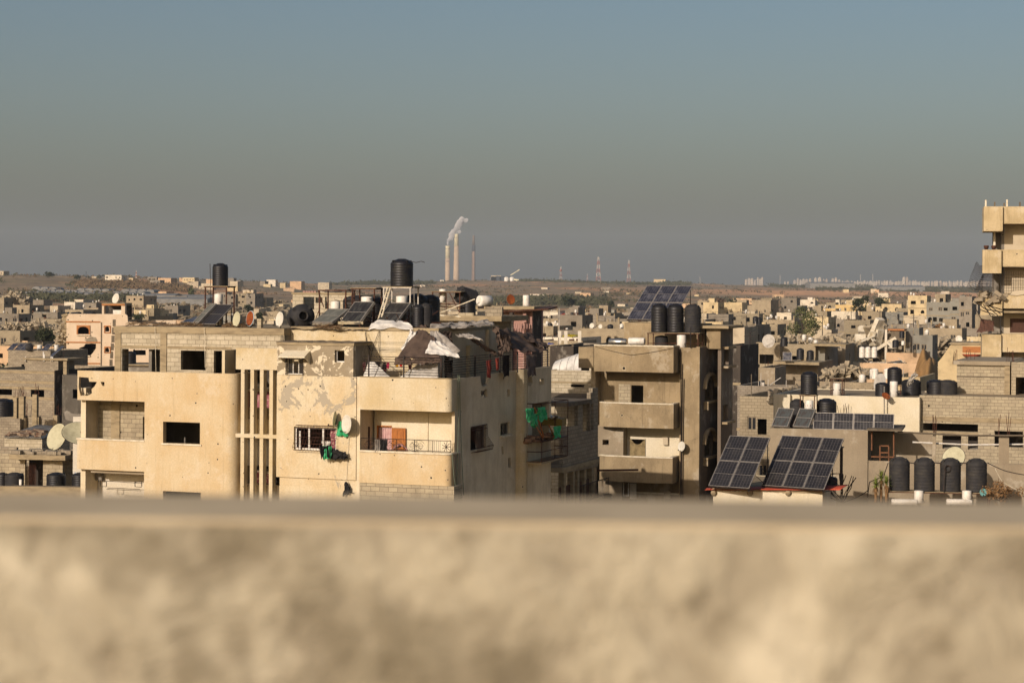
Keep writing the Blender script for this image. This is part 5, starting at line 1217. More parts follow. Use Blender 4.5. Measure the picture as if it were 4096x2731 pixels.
for k in range(30): v_ = vq0 + (vq1 - vq0) * k / 29; g.tube((.5, v_, zq0), (.5, v_ + .1 * sin(k), zq1), .012, 3)
g.tube((.5, vq0, zq1), (.5, vq1, zq1), .025, 4); g.tube((.5, vq0, zq0), (.5, vq1, zq0), .025, 4); g.build('balcony_railing', m_iron, Er)
o = MB().box(-.05, .05, 0, 2.2, -.05, .05).build('steel_beam', m_rust); o.location = E.world(.2, es(2375, 1878)[0], es(2375, 1880)[1]); o.rotation_euler = (0, 0, radians(-78)); tag(o, 'rusty red steel beam sticking out over the dark balcony railing', 'beam')
# dark awning roof behind it
MB().box(-1.8, 1.9, 0, 2.4, 0, .06).build('canopy_roof', m_concd); o = bpy.data.objects['canopy_roof']; o.location = wA(2245, 1600, 0, Fm) - Vector((0, 3, 0)); o.rotation_euler = (radians(10), 0, RZ); tag(o, 'low dark canopy roof against the pale block house', 'canopy')
# ---- wrecked tower at the right edge ----------------------------------------------------
Cf = Frame(4010, 150, 12); Cr = thing('damaged_tower', 'tall yellow tower with collapsed balconies at the right edge', 'building', frame=Cf)
for rc, v, d in (((3935, 826, 4011, 925), -1.2, 4.5), ((4011.5, 826, 4240, 895), -.9, 1.4), ((3930, 999, 4006, 1093), -1.2, 1.2), ((4006.5, 999, 4240, 1066), -.9, 1.1), ((4012, 1181, 4240, 1234), -.9, 1.1), ((3928, 1338, 4005, 1437), -1.2, 4.5), ((4007, 1336, 4240, 1409), -.9, 1.1)):
    FB(Cf, Cr, 'parapet', rc, v, v + d, m_tower)
pk = Cf.poly([(3925, 1262), (3928, 1215), (3945, 1190), (3975, 1200), (3995, 1212), (4010, 1205), (4010, 1262)], -1.2)
MB().wall(ragged(pk, .12, 4, .4), [], -1.2, -.9).build('parapet', m_tower, Cr)
uc0 = Cf.U(4016, 1.2, 1100); uc1 = Cf.U(4240, 1.2, 1100); uc2 = Cf.U(3972, 1.2, 1100)
zc = [Cf.Z(4050, y, 0) for y in (828, 1000, 1182, 1337, 1520)]
MB().box(uc0, uc1, 1.0, 1.2, 0, zc[0] - .2).build('wall', m_hpale, Cr)
MB().box(uc0 - .21, uc0 - .01, 1.0, 6, 0, zc[0] - .2).build('wall', m_greyd, Cr); MB().box(uc2, uc2 + .15, .6, 1.0, Cf.Z(3980, 995, .6), zc[0] - .3).build('column', m_sill, Cr)
MB().box(uc2, uc0 - .22, 3.4, 3.6, 0, zc[0] - .2).build('wall', m_greyd, Cr)
for i, z in enumerate(zc[1:4]):
    MB().box(Cf.U(3936, 0, 1000 if i < 1 else 1100) + (1.0 if i == 1 else 0), uc1, -.85, 6, z - 1.3, z - 1.15).build('slab', m_conc, Cr)
MB().box(Cf.U(3936, 0, 850), uc1, -.8, 6, zc[0] - .5, zc[0] - .3).build('slab', m_conc, Cr)
MB().box(uc0 + .02, uc1, .8, .99, zc[2] + .3 - .9, zc[2] + 1.1 - .9).build('collapsed_slab', m_conc, Cr)
o = MB().wall(ragged(Cf.poly([(4040, 1180), (4050, 1165), (4100, 1160), (4240, 1160), (4240, 1185)], -1.0), .1, 7, .5), [], -1.0, -.8).build('broken_wall', m_hpale, Cr)
g = MB(); r = Cf.rect(4017, 1085, 4240, 1178, -.5)
for k in range(26): u = r[0] + .17 * k; g.tube((u, -.5, r[2]), (u, -.5, r[3]), .013, 3)
for k in range(8): z = r[2] + (r[3] - r[2]) * k / 7; g.tube((r[0], -.5, z), (r[1], -.5, z), .013, 3)
g.build('grille', m_iron, Cr)
g = MB(); r = Cf.rect(4040, 1275, 4240, 1330, .9)
g.box(r[0], r[1], .93, .98, r[2], r[3]); g.build('shutter', m_woodd, Cr)
for k, (px, y0, y1) in enumerate(((3943, 800, 826), (3979, 808, 826), (4017, 812, 826), (4028, 799, 826), (4080, 808, 826))): q = Cf.pix(px, y0, 0); q2 = Cf.pix(px, y1 + 3, 0); MB().box(q[0] - .06, q[0] + .06, 0, .12, q2[1], q[1]).build('column_stub', m_sill if k in (0, 3) else m_concd, Cr)
# hanging mesh and debris on the tower
ms = thing('hanging_mesh', 'crumpled steel mesh hanging off the left of the damaged tower', 'steel mesh', frame=Cf)
g = MB(); c = [Vector((Cf.pix(3904, 1050, -1)[0], -1, Cf.pix(3904, 1050, -1)[1])), Vector((Cf.pix(3934, 1068, -.8)[0], -.8, Cf.pix(3934, 1068)[1])), Vector((Cf.pix(3930, 1175, -1)[0], -1, Cf.pix(3930, 1175)[1])), Vector((Cf.pix(3868, 1150, -2.2)[0], -2.2, Cf.pix(3868, 1150)[1]))]
def mp(i, j): return c[0].lerp(c[1], i).lerp(c[3].lerp(c[2], i), j) + Vector((0, .3 * sin(i * 5 + j * 3), .15 * noise.noise(Vector((i * 3, j * 3, 0)))))
for k in range(12): g.path([mp(k / 11, q / 10) for q in range(11)], .013, 3)
for k in range(15): g.path([mp(q / 10, k / 14) for q in range(11)], .013, 3)
g.build('mesh', m_iron, ms)
g = MB(); c2 = [Cf.poly([p], -.9)[0] for p in ((3932, 1095), (3975, 1095), (3975, 1165), (3900, 1160))]
c = [Vector((q[0], -.9 - .3 * k / 4, q[1])) for k, q in enumerate(c2)]
for k in range(30): g.path([c[0].lerp(c[1], k / 29), c[3].lerp(c[2], k / 29)], .012, 3)
for k in range(6): g.path([c[0].lerp(c[3], k / 5), c[1].lerp(c[2], k / 5)], .014, 3)
g.build('mesh', m_iron, ms)
rnd = random.Random(8); o = thing('rubble_heap', 'broken slabs and bars heaped on the collapsed balcony of the tower', 'rubble', frame=Cf); o['kind'] = 'stuff'; g = MB()
for i in range(46):
    q = Cf.pix(rnd.uniform(3905, 4020), rnd.uniform(1172, 1215), -1); s_ = rnd.uniform(.15, .6)
    g.cbox((q[0], rnd.uniform(-1.3, .2), q[1]), (s_ * 1.5, s_ * 1.1, s_ * .5), Matrix.Rotation(rnd.uniform(-.7, .7), 3, 'Y') @ Matrix.Rotation(rnd.uniform(0, 3), 3, 'Z'))
g.build('rubble', m_greyr, o); g = MB()
for i in range(9):
    q = Cf.pix(rnd.uniform(3890, 3950), rnd.uniform(1190, 1240), -1.2); a = rnd.uniform(-1.2, .3); g.tube((q[0], -1.2, q[1]), (q[0] + 1.2 * cos(a), -1.3, q[1] + 1.2 * sin(a)), .03, 4)
g.build('bars', m_iron, o)
tarp('tin_awning', 'rust streaked tin awning hanging askew on the tower', [wA(3908, 1332, -1.6, Cf), wA(3975, 1325, -1.6, Cf), wA(3975, 1283, -.6, Cf), wA(3925, 1275, -.6, Cf)], 20, 8, 0, .05, 2, 2, flat('rust streaked tin', '4a332a', .8, '6a4a38', 5, stretch=(6, 1, 1)), 'awning')
for k, px in enumerate((3945, 3975)):
    o = MB().lathe([(.12, 0), (.2, .2), (.18, .3)], 10).build('flower_pot', m_rust); o.location = wA(px, 998, -.8, Cf); tag(o, ['dried plant pot at the very corner of the second tower balcony', 'reddish pot beside the dried plant pot on the second tower balcony'][k], 'pot')
# ================================================================ left neighbours
def rebars(fr, root, px, py0, py1, v, n=4, w=.25, seed=0):
    rnd = random.Random(seed); g = MB(); q = fr.pix(px, py1, v); t = fr.pix(px, py0, v)
    for k in range(n): a = q[0] + rnd.uniform(-w, w); g.tube((a, v + rnd.uniform(-.1, .1), q[1]), (a + rnd.uniform(-.12, .12), v, t[1] + rnd.uniform(-.2, .1)), .018, 3)
    return g.build('rebar', m_rust, root)
def colpx(fr, root, px0, px1, py0, py1, v, mat=None, z0=None, name='column'):
    r = list(fr.rect(px0, py0, px1, py1, v)); 
    if z0 is not None: r[2] = z0
    return MB().box(r[0], r[1], v - .12, v + .15, r[2], r[3]).build(name, mat or m_conc, root)
# grey block building with dark right side
G1 = Frame(150, 200, 20)
g1, r = shell(G1, 'block_house', 'large grey unfinished block house with a black shaded side at the left edge', (-60, 1478, 217, 1700), 0, 12, m_blockg, [(-10, 1556, 48, 1579), (123, 1557, 177, 1587)], sidemat=m_dark)  # right side coloured dark to stand for its shade
FB(G1, g1, 'upper_room', (100, 1440, 233, 1490), 1.0, 4, m_blockg); 
r2 = G1.rect(100, 1440, 270, 1490, 1.0); MB().box(r2[0] - .1, r2[1] + .1, .8, 4.2, r2[3] + .002, r2[3] + .2).build('slab', m_conc, g1); MB().box(r2[1] - .5, r2[1] - .1, 1.0, 1.4, r2[3] - 2.4, r2[3]).build('column', m_conc, g1)
r3 = G1.rect(-60, 1520, 217, 1530, 0)
for py in (1487, 1527, 1551, 1590): z = G1.Z(100, py); MB().box(r3[0], r3[1] + .02, -.03, -.003, z - .15, z + .1).build('beam', m_conc, g1)
L1b = Frame(100, 150, 20)
lw = thing('block_wall', 'row of roofless block walls with bare columns and rods before the grey block house', 'wall', frame=L1b)
FW(L1b, lw, 'wall', (-40, 1662, 232, 1800), 0, m_blockg, zb=0); FW(L1b, lw, 'wall', (-40, 1672, 80, 1760), -.8, m_blockg, zb=0)
for k, (x0, x1, y0) in enumerate(((48, 70, 1590), (78, 98, 1585), (132, 150, 1577), (80, 104, 1670), (136, 158, 1668), (215, 232, 1660))): colpx(L1b, lw, x0, x1, y0, 1760, -.3 if k < 3 else -.2, z0=0)
for k, (px, y0, y1) in enumerate(((60, 1550, 1592), (88, 1545, 1588), (142, 1537, 1578), (95, 1560, 1590), (118, 1615, 1662), (228, 1620, 1660))): rebars(L1b, lw, px, y0, y1, -.3, 5, .3, k)
tank('black tank standing on a low wall at the far left edge', W(12, 1665, 145) , .75, 1.3, m_tank, 'black water tanks')
for px, lab in ((148, 'smaller pale pipe pair'), ):
    pass
pg = thing('vent_pipes', 'white plastic pipes sticking up from the grey block roof', 'pipes', frame=G1)
for px, y0 in ((102, 1427), (174, 1407), (178, 1417), (205, 1425), (211, 1427)): q = G1.pix(px, y0, .9); MB().tube((q[0], .9, G1.Z(px, 1445, .9)), (q[0], .9, q[1]), .06, 8).build('pipe', m_boiler, pg)
G1b = Frame(100, 232, 20)
g1b, r = shell(G1b, 'block_house', 'low soot stained block house carrying small solar panels', (32, 1402, 202, 1500), 0, 8, m_blockg, [(86, 1457, 97, 1470)], par=.1)
for k, (px, w_, lab) in enumerate(((48, 1, 'leftmost of the small panels on the sooty block house'), (88, 2, 'double panel in the middle of the sooty block house'), (183, 1, 'small panel right of the lying tank on the sooty block house'))):
    pv_array(lab, G1b.world(G1b.U(px, 1, 1400), .5, r[3] - .1), radians(-30), w_, 1, .9, 1.3, 35, .1, m_pvb, 'small panels on the sooty block house')
tk = tank('black tank lying between the small panels, its end facing the viewer', G1b.world(G1b.U(130, 1, 1400), .3, r[3] + .3), .45, 1.0, m_tankg); tk.rotation_euler = (radians(80), 0, .3)
boiler('white drum between the small panels and the pink building', G1b.world(G1b.U(225, 2, 1400), 2, r[3] - .1), .3, .75)
boiler('stained white drum left of the right small panel', G1b.world(G1b.U(158, 2, 1400), 2, r[3] - .1), .3, .7)
pv_array('dark panel leaning on the block roof just left of the pink building', G1.world(G1.U(226, 3, 1440), 2, r2[3] + .2), radians(-60), 1, 1, 1.0, 1.6, 40, .15, m_pvb)
# grey plaster house with the torn opening
G2 = Frame(250, 190, 20)
hl = ragged(G2.poly([(255, 1648), (262, 1644), (275, 1642), (285, 1652), (300, 1656), (352, 1656), (352, 1688), (296, 1690), (285, 1684), (262, 1678)]), .15, 3, .4)
g2, r = shell(G2, 'plastered_house', 'grey plastered house with a torn opening left of the cream building', (248, 1500, 400, 1740), 0, 10, m_greyd, [(291, 1557, 310, 1593)], par=.3)
bpy.data.objects.remove(g2.children[0])
rr2 = list(G2.rect(248, 1500, 400, 1740)); rr2[2] = 0
MB().wall(R4(*rr2), [R4(*G2.rect(291, 1557, 310, 1593)), hl], 0, .2).build('wall', m_greyd, g2)
colpx(G2, g2, 297, 309, 1658, 1690, .3, m_rose); MB().box(r[0], r[1], 2.5, 2.7, 0, r[3] - 1).build('partition', m_dark, g2)
q = G2.rect(292, 1692, 352, 1698); MB().box(q[0], q[1], -.15, -.003, q[2], q[3]).build('sill', m_sill, g2)
# shack with corrugated roof
S1 = Frame(160, 106, 12)
sh = thing('shack', 'small block shack with a flat slab and an iron gate at the lower left', 'shack', frame=S1)
zsl = S1.Z(160, 1815); dr_ = S1.rect(100, 1826, 172, 1960)
FW(S1, sh, 'wall', (80, 1822, 250, 2000), 0, m_block, [R4(dr_[0], dr_[1], .02, dr_[3])], zb=0)
FW(S1, sh, 'wall', (-30, 1812, 80, 2000), .3, m_block, zb=0)
u_ = S1.U(250); v_ = 2.6; 
holes = [R4(.5 + .35 * (k % 3), .6 + .35 * (k % 3), S1.Z(270, 1845 + 25 * (k // 3)) - .12, S1.Z(270, 1845 + 25 * (k // 3))) for k in range(9)]
MB().wall(R4(.2, v_, 0, zsl - .25), holes, u_ - .15, u_, axis='x').build('wall', m_conc, sh)
MB().wall(ragged(R4(S1.U(62), S1.U(285), -.7, 2.8), .08, 4, .4), [], zsl - .25, zsl, axis='z').build('roof', m_conc, sh)
MB().box(S1.U(-30), S1.U(285), 2.6, 2.8, 0, zsl - .3).build('wall', m_block, sh); MB().box(dr_[0] - .4, dr_[1] + .6, 1.3, 1.4, 0, zsl - .3).build('partition', m_dark, sh)  # dark board added inside so the doorway looks unlit
g = MB()
for k in range(7): u = dr_[0] + .12 + k * .075; g.tube((u, .1, .1), (u, .1, dr_[3] - .35), .015, 4)
g.build('gate', m_rust, sh)
rnd = random.Random(5); g = MB()
for i in range(30):
    u = rnd.uniform(S1.U(70), S1.U(280)); s_ = rnd.uniform(.15, .35); g.cbox((u, rnd.uniform(-.5, 1.5), zsl + s_ * .3), (s_ * 1.8, s_, s_ * .6), Matrix.Rotation(rnd.uniform(-.4, .4), 3, 'Z'))
o = g.build('rubble', m_blockg); S1.place(o); tag(o, 'loose blocks lying along the slab of the shack', 'rubble', kind='stuff')
S2 = Frame(130, 122, 12); s2 = thing('tin_roof_hut', 'block hut under a pale corrugated roof behind the shack', 'hut', frame=S2)
r = S2.rect(18, 1755, 168, 1830, 0); MB().box(r[0], r[1], 0, 4, 0, r[3]).build('wall', m_blockw, s2)
P = [wA(x, y, v, S2) for x, y, v in ((15, 1747, -.2), (165, 1752, -.2), (300, 1712, 4.5), (150, 1700, 4.5))]
def cr(i, j): p = P[0].lerp(P[1], i).lerp(P[3].lerp(P[2], i), j); return p + Vector((0, 0, .05 * sin(i * 150)))
rf = solidify(MB().sheet(cr, 200, 4, False).build('roof', m_corr), .01); rf.parent = s2; rf.matrix_parent_inverse = Matrix.Translation((S2.O.x, S2.O.y, 0)) @ Matrix.Rotation(-S2.a, 4, 'Z'); rf.matrix_parent_inverse.invert()
g = MB(); rnd = random.Random(9)
for i in range(26): p = P[0].lerp(P[1], rnd.random()).lerp(P[3].lerp(P[2], rnd.random()), rnd.uniform(0, .5)); s_ = rnd.uniform(.1, .4); g.cbox(p + Vector((0, 0, .12)), (s_ * 2, s_, s_ * .5), Matrix.Rotation(rnd.uniform(-1, 1), 3, 'Z'))
o = g.build('rubble', m_rust if False else flat('mixed roof junk', '8a7a66', .9, '5a3a2a', 4)); tag(o, 'junk, timber and stones weighing down the corrugated roof', 'rubble', kind='stuff')
FW(S1, sh, 'wall', (-30, 1788, 66, 1812), 1.5, m_blockg)
# two big petrol dishes
for k, (px, py, r_, az, tl, m_, lab) in enumerate(((233, 1800, .68, 38, 20, m_dishy, 'big yellowed mesh dish leaning left, in front of the other one'), (312, 1790, .78, -20, 52, m_dishy, 'big yellowed dish tipped up beside the cream balcony, its back shaded'))):
    D_ = 97 - 1 * k; p = W(px, py, D_); dish(lab, (p.x, p.y, p.z), r_, az, tl, m_, 'big yellowed dishes', 1.0, .62, rim=m_iron)
# white painted scrap and low walls at the bottom left
lo = Frame(200, 93, 6)
lw2 = thing('low_wall', 'long grey parapet along the bottom left, in front of the black tanks', 'wall', frame=lo)
FW(lo, lw2, 'wall', (-60, 1946, 345, 2010), 0, m_conc, zb=0, th=.25); FW(lo, lw2, 'wall', (55, 1943, 340, 1990), .6, m_concd, zb=0)
for px, w_, lab in ((10, 40, 'black tank cut by the left edge of the picture'), (57, 76, 'dusty domed black tank in front of the shack gate'), (224, 76, 'domed black tank between the shack and the cream building'), (321, 68, 'black tank tucked against the white wall of the cream building')):
    p = W(px, 1965, 99); tank(lab, (p.x, p.y, p.z), w_ / 80.5 / 2, .95, m_tankg if px == 57 else m_tank, 'black tanks behind the low wall')
p = W(82, 1962, 97); MB().tube((0, 0, 0), (0, 0, .55), .07, 10).build('vent_pipe', m_boiler).location = p; tag(bpy.data.objects['vent_pipe'], 'short white pipe beside the dusty domed tank', 'pipe')
o = MB().wall(R4(0, .75, 0, 3.2), [], 0, .1).build('painted_sheet', m_white); o.location = W(291, 1905, 100) - Vector((0, 0, .2)); tag(o, 'white sheet with a blue paint smear beside the cream building', 'board')
MB().sheet(lambda i, j: (.05 + .42 * i, -.004, .05 + .42 * j * (1 - .4 * abs(sin(i * 14)))), 24, 1).build('paint_smear', flat('blue paint', '3f86c4', .8, '8db4d6', 9), o)
# pink building ---------------------------------------------------------------------------
K = Frame(420, 292, 4); Kr = thing('pink_building', 'pale pink pockmarked building with orange bands and a torn window', 'building', frame=K)
tornh = ragged(K.poly([(311, 1424), (311, 1398), (320, 1390), (334, 1386), (342, 1375), (384, 1375), (384, 1392), (372, 1410), (360, 1424)]), .25, 3, .5)
wh = [arch(*K.rect(311, 1305, 357, 1336), .5, 6), arch(*K.rect(421, 1305, 437, 1326), .4, 6), arch(*K.rect(421, 1390, 437, 1408), .4, 6), R4(*K.rect(532, 1400, 583, 1420)), R4(*K.rect(311, 1470, 357, 1500))]
ro = K.rect(265, 1256, 640, 1600); lf = K.rect(265, 1256, 403, 1600)
MB().wall([(lf[0], 0), (ro[1], 0), (ro[1], K.Z(600, 1300)), (K.U(510), K.Z(510, 1285)), (K.U(508), K.Z(508, 1262)), (K.U(500), K.Z(500, 1256)), (lf[0], lf[3])], wh + [tornh], 0, .3).build('wall', m_pink, Kr)
MB().box(lf[0], lf[0] + .3, .3, 10, 0, lf[3]).build('wall', m_pink, Kr); MB().box(lf[0], ro[1], 9.7, 10, 0, lf[3] - 1).build('wall', m_pink, Kr); MB().box(lf[0] + .31, ro[1], 3.5, 3.7, 0, lf[3] - 1.2).build('partition', m_dark, Kr)
MB().box(lf[0] + .31, K.U(500), .31, 9.6, lf[3] - 1.1, lf[3] - .9).build('roof', m_roof, Kr)
for y in (1287, 1369, 1453): z = K.Z(330, y); MB().box(lf[0] - .05, K.U(400), -.08, -.003, z - .09, z + .09).build('band', m_orange, Kr)
MB().box(K.U(530), ro[1], -.08, -.003, K.Z(560, 1456), K.Z(560, 1450)).build('band', m_orange, Kr)
patch = ragged(K.poly([(337, 1360), (355, 1350), (362, 1346), (384, 1349), (390, 1362), (389, 1374), (345, 1374), (345, 1364)]), .2, 8, .6); MB().wall(patch, [], -.004 - .01, -.004).build('bare_patch', m_blockg, Kr)
for q, w_ in (((307, 1301, 361, 1342), 5), ((417, 1302, 443, 1332), 3), ((417, 1386, 443, 1412), 3), ((307, 1466, 361, 1500), 5)):
    r = K.rect(*q); c = K.rect(q[0] + w_, q[1] + w_, q[2] - w_, q[3] - w_); MB().wall(R4(*r), [arch(c[0], c[1], c[2], c[3], min(.5, (c[1] - c[0]) / 2.2), 6)], -.12, -.003).build('window_trim', m_orange, Kr)
MB().box(K.U(307), K.U(361), -.25, -.121, K.Z(330, 1342), K.Z(330, 1338)).build('sill', m_sill, Kr); MB().box(K.U(307), K.U(361), -.25, -.004, K.Z(330, 1425), K.Z(330, 1421)).build('sill', m_sill, Kr)
g = MB(); u = K.U(405); g.box(u - .18, u + .12, -.004, .25, 0, lf[3] - .02)
MB().box(u - .1, u + .08, -.05, -.002, 0, lf[3] - 1.2).build('crack', m_concd, Kr)
for k in range(6):
    y0 = 1275 + k * 32; q0 = K.pix(462 - k * 2.5, y0); q1 = K.pix(460 - k * 2.5, y0 + 30); MB().box(q1[0] - .35, q1[0] + .1, -.03 - .002 * k, -.002, q1[1], q0[1] - .1).build('pipe_chase', m_concd, Kr)
rr_ = K.rect(408, 1222, 415, 1256, 4); 
for x0, x1 in ((408, 416), (485, 500)): q = K.rect(x0, 1212, x1, 1258, 4); MB().box(q[0], q[1], 4, 4.9, lf[3] - 1, q[3]).build('column', m_pink, Kr)
q = K.rect(408, 1212, 500, 1222, 4); MB().box(q[0], q[1], 3.9, 8, q[2], q[3]).build('roof_slab', m_conc, Kr); MB().box(q[0], q[1], 3.88, 3.895, q[2], q[2] + .25).build('band', m_orange, Kr)
MB().box(q[0], q[1], 7.8, 8, lf[3] - 1, q[2]).build('wall', m_dark, Kr)
q = K.rect(452, 1240, 486, 1255, 5); MB().box(q[0], q[1], 5, 5.1, lf[3] - 1, q[3]).build('white_sheet', m_boiler, Kr)
p = K.world(K.U(470, 6), 5, K.Z(470, 1214, 4)); dish('white dish on the roof slab of the pink building', p, .75, 40, 15, m_dish, pole=.7)
for k, px in enumerate((288, 345)): tk = tank('black tank lying on the pink building roof, %s' % ('near its left corner', 'left of the open roof room')[k], K.world(K.U(px, 3), 3, lf[3] - .6), .8, 1.6, m_tankg); tk.rotation_euler = (radians(85), 0, 1.1)
# broken left edge
g = MB(); rnd = random.Random(2)
for i in range(26): q = K.pix(rnd.uniform(250, 266), rnd.uniform(1258, 1345), .5); s_ = rnd.uniform(.3, .9); g.cbox((q[0], rnd.uniform(.2, 3), q[1]), (s_, s_, s_ * .5), Matrix.Rotation(rnd.uniform(-1, 1), 3, 'Y'))
g.build('broken_edge', m_conc, Kr)
pw = Frame(560, 200, 8); pwl = thing('black_roof_tank_hut', 'low grey roof with a black tank, seen through the first open bay', 'hut', frame=pw)
FW(pw, pwl, 'wall', (470, 1462, 700, 1600), 0, m_concd, zb=0); FB(pw, pwl, 'roof', (470, 1458, 700, 1463), -.2, 5, m_conc)
tank('black tank framed by the first open bay of the block storey', pw.world(pw.U(513, 1), 1.5, pw.Z(513, 1463, .5)), .62, 1.45, m_tank)
# ================================================================ things between cream and tan buildings, farther back
R2 = Frame(1800, 108, 20); r2t, r = shell(R2, 'grey_roof_building', 'building with a grey slab roof full of tanks behind the terrace', (1725, 1283, 1945, 1500), 0, 4, m_block, par=.02, roofmat=m_conc)
MB().wall(ragged(R4(R2.U(1725), R2.U(2012), -.3, 4), .05, 3, .4), [], r[3] + .002, r[3] + .28, axis='z').build('roof_edge', m_conc, r2t)
zR2 = r[3] + .28
MB().box(R2.U(1945), R2.U(2012), -.2, 0, zR2, zR2 + .5).build('parapet', m_blockg, r2t); MB().box(R2.U(1835), R2.U(1897), -.2, 0, zR2, zR2 + .16).build('parapet', m_block, r2t)
onR = lambda px, v, z=None, py=1280: R2.world(R2.U(px, v, py), v, zR2 if z is None else z)
s_ = stand('wide red rusted frame around the white cylinder, behind the terrace', onR(1798, 1.2), 1.6, 1.0, R2.Z(1798, 1167, 1.2) - zR2 - .05, m_rust, 'rusty iron tank stands', RZ, deck=True)
g = MB(); hh = R2.Z(1798, 1167, 1.2) - zR2
for a, c in (((-.8, .1), (-.3, 1)), ((.2, 1), (.8, .1)), ((-.8, .5), (.8, .5)), ((0, 0), (0, 1))): g.tube((a[0], -.5, a[1] * hh * .95), (c[0], -.5, c[1] * hh * .95), .025, 4)
g.build('brace', m_rust, s_)
boiler('tall white cylinder inside the red rusted frame', onR(1770, 1.3, zR2 + .7), .2, .72)
o = MB().box(-.3, .3, -.3, .3, 0, .69).build('concrete_block', m_blockg); o.location = onR(1770, 1.3); tag(o, 'pedestal of the tall white cylinder in the red frame', 'block')
tk = tank('black tank lying with its round end up at the right of the red frame', onR(1895, 2.2, zR2 + .9), .48, 1.1, m_tankg); tk.rotation_euler = (radians(75), 0, radians(-60))
tank('squat black tank under the lying one', onR(1872, 1.6), .42, .8, m_tank)
wt = lying('white barrel lying on its side with a round opening', onR(1938, .6, zR2 + .5), .3, .8, 40, m_boiler, 'water_tank', 'water tank'); MB().lathe([(.17, 0), (.19, .03), (.01, .031)], 14, Matrix.Translation((.37, 0, .3)) @ Matrix.Rotation(pi / 2, 4, 'Y')).build('opening', m_blackc, wt)
MB().tube(wA(1754, 1254, -.2, R2), wA(1900, 1196, -.2, R2), .03, 6).build('white_pole', m_sill); tag(bpy.data.objects['white_pole'], 'pale pole leaning diagonally across the red rusted frame', 'pole')
MB().tube(wA(1755, 1262, -.25, R2), wA(1865, 1268, -.25, R2), .05, 6).build('pipe_on_roof', m_sill); tag(bpy.data.objects['pipe_on_roof'], 'pale pipe lying on the grey slab edge', 'pipe')
R3 = Frame(1300, 104, 20); r3_, r = shell(R3, 'roof_room', 'roofless block room with three gaps behind the solar collectors', (1170, 1178, 1408, 1400), 0, 3.5, m_blockw, [(1213, 1187, 1257, 1238), (1300, 1187, 1312, 1235), (1262, 1190, 1290, 1212)], par=.2)
bpy.data.objects.remove([c for c in r3_.children if c.name.startswith('roof')][0])
MB().box(r[0] - .05, r[1] + .05, -.05, .3, r[3] + .002, r[3] + .1).build('coping', m_conc, r3_)
g = MB()
for k in range(5): q = R3.pix(1217 + k * 11, 1173, .1); g.cbox((q[0], .1, r[3] + .14), (.13, .1, .08))
o = g.build('stones', m_rose); R3.place(o); tag(o, 'few pinkish stones lying on the block room wall', 'stones', kind='stuff')
# rose coloured building
RS = Frame(2060, 152, 20); rs, r = shell(RS, 'rose_building', 'wrecked rose coloured building with a dark open side, behind the tarpaulins', (1990, 1238, 2128, 1500), 0, 2.2, m_rose, [arch(*RS.rect(2058, 1266, 2072, 1286), .35, 6), ragged(RS.poly([(2094, 1262), (2120, 1262), (2118, 1322), (2092, 1324)]), .2, 3, .5)], par=.1, sidemat=m_dark)
MB().box(r[0] - 4, r[1] + .4, -.7, 3.4, r[3] + .002, r[3] + .25).build('roof_slab', m_conc, rs)
for px in (1956, 2093): colpx(RS, rs, px, px + 14, 1250, 1330, -.4, m_rose if px > 2000 else m_dark, z0=0)
colpx(RS, rs, 2040, 2052, 1250, 1330, -2.5, m_dark, z0=0)
g = MB(); q = RS.rect(1990, 1236, 2165, 1240); 
for k in range(16): u = RS.U(1985) + k * .2; g.box(u, u + .06, -1.0, -.94, RS.Z(2000, 1312), RS.Z(2000, 1292))
q = RS.rect(1985, 1305, 2040, 1330, -1.05); g.box(q[0], q[1], -1.05, -.85, q[2] - 6, q[3]); g.build('balcony', m_rose, rs)
o = MB().wall(ragged(R4(0, 4.4, 0, 2.2), .1, 3, .3), [], 0, .12, axis='z').build('canopy_roof', m_woodd); o.location = wA(1975, 1250, -1, RS); o.rotation_euler = (radians(4), radians(-3), RZ); tag(o, 'rusty dark canopy over the front of the rose building', 'canopy')
RS2 = Frame(2060, 175, 20); rs2, r = shell(RS2, 'rose_upper_house', 'pale pink rooftop house with a baluster rail behind the rusty canopy', (1952, 1226, 2150, 1400), 0, 1.5, m_rose, [(2100, 1232, 2140, 1242)], par=.6)
p = RS2.world(RS2.U(2040, 1), 1, r[3] - .3); dish('big rusty orange dish above the rose building', p, .42, -30, 10, m_rustdish, pole=.9)
boiler('slim white drum on the rose building roof', RS2.world(RS2.U(2103, 1), 1, r[3] - .5), .3, 1.5)
colpx(RS2, rs2, 1952, 1965, 1195, 1230, 0, m_rose)
# ================================================================ right foreground
Q1 = Frame(3000, 99, 14)
q1, r = shell(Q1, 'low_house', 'low cream house at the bottom right carrying the two biggest solar arrays', (2852, 1962, 3290, 2100), 0, 8, m_whitew, par=.02, roofmat=m_conc)
g = MB(); 
for k in range(60): u = r[0] + (r[1] - r[0]) * k / 59; h_ = .05 + .07 * abs(noise.noise(Vector((k * .7, 0, 2)))); g.box(u - .04, u + .05, -.04, .25, r[3] - h_, r[3] + .05 + h_ * .3)
g.build('coping', m_conc, q1)
P = [wA(2820, 1959, -.25, Q1), wA(3360, 1959, -.25, Q1), wA(3395, 1938, .9, Q1), wA(2830, 1950, .9, Q1)]
tarp('red_strip', 'torn orange red metal edging under the big solar arrays', P, 60, 3, 0, .02, 3, 2, m_red, 'edging')
zQ = r[3] + .05
onQ = lambda px, v, z=None, py=1950: Q1.world(Q1.U(px, v, py), v, zQ if z is None else z)
p = W(2914, 1952, 98.2); q_ = W(3170, 1950, 98.2)
pv_array('left big array of four solar panels on the low house', (p.x, p.y + .0, zQ), radians(-34), 2, 2, 1.12, 1.62, 46, .18, m_pv, 'big solar arrays on the low house')
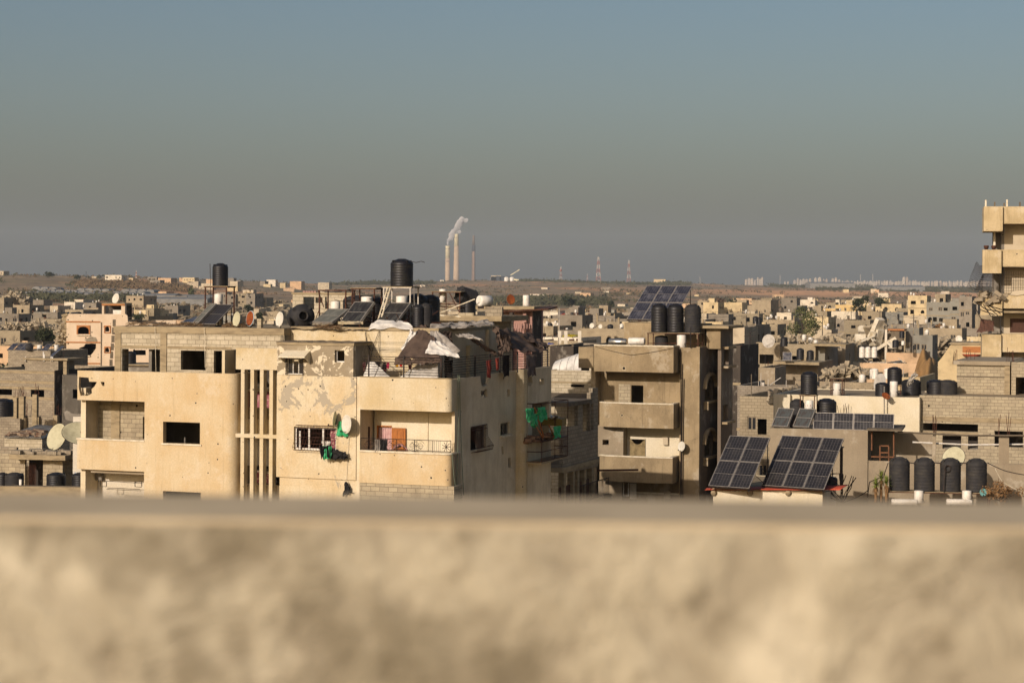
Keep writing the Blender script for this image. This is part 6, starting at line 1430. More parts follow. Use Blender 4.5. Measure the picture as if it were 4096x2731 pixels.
pv_array('right big array of six solar panels on the low house', (q_.x, q_.y + .0, zQ), radians(-34), 3, 2, 1.12, 1.62, 46, .18, m_pv, 'big solar arrays on the low house')
for k, px in enumerate((2855, 3000, 3153)): o = MB().lathe([(.14, 0), (.16, .03), (.05, .06)], 14, Matrix.Rotation(pi / 2, 4, 'X')).build('anchor_plate', m_conc); o.location = wA(px, 1970, -.07, Q1); tag(o, 'round cement anchor under the %s' % ('left corner of the left array', 'right corner of the left array', 'right array')[k], 'anchor')
tank('small black drum behind the right big array', onQ(3322, 1.5), .35, .6, m_tank)
stand('dark iron scaffold at the right end of the right big array', onQ(3345, 1.9), .5, .5, 2.0, m_iron, None, RZ)
# plain grey house behind
Q2 = Frame(3300, 109, 14)
q2, r = shell(Q2, 'grey_house', 'plain grey rendered house behind the two big solar arrays', (3077, 1716, 3470, 2100), 0, 9, m_greyr, par=.12)
zq2 = r[3]; MB().box(Q2.U(3470), Q2.U(3720), 3.5, 3.7, 0, zq2 - .3).build('wall', m_greyr, q2)
FW(Q2, q2, 'wall', (3471, 1852, 4250, 2100), .1, m_greyr, zb=0)
for k, (x0, x1, y0) in enumerate(((3730, 3743, 1740), (3995, 4036, 1745), (3470, 3478, 1840))): colpx(Q2, q2, x0, x1, y0, 1856, .25, m_greyr)
rebars(Q2, q2, 3738, 1662, 1742, .25, 5, .12, 3); rebars(Q2, q2, 4000, 1660, 1746, .25, 2, .1, 4); rebars(Q2, q2, 4028, 1655, 1746, .25, 3, .12, 5)
g = MB(); 
for a, c in (((3475, 1722), (3600, 1722)), ((3487, 1725), (3487, 1800)), ((3575, 1725), (3575, 1830)), ((3485, 1826), (3575, 1828)), ((3520, 1782), (3520, 1855)), ((3555, 1785), (3555, 1855)), ((3520, 1783), (3555, 1783)), ((3520, 1810), (3555, 1810))): g.tube(Vector((*Q2.pix(*a, .3)[:1], .3, Q2.pix(*a, .3)[1])), Vector((Q2.pix(*c, .3)[0], .3, Q2.pix(*c, .3)[1])), .045, 5)
o = g.build('timber_scaffold', flat('weathered orange timber', '7a5236', .8, '5c3e2a', 5)); Q2.place(o); tag(o, 'orange timber frame and ladder in the dark porch of the grey house', 'frame')
MB().wall(R4(Q2.U(3470), Q2.U(3610), -.3, 3.6), [], Q2.Z(3540, 1722), Q2.Z(3540, 1714), axis='z').build('porch_roof', m_concd, q2)
g = MB(); 
for k, (y0, y1, m_) in enumerate(((1735, 1745, 0), (1768, 1780, 1))): pass
cable('water_pipe', 'long dark pipe crossing above the porch to the right edge', [wA(3590, 1727, -.1, Q2), wA(3870, 1741, -.1, Q2), wA(4150, 1742, -.1, Q2)], .05, m_concd, 0, cat='pipe')
cable('water_pipe', 'long white pipe crossing the block building to the right edge', [wA(3650, 1768, .6, Q2), wA(3880, 1779, .6, Q2), wA(4150, 1776, .6, Q2)], .045, m_boiler, 0, cat='pipe')
# curved mark and climbing bush on the grey house
cs = [collector('streaked solar collector, left one of the two above the grey house', Q2.world(Q2.U(3120, .5, 1700), .4, zq2 - .1), PZ, 1.0, 1.25, 50, m_collr), collector('streaked solar collector, right one of the two above the grey house', Q2.world(Q2.U(3205, .5, 1700), .4, zq2 - .1), PZ, 1.0, 1.25, 50, m_collr)]
pv_array('row of upright dark panels along the grey house roof', Q2.world(Q2.U(3412, .4, 1700), .5, zq2 - .1), radians(-14), 4, 1, 1.08, 1.0, 62, .06, m_pv)
tank('wide domed black tank against the cream wall, behind the upright panels', Q2.world(Q2.U(3306, 3, 1660), 3.0, Q2.Z(3306, 1690, 3)), .56, 1.35, m_tank)
tank('black tank behind the right streaked collector', Q2.world(Q2.U(3188, 2.5, 1660), 2.5, zq2 - .1), .42, 1.6, m_tankg)
b_ = boiler('white drum printed with faded red flowers beside the streaked collectors', Q2.world(Q2.U(3237, 2.0, 1620), 2.0, Q2.Z(3237, 1645, 2)), .24, .62)
MB().lathe([(.244, .3), (.244, .38)], 8, Matrix.Rotation(-.6, 4, 'Z'), capb=False, capt=False).build('print', m_pinkcl, b_)
s_ = stand('tall narrow stand lifting the big black tank above the cream wall', Q2.world(Q2.U(3235, 2.4, 1600), 2.4, zq2 - .1), .8, .7, Q2.Z(3235, 1577, 2.4) - zq2 + .02, m_rust, 'rusty iron tank stands', RZ)
tank('big black tank on the tall narrow stand above the cream wall', Q2.world(Q2.U(3236, 2.4, 1550), 2.4, Q2.Z(3236, 1577, 2.4)), .47, 1.28, m_tank)
# four tanks
Q3 = Frame(3750, 102.5, 8); zt4 = Q3.Z(3750, 1963)
s_ = stand('long rusty rack under the row of four dusty black tanks', Q3.world(Q3.U(3755), .0, 0), 5.1, .9, zt4 - .08, m_rust, 'rusty iron tank stands', -Q3.a)
for i, (px, y0, y1, lab) in enumerate(((3600, 1826, 1958, 'first of the four big dusty tanks at the lower right'), (3700, 1828, 1960, 'second of the four big dusty tanks at the lower right'), (3804, 1832, 1962, 'third of the four big dusty tanks, with a hose coil, dish behind'), (3908, 1832, 1963, 'rightmost of the four big dusty tanks at the lower right'))):
    z_ = zt4; tank(lab, Q3.world(Q3.U(px), 0, z_), .53, 1.72, m_tankg, 'row of four tanks at the lower right')
for px, lab, x in ((3678, 'upright white drum under the second big tank', 0), (3870, 'white drum under the rightmost big tank', 1)): boiler(lab, Q3.world(Q3.U(px, -.6), -.6, Q3.Z(px, 2010, -.6)), .24, .62)
for px, lab in ((3620, 'white cylinder lying under the first big tank'), (3840, 'white cylinder lying under the third big tank')): lying(lab, Q3.world(Q3.U(px, -.8), -.8, Q3.Z(px, 2020, -.8)), .16, 1.3, -8, m_boiler)
g = MB(); c = wA(3790, 1873, -.6, Q3); g.path([c + Vector((.16 * cos(t / 2), 0, .16 * sin(t / 2))) for t in range(13)], .035, 6); g.path([c + Vector((-.12, 0, 0)), c + Vector((-.16, 0, -.6)), c + Vector((-.2, 0, -1.2))], .03, 5); o = g.build('hose_coil', m_iron); tag(o, 'black hose coiled on the third big tank', 'hose')
g = MB()
for a, c in ((3640, 3662), (3738, 3768), (3842, 3870)): g.tube(wA(a - 4, 1850, -.25, Q3), wA(c + 2, 1853, -.25, Q3), .03, 5)
o = g.build('connecting_pipe', m_iron); tag(o, 'short black pipes joining the four big tanks', 'pipes')
cable('hanging_cable', 'black cable sagging from the rightmost big tank to the right edge', [wA(3950, 1850, -.2, Q3), wA(4020, 1882, -.2, Q3), wA(4110, 1900, -.2, Q3)], .022, m_iron, .02)
cable('hanging_cable', 'pale rope hanging on the right grey wall', [wA(3980, 1872, -.2, Q3), wA(4010, 1925, -.2, Q3), wA(4100, 1972, -.2, Q3)], .014, m_sill, .05)
cable('hanging_cable', 'black hose snaking down left of the four big tanks', [wA(3553, 1850, -.3, Q3), wA(3535, 1905, -.3, Q3), wA(3478, 1928, -.3, Q3), wA(3470, 1990, -.3, Q3)], .022, m_iron, -.02)
p = wA(3817, 1852, 1.3, Q3); dish('big pale dish behind the third big tank', (p.x, p.y, p.z - .35), .62, 35, 25, m_dishy, None, 1.0, .6, rim=m_iron)
p = wA(3933, 1988, -1.0, Q3); dish('small blue green round dish below the rightmost big tank', (p.x, p.y, p.z), .18, 10, 10, flat('pale teal paint', '5f8f8c', .7), pole=.25)
# cream long wall, upper right
Q4 = Frame(3400, 122, 20)
q4, r = shell(Q4, 'cream_walled_house', 'long smooth cream wall topped with small water gear', (3098, 1583, 3677, 2000), 0, 8, m_whitew, par=.05)
MB().box(r[0] - .01, Q4.U(3165), -.35, -.003, 0, r[3] + .02).build('pier', m_whitew, q4)
zq4 = r[3]; rebars(Q4, q4, 3385, 1610, 1655, -.4, 5, .5, 7)
onq4 = lambda px, v, z=None: Q4.world(Q4.U(px, v, 1580), v, zq4 - .03 if z is None else z)
boiler('white cylinder on the cream wall right of the big raised tank', onq4(3348, .8), .25, .75); boiler('yellow ringed white cylinder beside the pole dish on the cream wall', onq4(3575, .6), .24, .95)
stand('thin rusty stand around the cylinder on the cream wall', onq4(3350, .9), .7, .6, 1.0, m_rust, 'rusty iron tank stands', RZ)
tank('black tank at the back of the cream wall, under the roof clutter', onq4(3530, 1.2), .45, .85, m_tank)
cable('dish_pole', 'grey pole in front of the cream wall carrying a rusty dish', [wA(3537, 1660, -.5, Q4), wA(3537, 1545, -.5, Q4)], .035, m_alu, 0, cat='pole'); p = wA(3543, 1592, -.7, Q4); dish('small rusty dish on the grey pole', p, .26, -20, 45, m_rustdish, pole=.1)
s_ = stand('rusty stand lifting the lone tank right of the middle', onq4(3578, 4), .9, .8, Q4.Z(3578, 1537, 4) - zq4 + .03 - .075, m_rust, 'rusty iron tank stands', RZ)
tank('lone domed black tank on a stand, right of the cream wall middle', onq4(3578, 4, Q4.Z(3578, 1537, 4)), .46, 1.1, m_tank)
boiler('white drum under the lone domed black tank', onq4(3576, 3.6), .24, .6)
for k, (px, h_, m_) in enumerate(((3645, 1.0, m_tank), (3745, 1.0, m_tank), (3790, 1.0, m_tankg))): tank(('black tank at the left of the pair of black tanks below the block wall', 'left tank of the dark pair beside the block corner', 'right tank of the dark pair beside the block corner')[k], onq4(px, 3.2), .6, h_, m_)
tarp('tarpaulin', 'grey plastic hood draped over a post on the cream wall end', [wA(3625, 1545, 1, Q4), wA(3640, 1545, 1, Q4), wA(3672, 1500, 1, Q4), wA(3655, 1492, 1, Q4)], 10, 14, .0, .12, 2, 4, m_corr)
# block building at the right
Q5 = Frame(3900, 120, 20)
q5, r = shell(Q5, 'block_building', 'big unfinished block building at the right edge with wide dark openings', (3677, 1587, 4260, 2000), 0, 8, m_block, [(3692, 1694, 3912, 1724), (3770, 1742, 3845, 1795), (3872, 1742, 3912, 1798), (3978, 1724, 4092, 1788)], par=.05)
for y0, y1 in ((1672, 1690), (1727, 1738)): q = Q5.rect(3677, y0, 3912 if y0 > 1700 else 4260, y1); MB().box(q[0], q[1], -.03, -.003, q[2], q[3]).build('beam', m_conc, q5)
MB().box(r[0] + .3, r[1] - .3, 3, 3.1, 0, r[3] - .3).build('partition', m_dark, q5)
q5b = Frame(3900, 124, 20); q5r, r = shell(q5b, 'upper_block_house', 'tall block wall with a grey slab cap above the big block building', (3827, 1460, 4018, 1700), 0, 8, m_block, par=.05)
MB().box(r[0] - .2, q5b.U(4042), -.2, 8, r[3] + .002, r[3] + .25).build('slab', m_greyr, q5r); q = q5b.rect(4018, 1460, 4040, 1600); MB().box(q[0] + .01, q[1], -.1, .3, 0, r[3]).build('column', m_conc, q5r)
q = q5b.rect(3827, 1505, 4018, 1509); MB().box(q[0], q[1], -.03, -.003, q[2], q[3]).build('beam', m_concd, q5r)
rebars(q5b, q5r, 3822, 1400, 1455, .3, 5, .2, 1); rebars(q5b, q5r, 4030, 1395, 1455, .3, 5, .4, 2); rebars(q5b, q5r, 3880, 1400, 1455, 3, 4, .4, 3)
q5c = Frame(4070, 123, 20); q5d, r = shell(q5c, 'block_house', 'block wall corner with a black doorway cut by the right edge', (4045, 1450, 4260, 1700), 0, 6, m_block, [(4063, 1510, 4200, 1582)], par=.05)
Q6 = Frame(3760, 127, 20); o = MB().wall(Q6.poly([(3705, 1570), (3825, 1545), (3825, 1590), (3705, 1590)]), [], 0, .1).build('tin_fence', m_concd); Q6.place(o); tag(o, 'dark sheet fence with a pale top edge beside the block corner', 'fence')
# plants
def leafball(name, label, p, r, n, mat, size=.12, squash=1, seed=0, stems=True, cat='bush'):
    root = thing(name, label, cat, p); rnd = random.Random(seed); b = MB(); st = MB()
    cl = [(Vector((rnd.gauss(0, .42), rnd.gauss(0, .42), rnd.uniform(.1, 1) * squash)) * r, rnd.uniform(.2, .42) * r) for _ in range(14)]
    for c, q in cl: st.tube((0, 0, 0), c, .03 * r, 4, .01 * r)
    for i in range(n):
        c, q = rnd.choice(cl); d = Vector((rnd.gauss(0, 1), rnd.gauss(0, 1), rnd.gauss(0, 1))).normalized() * q * rnd.uniform(.4, 1.1); a = c + d; s_ = size * rnd.uniform(.6, 1.4)
        e1 = Vector((rnd.gauss(0, 1), rnd.gauss(0, 1), rnd.gauss(0, 1))).normalized() * s_; e2 = e1.cross(Vector((rnd.gauss(0, 1), rnd.gauss(0, 1), rnd.gauss(0, 1)))).normalized() * s_ * .6
        b.add([a - e1, a + e2, a + e1, a - e2], [(0, 1, 2, 3)])
    b.build('crown', mat, root); st.build('stems', m_bark, root); return root
m_bark = flat('bark', '4d3f30', .95, '352b21', 8)
m_leafd = flat('dark olive leaves', '3c3f25', .8, '27301c', 1.2, lo=.3, hi=.7); m_leafg = flat('green leaves', '66683f', .8, '484c2c', 1.2, lo=.3, hi=.7); m_dry = flat('dry brown leaves', '8a6a45', .9, '6b5236', 4); m_yucca = flat('yucca leaves', '7f8a3a', .7, '566326', 3)
def yucca(label, p, h, seed):
    root = thing('yucca_plant', label, 'plant', p, 0, 'yuccas left of the four tanks'); rnd = random.Random(seed); b = MB(); MB().tube((0, 0, 0), (0, 0, h), .09, 8, .06).build('trunk', m_dry, root)
    for i in range(80):
        a = rnd.uniform(0, 2 * pi); el = rnd.uniform(-.5, 1.5); L = rnd.uniform(.3, .5); d = Vector((cos(a) * cos(el), sin(a) * cos(el), sin(el))); w_ = Vector((-sin(a), cos(a), 0)) * .035; o_ = Vector((0, 0, h))
        b.add([o_ - w_, o_ + w_, o_ + d * L], [(0, 1, 2)])
    b.build('leaves', m_yucca, root)
    b = MB()
    for i in range(50): a = rnd.uniform(0, 2 * pi); d = Vector((cos(a) * .25, sin(a) * .25, -.5 * rnd.uniform(.6, 1.2))); w_ = Vector((-sin(a), cos(a), 0)) * .02; o_ = Vector((0, 0, h - .05)); b.add([o_ - w_, o_ + w_, o_ + d], [(0, 1, 2)])
    b.build('dry_skirt', m_dry, root)
for k, (px, py, lab) in enumerate(((3503, 1938, 'left yucca head with green spikes, lowest of the three'), (3545, 1930, 'right yucca head, partly behind the first tank'), (3524, 1908, 'highest yucca head, pointing up between the other two'))):
    p = wA(px, 2010, .2 * k - .9, Q3); zh = Q3.Z(px, py, .2 * k - .9); yucca(lab, (p.x, p.y, p.z), zh - p.z, k)
leafball('dry_bush', 'dry brown bush right of the four big tanks', wA(4000, 2005, -.6, Q3), .95, 900, m_dry, .06, .9, 3)
g = MB(); rnd = random.Random(12); base = wA(3370, 2010, -.5, Q3)
for k in range(16):
    a = rnd.uniform(-1.3, 1.3); pts = [base]; d = Vector((sin(a), rnd.uniform(-.2, .2), cos(a)))
    for j in range(5): pts.append(pts[-1] + d * .3); d = (d + Vector((rnd.uniform(-.4, .5), 0, rnd.uniform(-.2, .35)))).normalized()
    g.path(pts, .022, 4)
o = g.build('bare_branches', m_bark); tag(o, 'leafless dark branches against the grey house wall', 'branches')
# ================================================================ the town behind
ORD = 'first second third fourth fifth sixth seventh eighth ninth tenth eleventh twelfth thirteenth fourteenth fifteenth sixteenth seventeenth eighteenth nineteenth'.split()
def ordw(n):
    if n < 19: return ORD[n]
    t = ('twentieth', 'twenty', 'thirtieth', 'thirty', 'fortieth', 'forty', 'fiftieth', 'fifty', 'sixtieth', 'sixty', 'seventieth', 'seventy', 'eightieth', 'eighty', 'ninetieth', 'ninety'); n += 1
    if n == 100: return 'hundredth'
    if n > 100: return 'hundred and ' + ordw(n - 101)
    return t[(n // 10 - 2) * 2] if n % 10 == 0 else t[(n // 10 - 2) * 2 + 1] + ' ' + ORD[n % 10 - 1]
HOUSES = []
COLN = {m_hgrey: 'grey', m_htan: 'tan', m_hpale: 'pale', m_hcream: 'cream', m_hyellow: 'yellow', m_hwhite: 'whitish', m_hpeach: 'peach', m_hdull: 'dull grey', m_rose: 'rose'}
pane_me = None
def house(px0, px1, py, D, mat, depth=None, yaw=20, seed=0, wins=True, stubs=0, room=False, drums=0, black=0, wreck=False, zb=None, sidewin=True, label=None, cols=None, rim=True):
    global pane_me
    rnd = random.Random(seed * 7 + int(px0) * 13 + int(D)); fr = Frame((px0 + px1) / 2, D, yaw)
    u0, u1 = fr.U(px0, 0, py), fr.U(px1, 0, py); z1 = fr.Z((px0 + px1) / 2, py); g0 = tz(fr.O.x, fr.O.y) - .6 if zb is None else zb
    dp = depth or rnd.uniform(7, 12); w = u1 - u0
    root = thing('house', label, 'house', frame=fr); HOUSES.append([root, (px0 + px1) / 2, D, mat, z1 - g0, label])
    if z1 < g0 + 2: z1 = g0 + 2.6
    def openings(a, b):
        hs = []; L = b - a; n = max(1, int(L / rnd.uniform(2.6, 3.6))) if cols is None else cols
        z = z1 - (.9 if rim else .4)
        while z - 3 > g0 + .2:
            for k in range(n):
                if rnd.random() < .74:
                    c = a + L * (k + .5 + rnd.uniform(-.15, .15)) / n; ww = rnd.choice((.45, .5, .6, .6, .8, 1.1)); ww = min(ww, L / n * .38); hh = rnd.choice((.9, 1.1, 1.2, 1.4)); zt = z - rnd.uniform(.5, .9)
                    hs.append((c - ww, c + ww, zt - hh, zt, rnd.random()))
            z -= 3.05
        return hs
    hf = openings(u0 + .4, u1 - .4) if wins and w > 2.2 else []; hsd = openings(.5, dp - .3) if wins and sidewin else []
    top = [(u0, z1), (u1, z1)]
    if wreck:
        top = []; zz_ = z1
        for k in range(12):
            zn_ = z1 - max(0, rnd.gauss(-.2, .9)); top += [(u0 + w * (k + .02) / 12, zn_), (u0 + w * (k + .98 + (.02 if k == 11 else 0)) / 12, zn_ - rnd.uniform(0, .1))]
        top[0] = (u0, top[0][1])
    outer = [(u0, g0), (u1, g0)] + [t for t in top[::-1]]
    b = MB().wall(outer, [R4(*h[:4]) if h[4] < .88 else arch(h[0], h[1], h[2], h[3] + .2, (h[1] - h[0]) * .5, 5) for h in hf], 0, .22)
    b.build('wall', mat, root)
    b = MB().wall(R4(.222, dp, g0, z1), [R4(*h[:4]) for h in hsd], u1 - .22, u1, axis='x'); b.build('wall', mat, root)
    b = MB().box(u0, u0 + .2, .222, dp, g0, z1 - (.0 if not wreck else 1)).box(u0 + .201, u1 - .221, dp - .2, dp, g0, z1 - .4); b.build('wall', mat, root)
    rz_ = z1 - (.5 if rim else .1)
    b = MB().box(u0 + .201, u1 - .221, .221, dp - .201, rz_ - .2, rz_); b.build('roof', m_roof, root)
    b = MB().box(u0 + .201, u1 - .221, dp * .45, dp * .45 + .15, g0, rz_ - .21); b.build('partition', m_greyd, root)
    if D < 900:
        z = z1 - .9
        if z - 3 > g0: MB().box(u0 - .05, u1 + .05, -.06, -.003, z - 3.3, z - 3.05).build('band', m_conc, root)
    for h in hf + [None]:
        if h is None or h[4] > .45 or D > 1000: continue
        if pane_me is None:
            q = MB().box(-.5, .5, 0, .04, 0, 1).build('window', m_glass, root); pane_me = q.data
            fq = MB()
            for e in ((-.5, -.4, 0, 1), (.4, .5, 0, 1), (-.4, .4, .9, 1), (-.05, .05, 0, .9)): fq.box(e[0], e[1], -.03, -.002, e[2], e[3])
            m2 = bpy.data.meshes.new('x'); 
            n0 = len(pane_me.polygons); fo = fq.build('tmp', m_greyr); me = bpy.data.meshes.new('window'); 
            v_all = [v.co[:] for v in pane_me.vertices] + [v.co[:] for v in fo.data.vertices]; off = len(pane_me.vertices)
            me.from_pydata(v_all, [], [tuple(p.vertices) for p in pane_me.polygons] + [tuple(i + off for i in p.vertices) for p in fo.data.polygons])
            me.materials.append(m_glass); me.materials.append(m_greyr)
            for i, p in enumerate(me.polygons): p.material_index = 0 if i < n0 else 1
            bpy.data.objects.remove(fo); bpy.data.objects.remove(q); pane_me = me; bpy.data.meshes.remove(m2)
        o = bpy.data.objects.new('window', pane_me); COL.objects.link(o); o.parent = root; o.location = ((h[0] + h[1]) / 2, .1, h[2]); o.scale = (h[1] - h[0], 1, h[3] - h[2])
    if room:
        a = u0 + w * rnd.uniform(.1, .5); bb = a + min(w * .4, 3.2); MB().box(a, bb, dp * .4, dp * .4 + min(3, dp * .5), rz_, z1 + rnd.uniform(1.6, 2.4)).build('stair_room', mat, root)
    for k in range(stubs):
        a = u0 + (w - .4) * k / max(1, stubs - 1); MB().box(a, a + .35, .0, .35, z1 + .002, z1 + rnd.uniform(.5, 1.6)).build('column_stub', m_conc, root)
    if D < 1000:
        g = MB()
        for k in range(int(w * 1.1)):
            a = rnd.uniform(u0 + .3, u1 - .3); v = rnd.choice((.12, rnd.uniform(.3, dp * .7))); t_ = rnd.random(); zz_ = z1 if v < .2 else rz_
            if t_ < .35: g.box(a, a + .05, v, v + .05, zz_ - .01, zz_ + rnd.uniform(.5, 1.6))
            elif t_ < .75: g.box(a, a + rnd.uniform(.2, .7), v, v + rnd.uniform(.08, .5), zz_ - .01, zz_ + rnd.uniform(.1, .6))
            else: g.tube((a, v, zz_ + .1), (a + rnd.uniform(-1, 1), v + rnd.uniform(-.5, 1), zz_ + rnd.uniform(.1, 1.1)), .05, 4)
        if g.v: g.build('roof_clutter', rnd.choice((m_concd, m_conc, m_rust, m_iron, m_corr)), root)
    nn = 0
    for k in range(drums + black):
        bl = k >= drums; p = fr.world(rnd.uniform(u0 + .6, u1 - .6), rnd.uniform(.6, dp * .5), rz_ + (rnd.uniform(0, 1.2) if not bl else 0))
        t = tank('', p, .5 if bl else .33, 1.2 if bl else .95, m_tank if bl else m_boiler, None, 0, 'water_tank', True)
        t['_h'] = len(HOUSES) - 1; t['_n'] = k; t['_c'] = 'black tank' if bl else 'white drum'; ROOFT.append(t)
    if rnd.random() < .25 and D < 700:
        p = fr.world(rnd.uniform(u0 + .6, u1 - .6), .5, rz_); 
    return root
ROOFT = []
Hn = (m_hgrey, m_htan, m_hpale, m_hcream, m_hyellow, m_hwhite, m_hpeach, m_hdull)
g_, t_, p_, c_, y_, w_h, o_, d_ = Hn
# (px0, px1, top row, distance, wall, options)
HAND = [
 (-40, 16, 1190, 820, t_, dict(stubs=2)), (14, 34, 1179, 830, t_, dict(wreck=True)), (36, 82, 1188, 840, g_, dict(wreck=True, stubs=4)), (98, 174, 1199, 1080, g_, dict(drums=1)),
 (52, 118, 1220, 800, t_, dict(stubs=3, depth=11)), (136, 226, 1248, 760, d_, dict(cols=4)), (257, 300, 1208, 950, w_h, dict(stubs=3)), (298, 333, 1198, 960, w_h, {}), (334, 385, 1211, 930, g_, dict(drums=3)),
 (200, 232, 1223, 880, p_, {}), (505, 574, 1183, 1080, t_, dict(depth=13, drums=3)), (660, 712, 1222, 900, g_, dict(depth=12, drums=1)), (556, 665, 1252, 800, g_, dict(wins=False, rim=False)), (690, 778, 1280, 560, o_, {}),
 (610, 628, 1262, 760, p_, {}), (-20, 26, 1298, 520, t_, dict(stubs=2)), (24, 66, 1304, 500, p_, {}), (66, 95, 1301, 520, g_, {}), (100, 150, 1318, 480, d_, {}), (150, 236, 1308, 520, g_, dict(depth=8)), (-30, 80, 1322, 430, t_, {}), (232, 262, 1310, 500, g_, {}),
 (-20, 216, 1384, 400, o_, dict(cols=7)), (214, 262, 1368, 420, g_, {}), (10, 110, 1362, 430, o_, dict(wins=False)),
 (892, 942, 1176, 1150, g_, dict(wreck=True)), (945, 985, 1172, 1150, t_, dict(wreck=True, stubs=2)), (985, 1020, 1174, 1140, g_, dict(wreck=True)), (1037, 1066, 1190, 1150, t_, {}), (1015, 1035, 1236, 800, p_, {}), (1060, 1095, 1283, 640, p_, {}), (1075, 1130, 1276, 650, c_, {}),
 (2294, 2332, 1260, 860, o_, {}), (2240, 2292, 1274, 800, c_, {}), (2398, 2466, 1251, 900, c_, dict(drums=3)), (2384, 2398, 1252, 900, g_, {}), (2298, 2322, 1241, 980, g_, {}), (2290, 2318, 1223, 1200, g_, {}), (2340, 2366, 1250, 950, d_, dict(drums=2)),
 (2396, 2440, 1272, 720, p_, {}), (2318, 2345, 1280, 640, g_, {}), (2346, 2392, 1274, 650, d_, {}), (2238, 2262, 1294, 600, g_, {}), (2262, 2300, 1300, 560, t_, {}), (2188, 2238, 1306, 560, d_, dict(drums=3)), (2450, 2500, 1270, 760, g_, {}), (2440, 2500, 1290, 560, g_, {}),
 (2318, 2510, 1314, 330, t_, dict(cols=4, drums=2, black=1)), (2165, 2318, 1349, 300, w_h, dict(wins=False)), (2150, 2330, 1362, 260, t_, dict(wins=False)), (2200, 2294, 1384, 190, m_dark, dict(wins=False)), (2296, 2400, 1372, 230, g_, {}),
 (2806, 2826, 1254, 700, p_, {}), (2834, 2914, 1256, 690, g_, {}), (2914, 2964, 1250, 720, t_, dict(stubs=2)), (2964, 3036, 1254, 700, t_, dict(stubs=3, drums=2)), (2822, 2892, 1287, 480, c_, {}), (2930, 2978, 1308, 330, p_, dict(cols=1)), (2992, 3022, 1300, 360, g_, {}),
 (3052, 3178, 1279, 560, t_, dict(cols=4, stubs=3, drums=5)), (3020, 3054, 1309, 430, p_, {}), (3060, 3110, 1297, 500, t_, {}), (3258, 3342, 1234, 900, y_, dict(drums=2, cols=3)), (3341, 3428, 1219, 920, y_, dict(drums=2, cols=3)), (3305, 3342, 1210, 990, t_, {}), (3186, 3212, 1240, 1000, g_, {}), (3190, 3210, 1222, 1050, d_, {}),
 (3258, 3326, 1278, 700, t_, dict(cols=4)), (3332, 3378, 1259, 760, g_, {}), (3326, 3400, 1277, 640, g_, {}), (3376, 3480, 1280, 620, t_, dict(cols=4)), (3255, 3326, 1318, 520, p_, dict(drums=4)), (3395, 3432, 1262, 800, d_, {}),
 (3436, 3522, 1226, 880, c_, dict(drums=3, room=True)), (3526, 3606, 1216, 860, c_, dict(drums=1)), (3516, 3614, 1248, 680, d_, {}), (3480, 3560, 1298, 540, g_, {}), (3560, 3706, 1297, 520, g_, {}), (3614, 3700, 1262, 640, p_, {}),
 (3632, 3708, 1182, 640, c_, dict(drums=2, cols=2)), (3706, 3800, 1209, 610, d_, dict(cols=4, drums=1)), (3800, 3836, 1204, 605, d_, dict(cols=1)), (3836, 3888, 1186, 600, g_, dict(cols=2)), (3740, 3782, 1176, 700, t_, {}), (3886, 3912, 1205, 640, g_, {}), (3706, 3830, 1300, 560, p_, dict(cols=4)),
 (3634, 3730, 1340, 360, d_, dict(depth=6, cols=2, drums=2)), (3024, 3120, 1370, 300, t_, dict(cols=1)), (3120, 3262, 1376, 300, t_, dict(cols=1, drums=3)), (3096, 3272, 1447, 262, m_greyr, dict(wins=False)), (3262, 3300, 1378, 300, d_, {}), (3300, 3382, 1378, 310, m_greyr, dict(cols=1, black=0)),
 (3384, 3430, 1382, 320, t_, {}), (3545, 3684, 1411, 330, o_, dict(cols=1)), (3322, 3548, 1447, 318, w_h, dict(wins=False)), (3440, 3712, 1453, 300, o_, dict(wins=False)), (3560, 3650, 1395, 380, g_, {}), (2954, 3044, 1468, 250, t_, dict(cols=1)), (3040, 3100, 1470, 240, m_greyr, dict(wins=False)),
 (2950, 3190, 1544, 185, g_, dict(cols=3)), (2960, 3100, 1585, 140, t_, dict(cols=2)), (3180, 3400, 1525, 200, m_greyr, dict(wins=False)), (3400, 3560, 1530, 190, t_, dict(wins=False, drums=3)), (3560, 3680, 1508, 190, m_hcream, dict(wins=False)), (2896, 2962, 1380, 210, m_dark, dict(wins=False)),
 (3852, 3930, 1384, 240, o_, {}), (3500, 3560, 1345, 420, t_, {}), (3440, 3500, 1352, 400, g_, dict(wreck=True)),
]
for i, h in enumerate(HAND): house(*h[:5], seed=i, yaw=20 + (i * 37 % 7 - 3), **h[5])
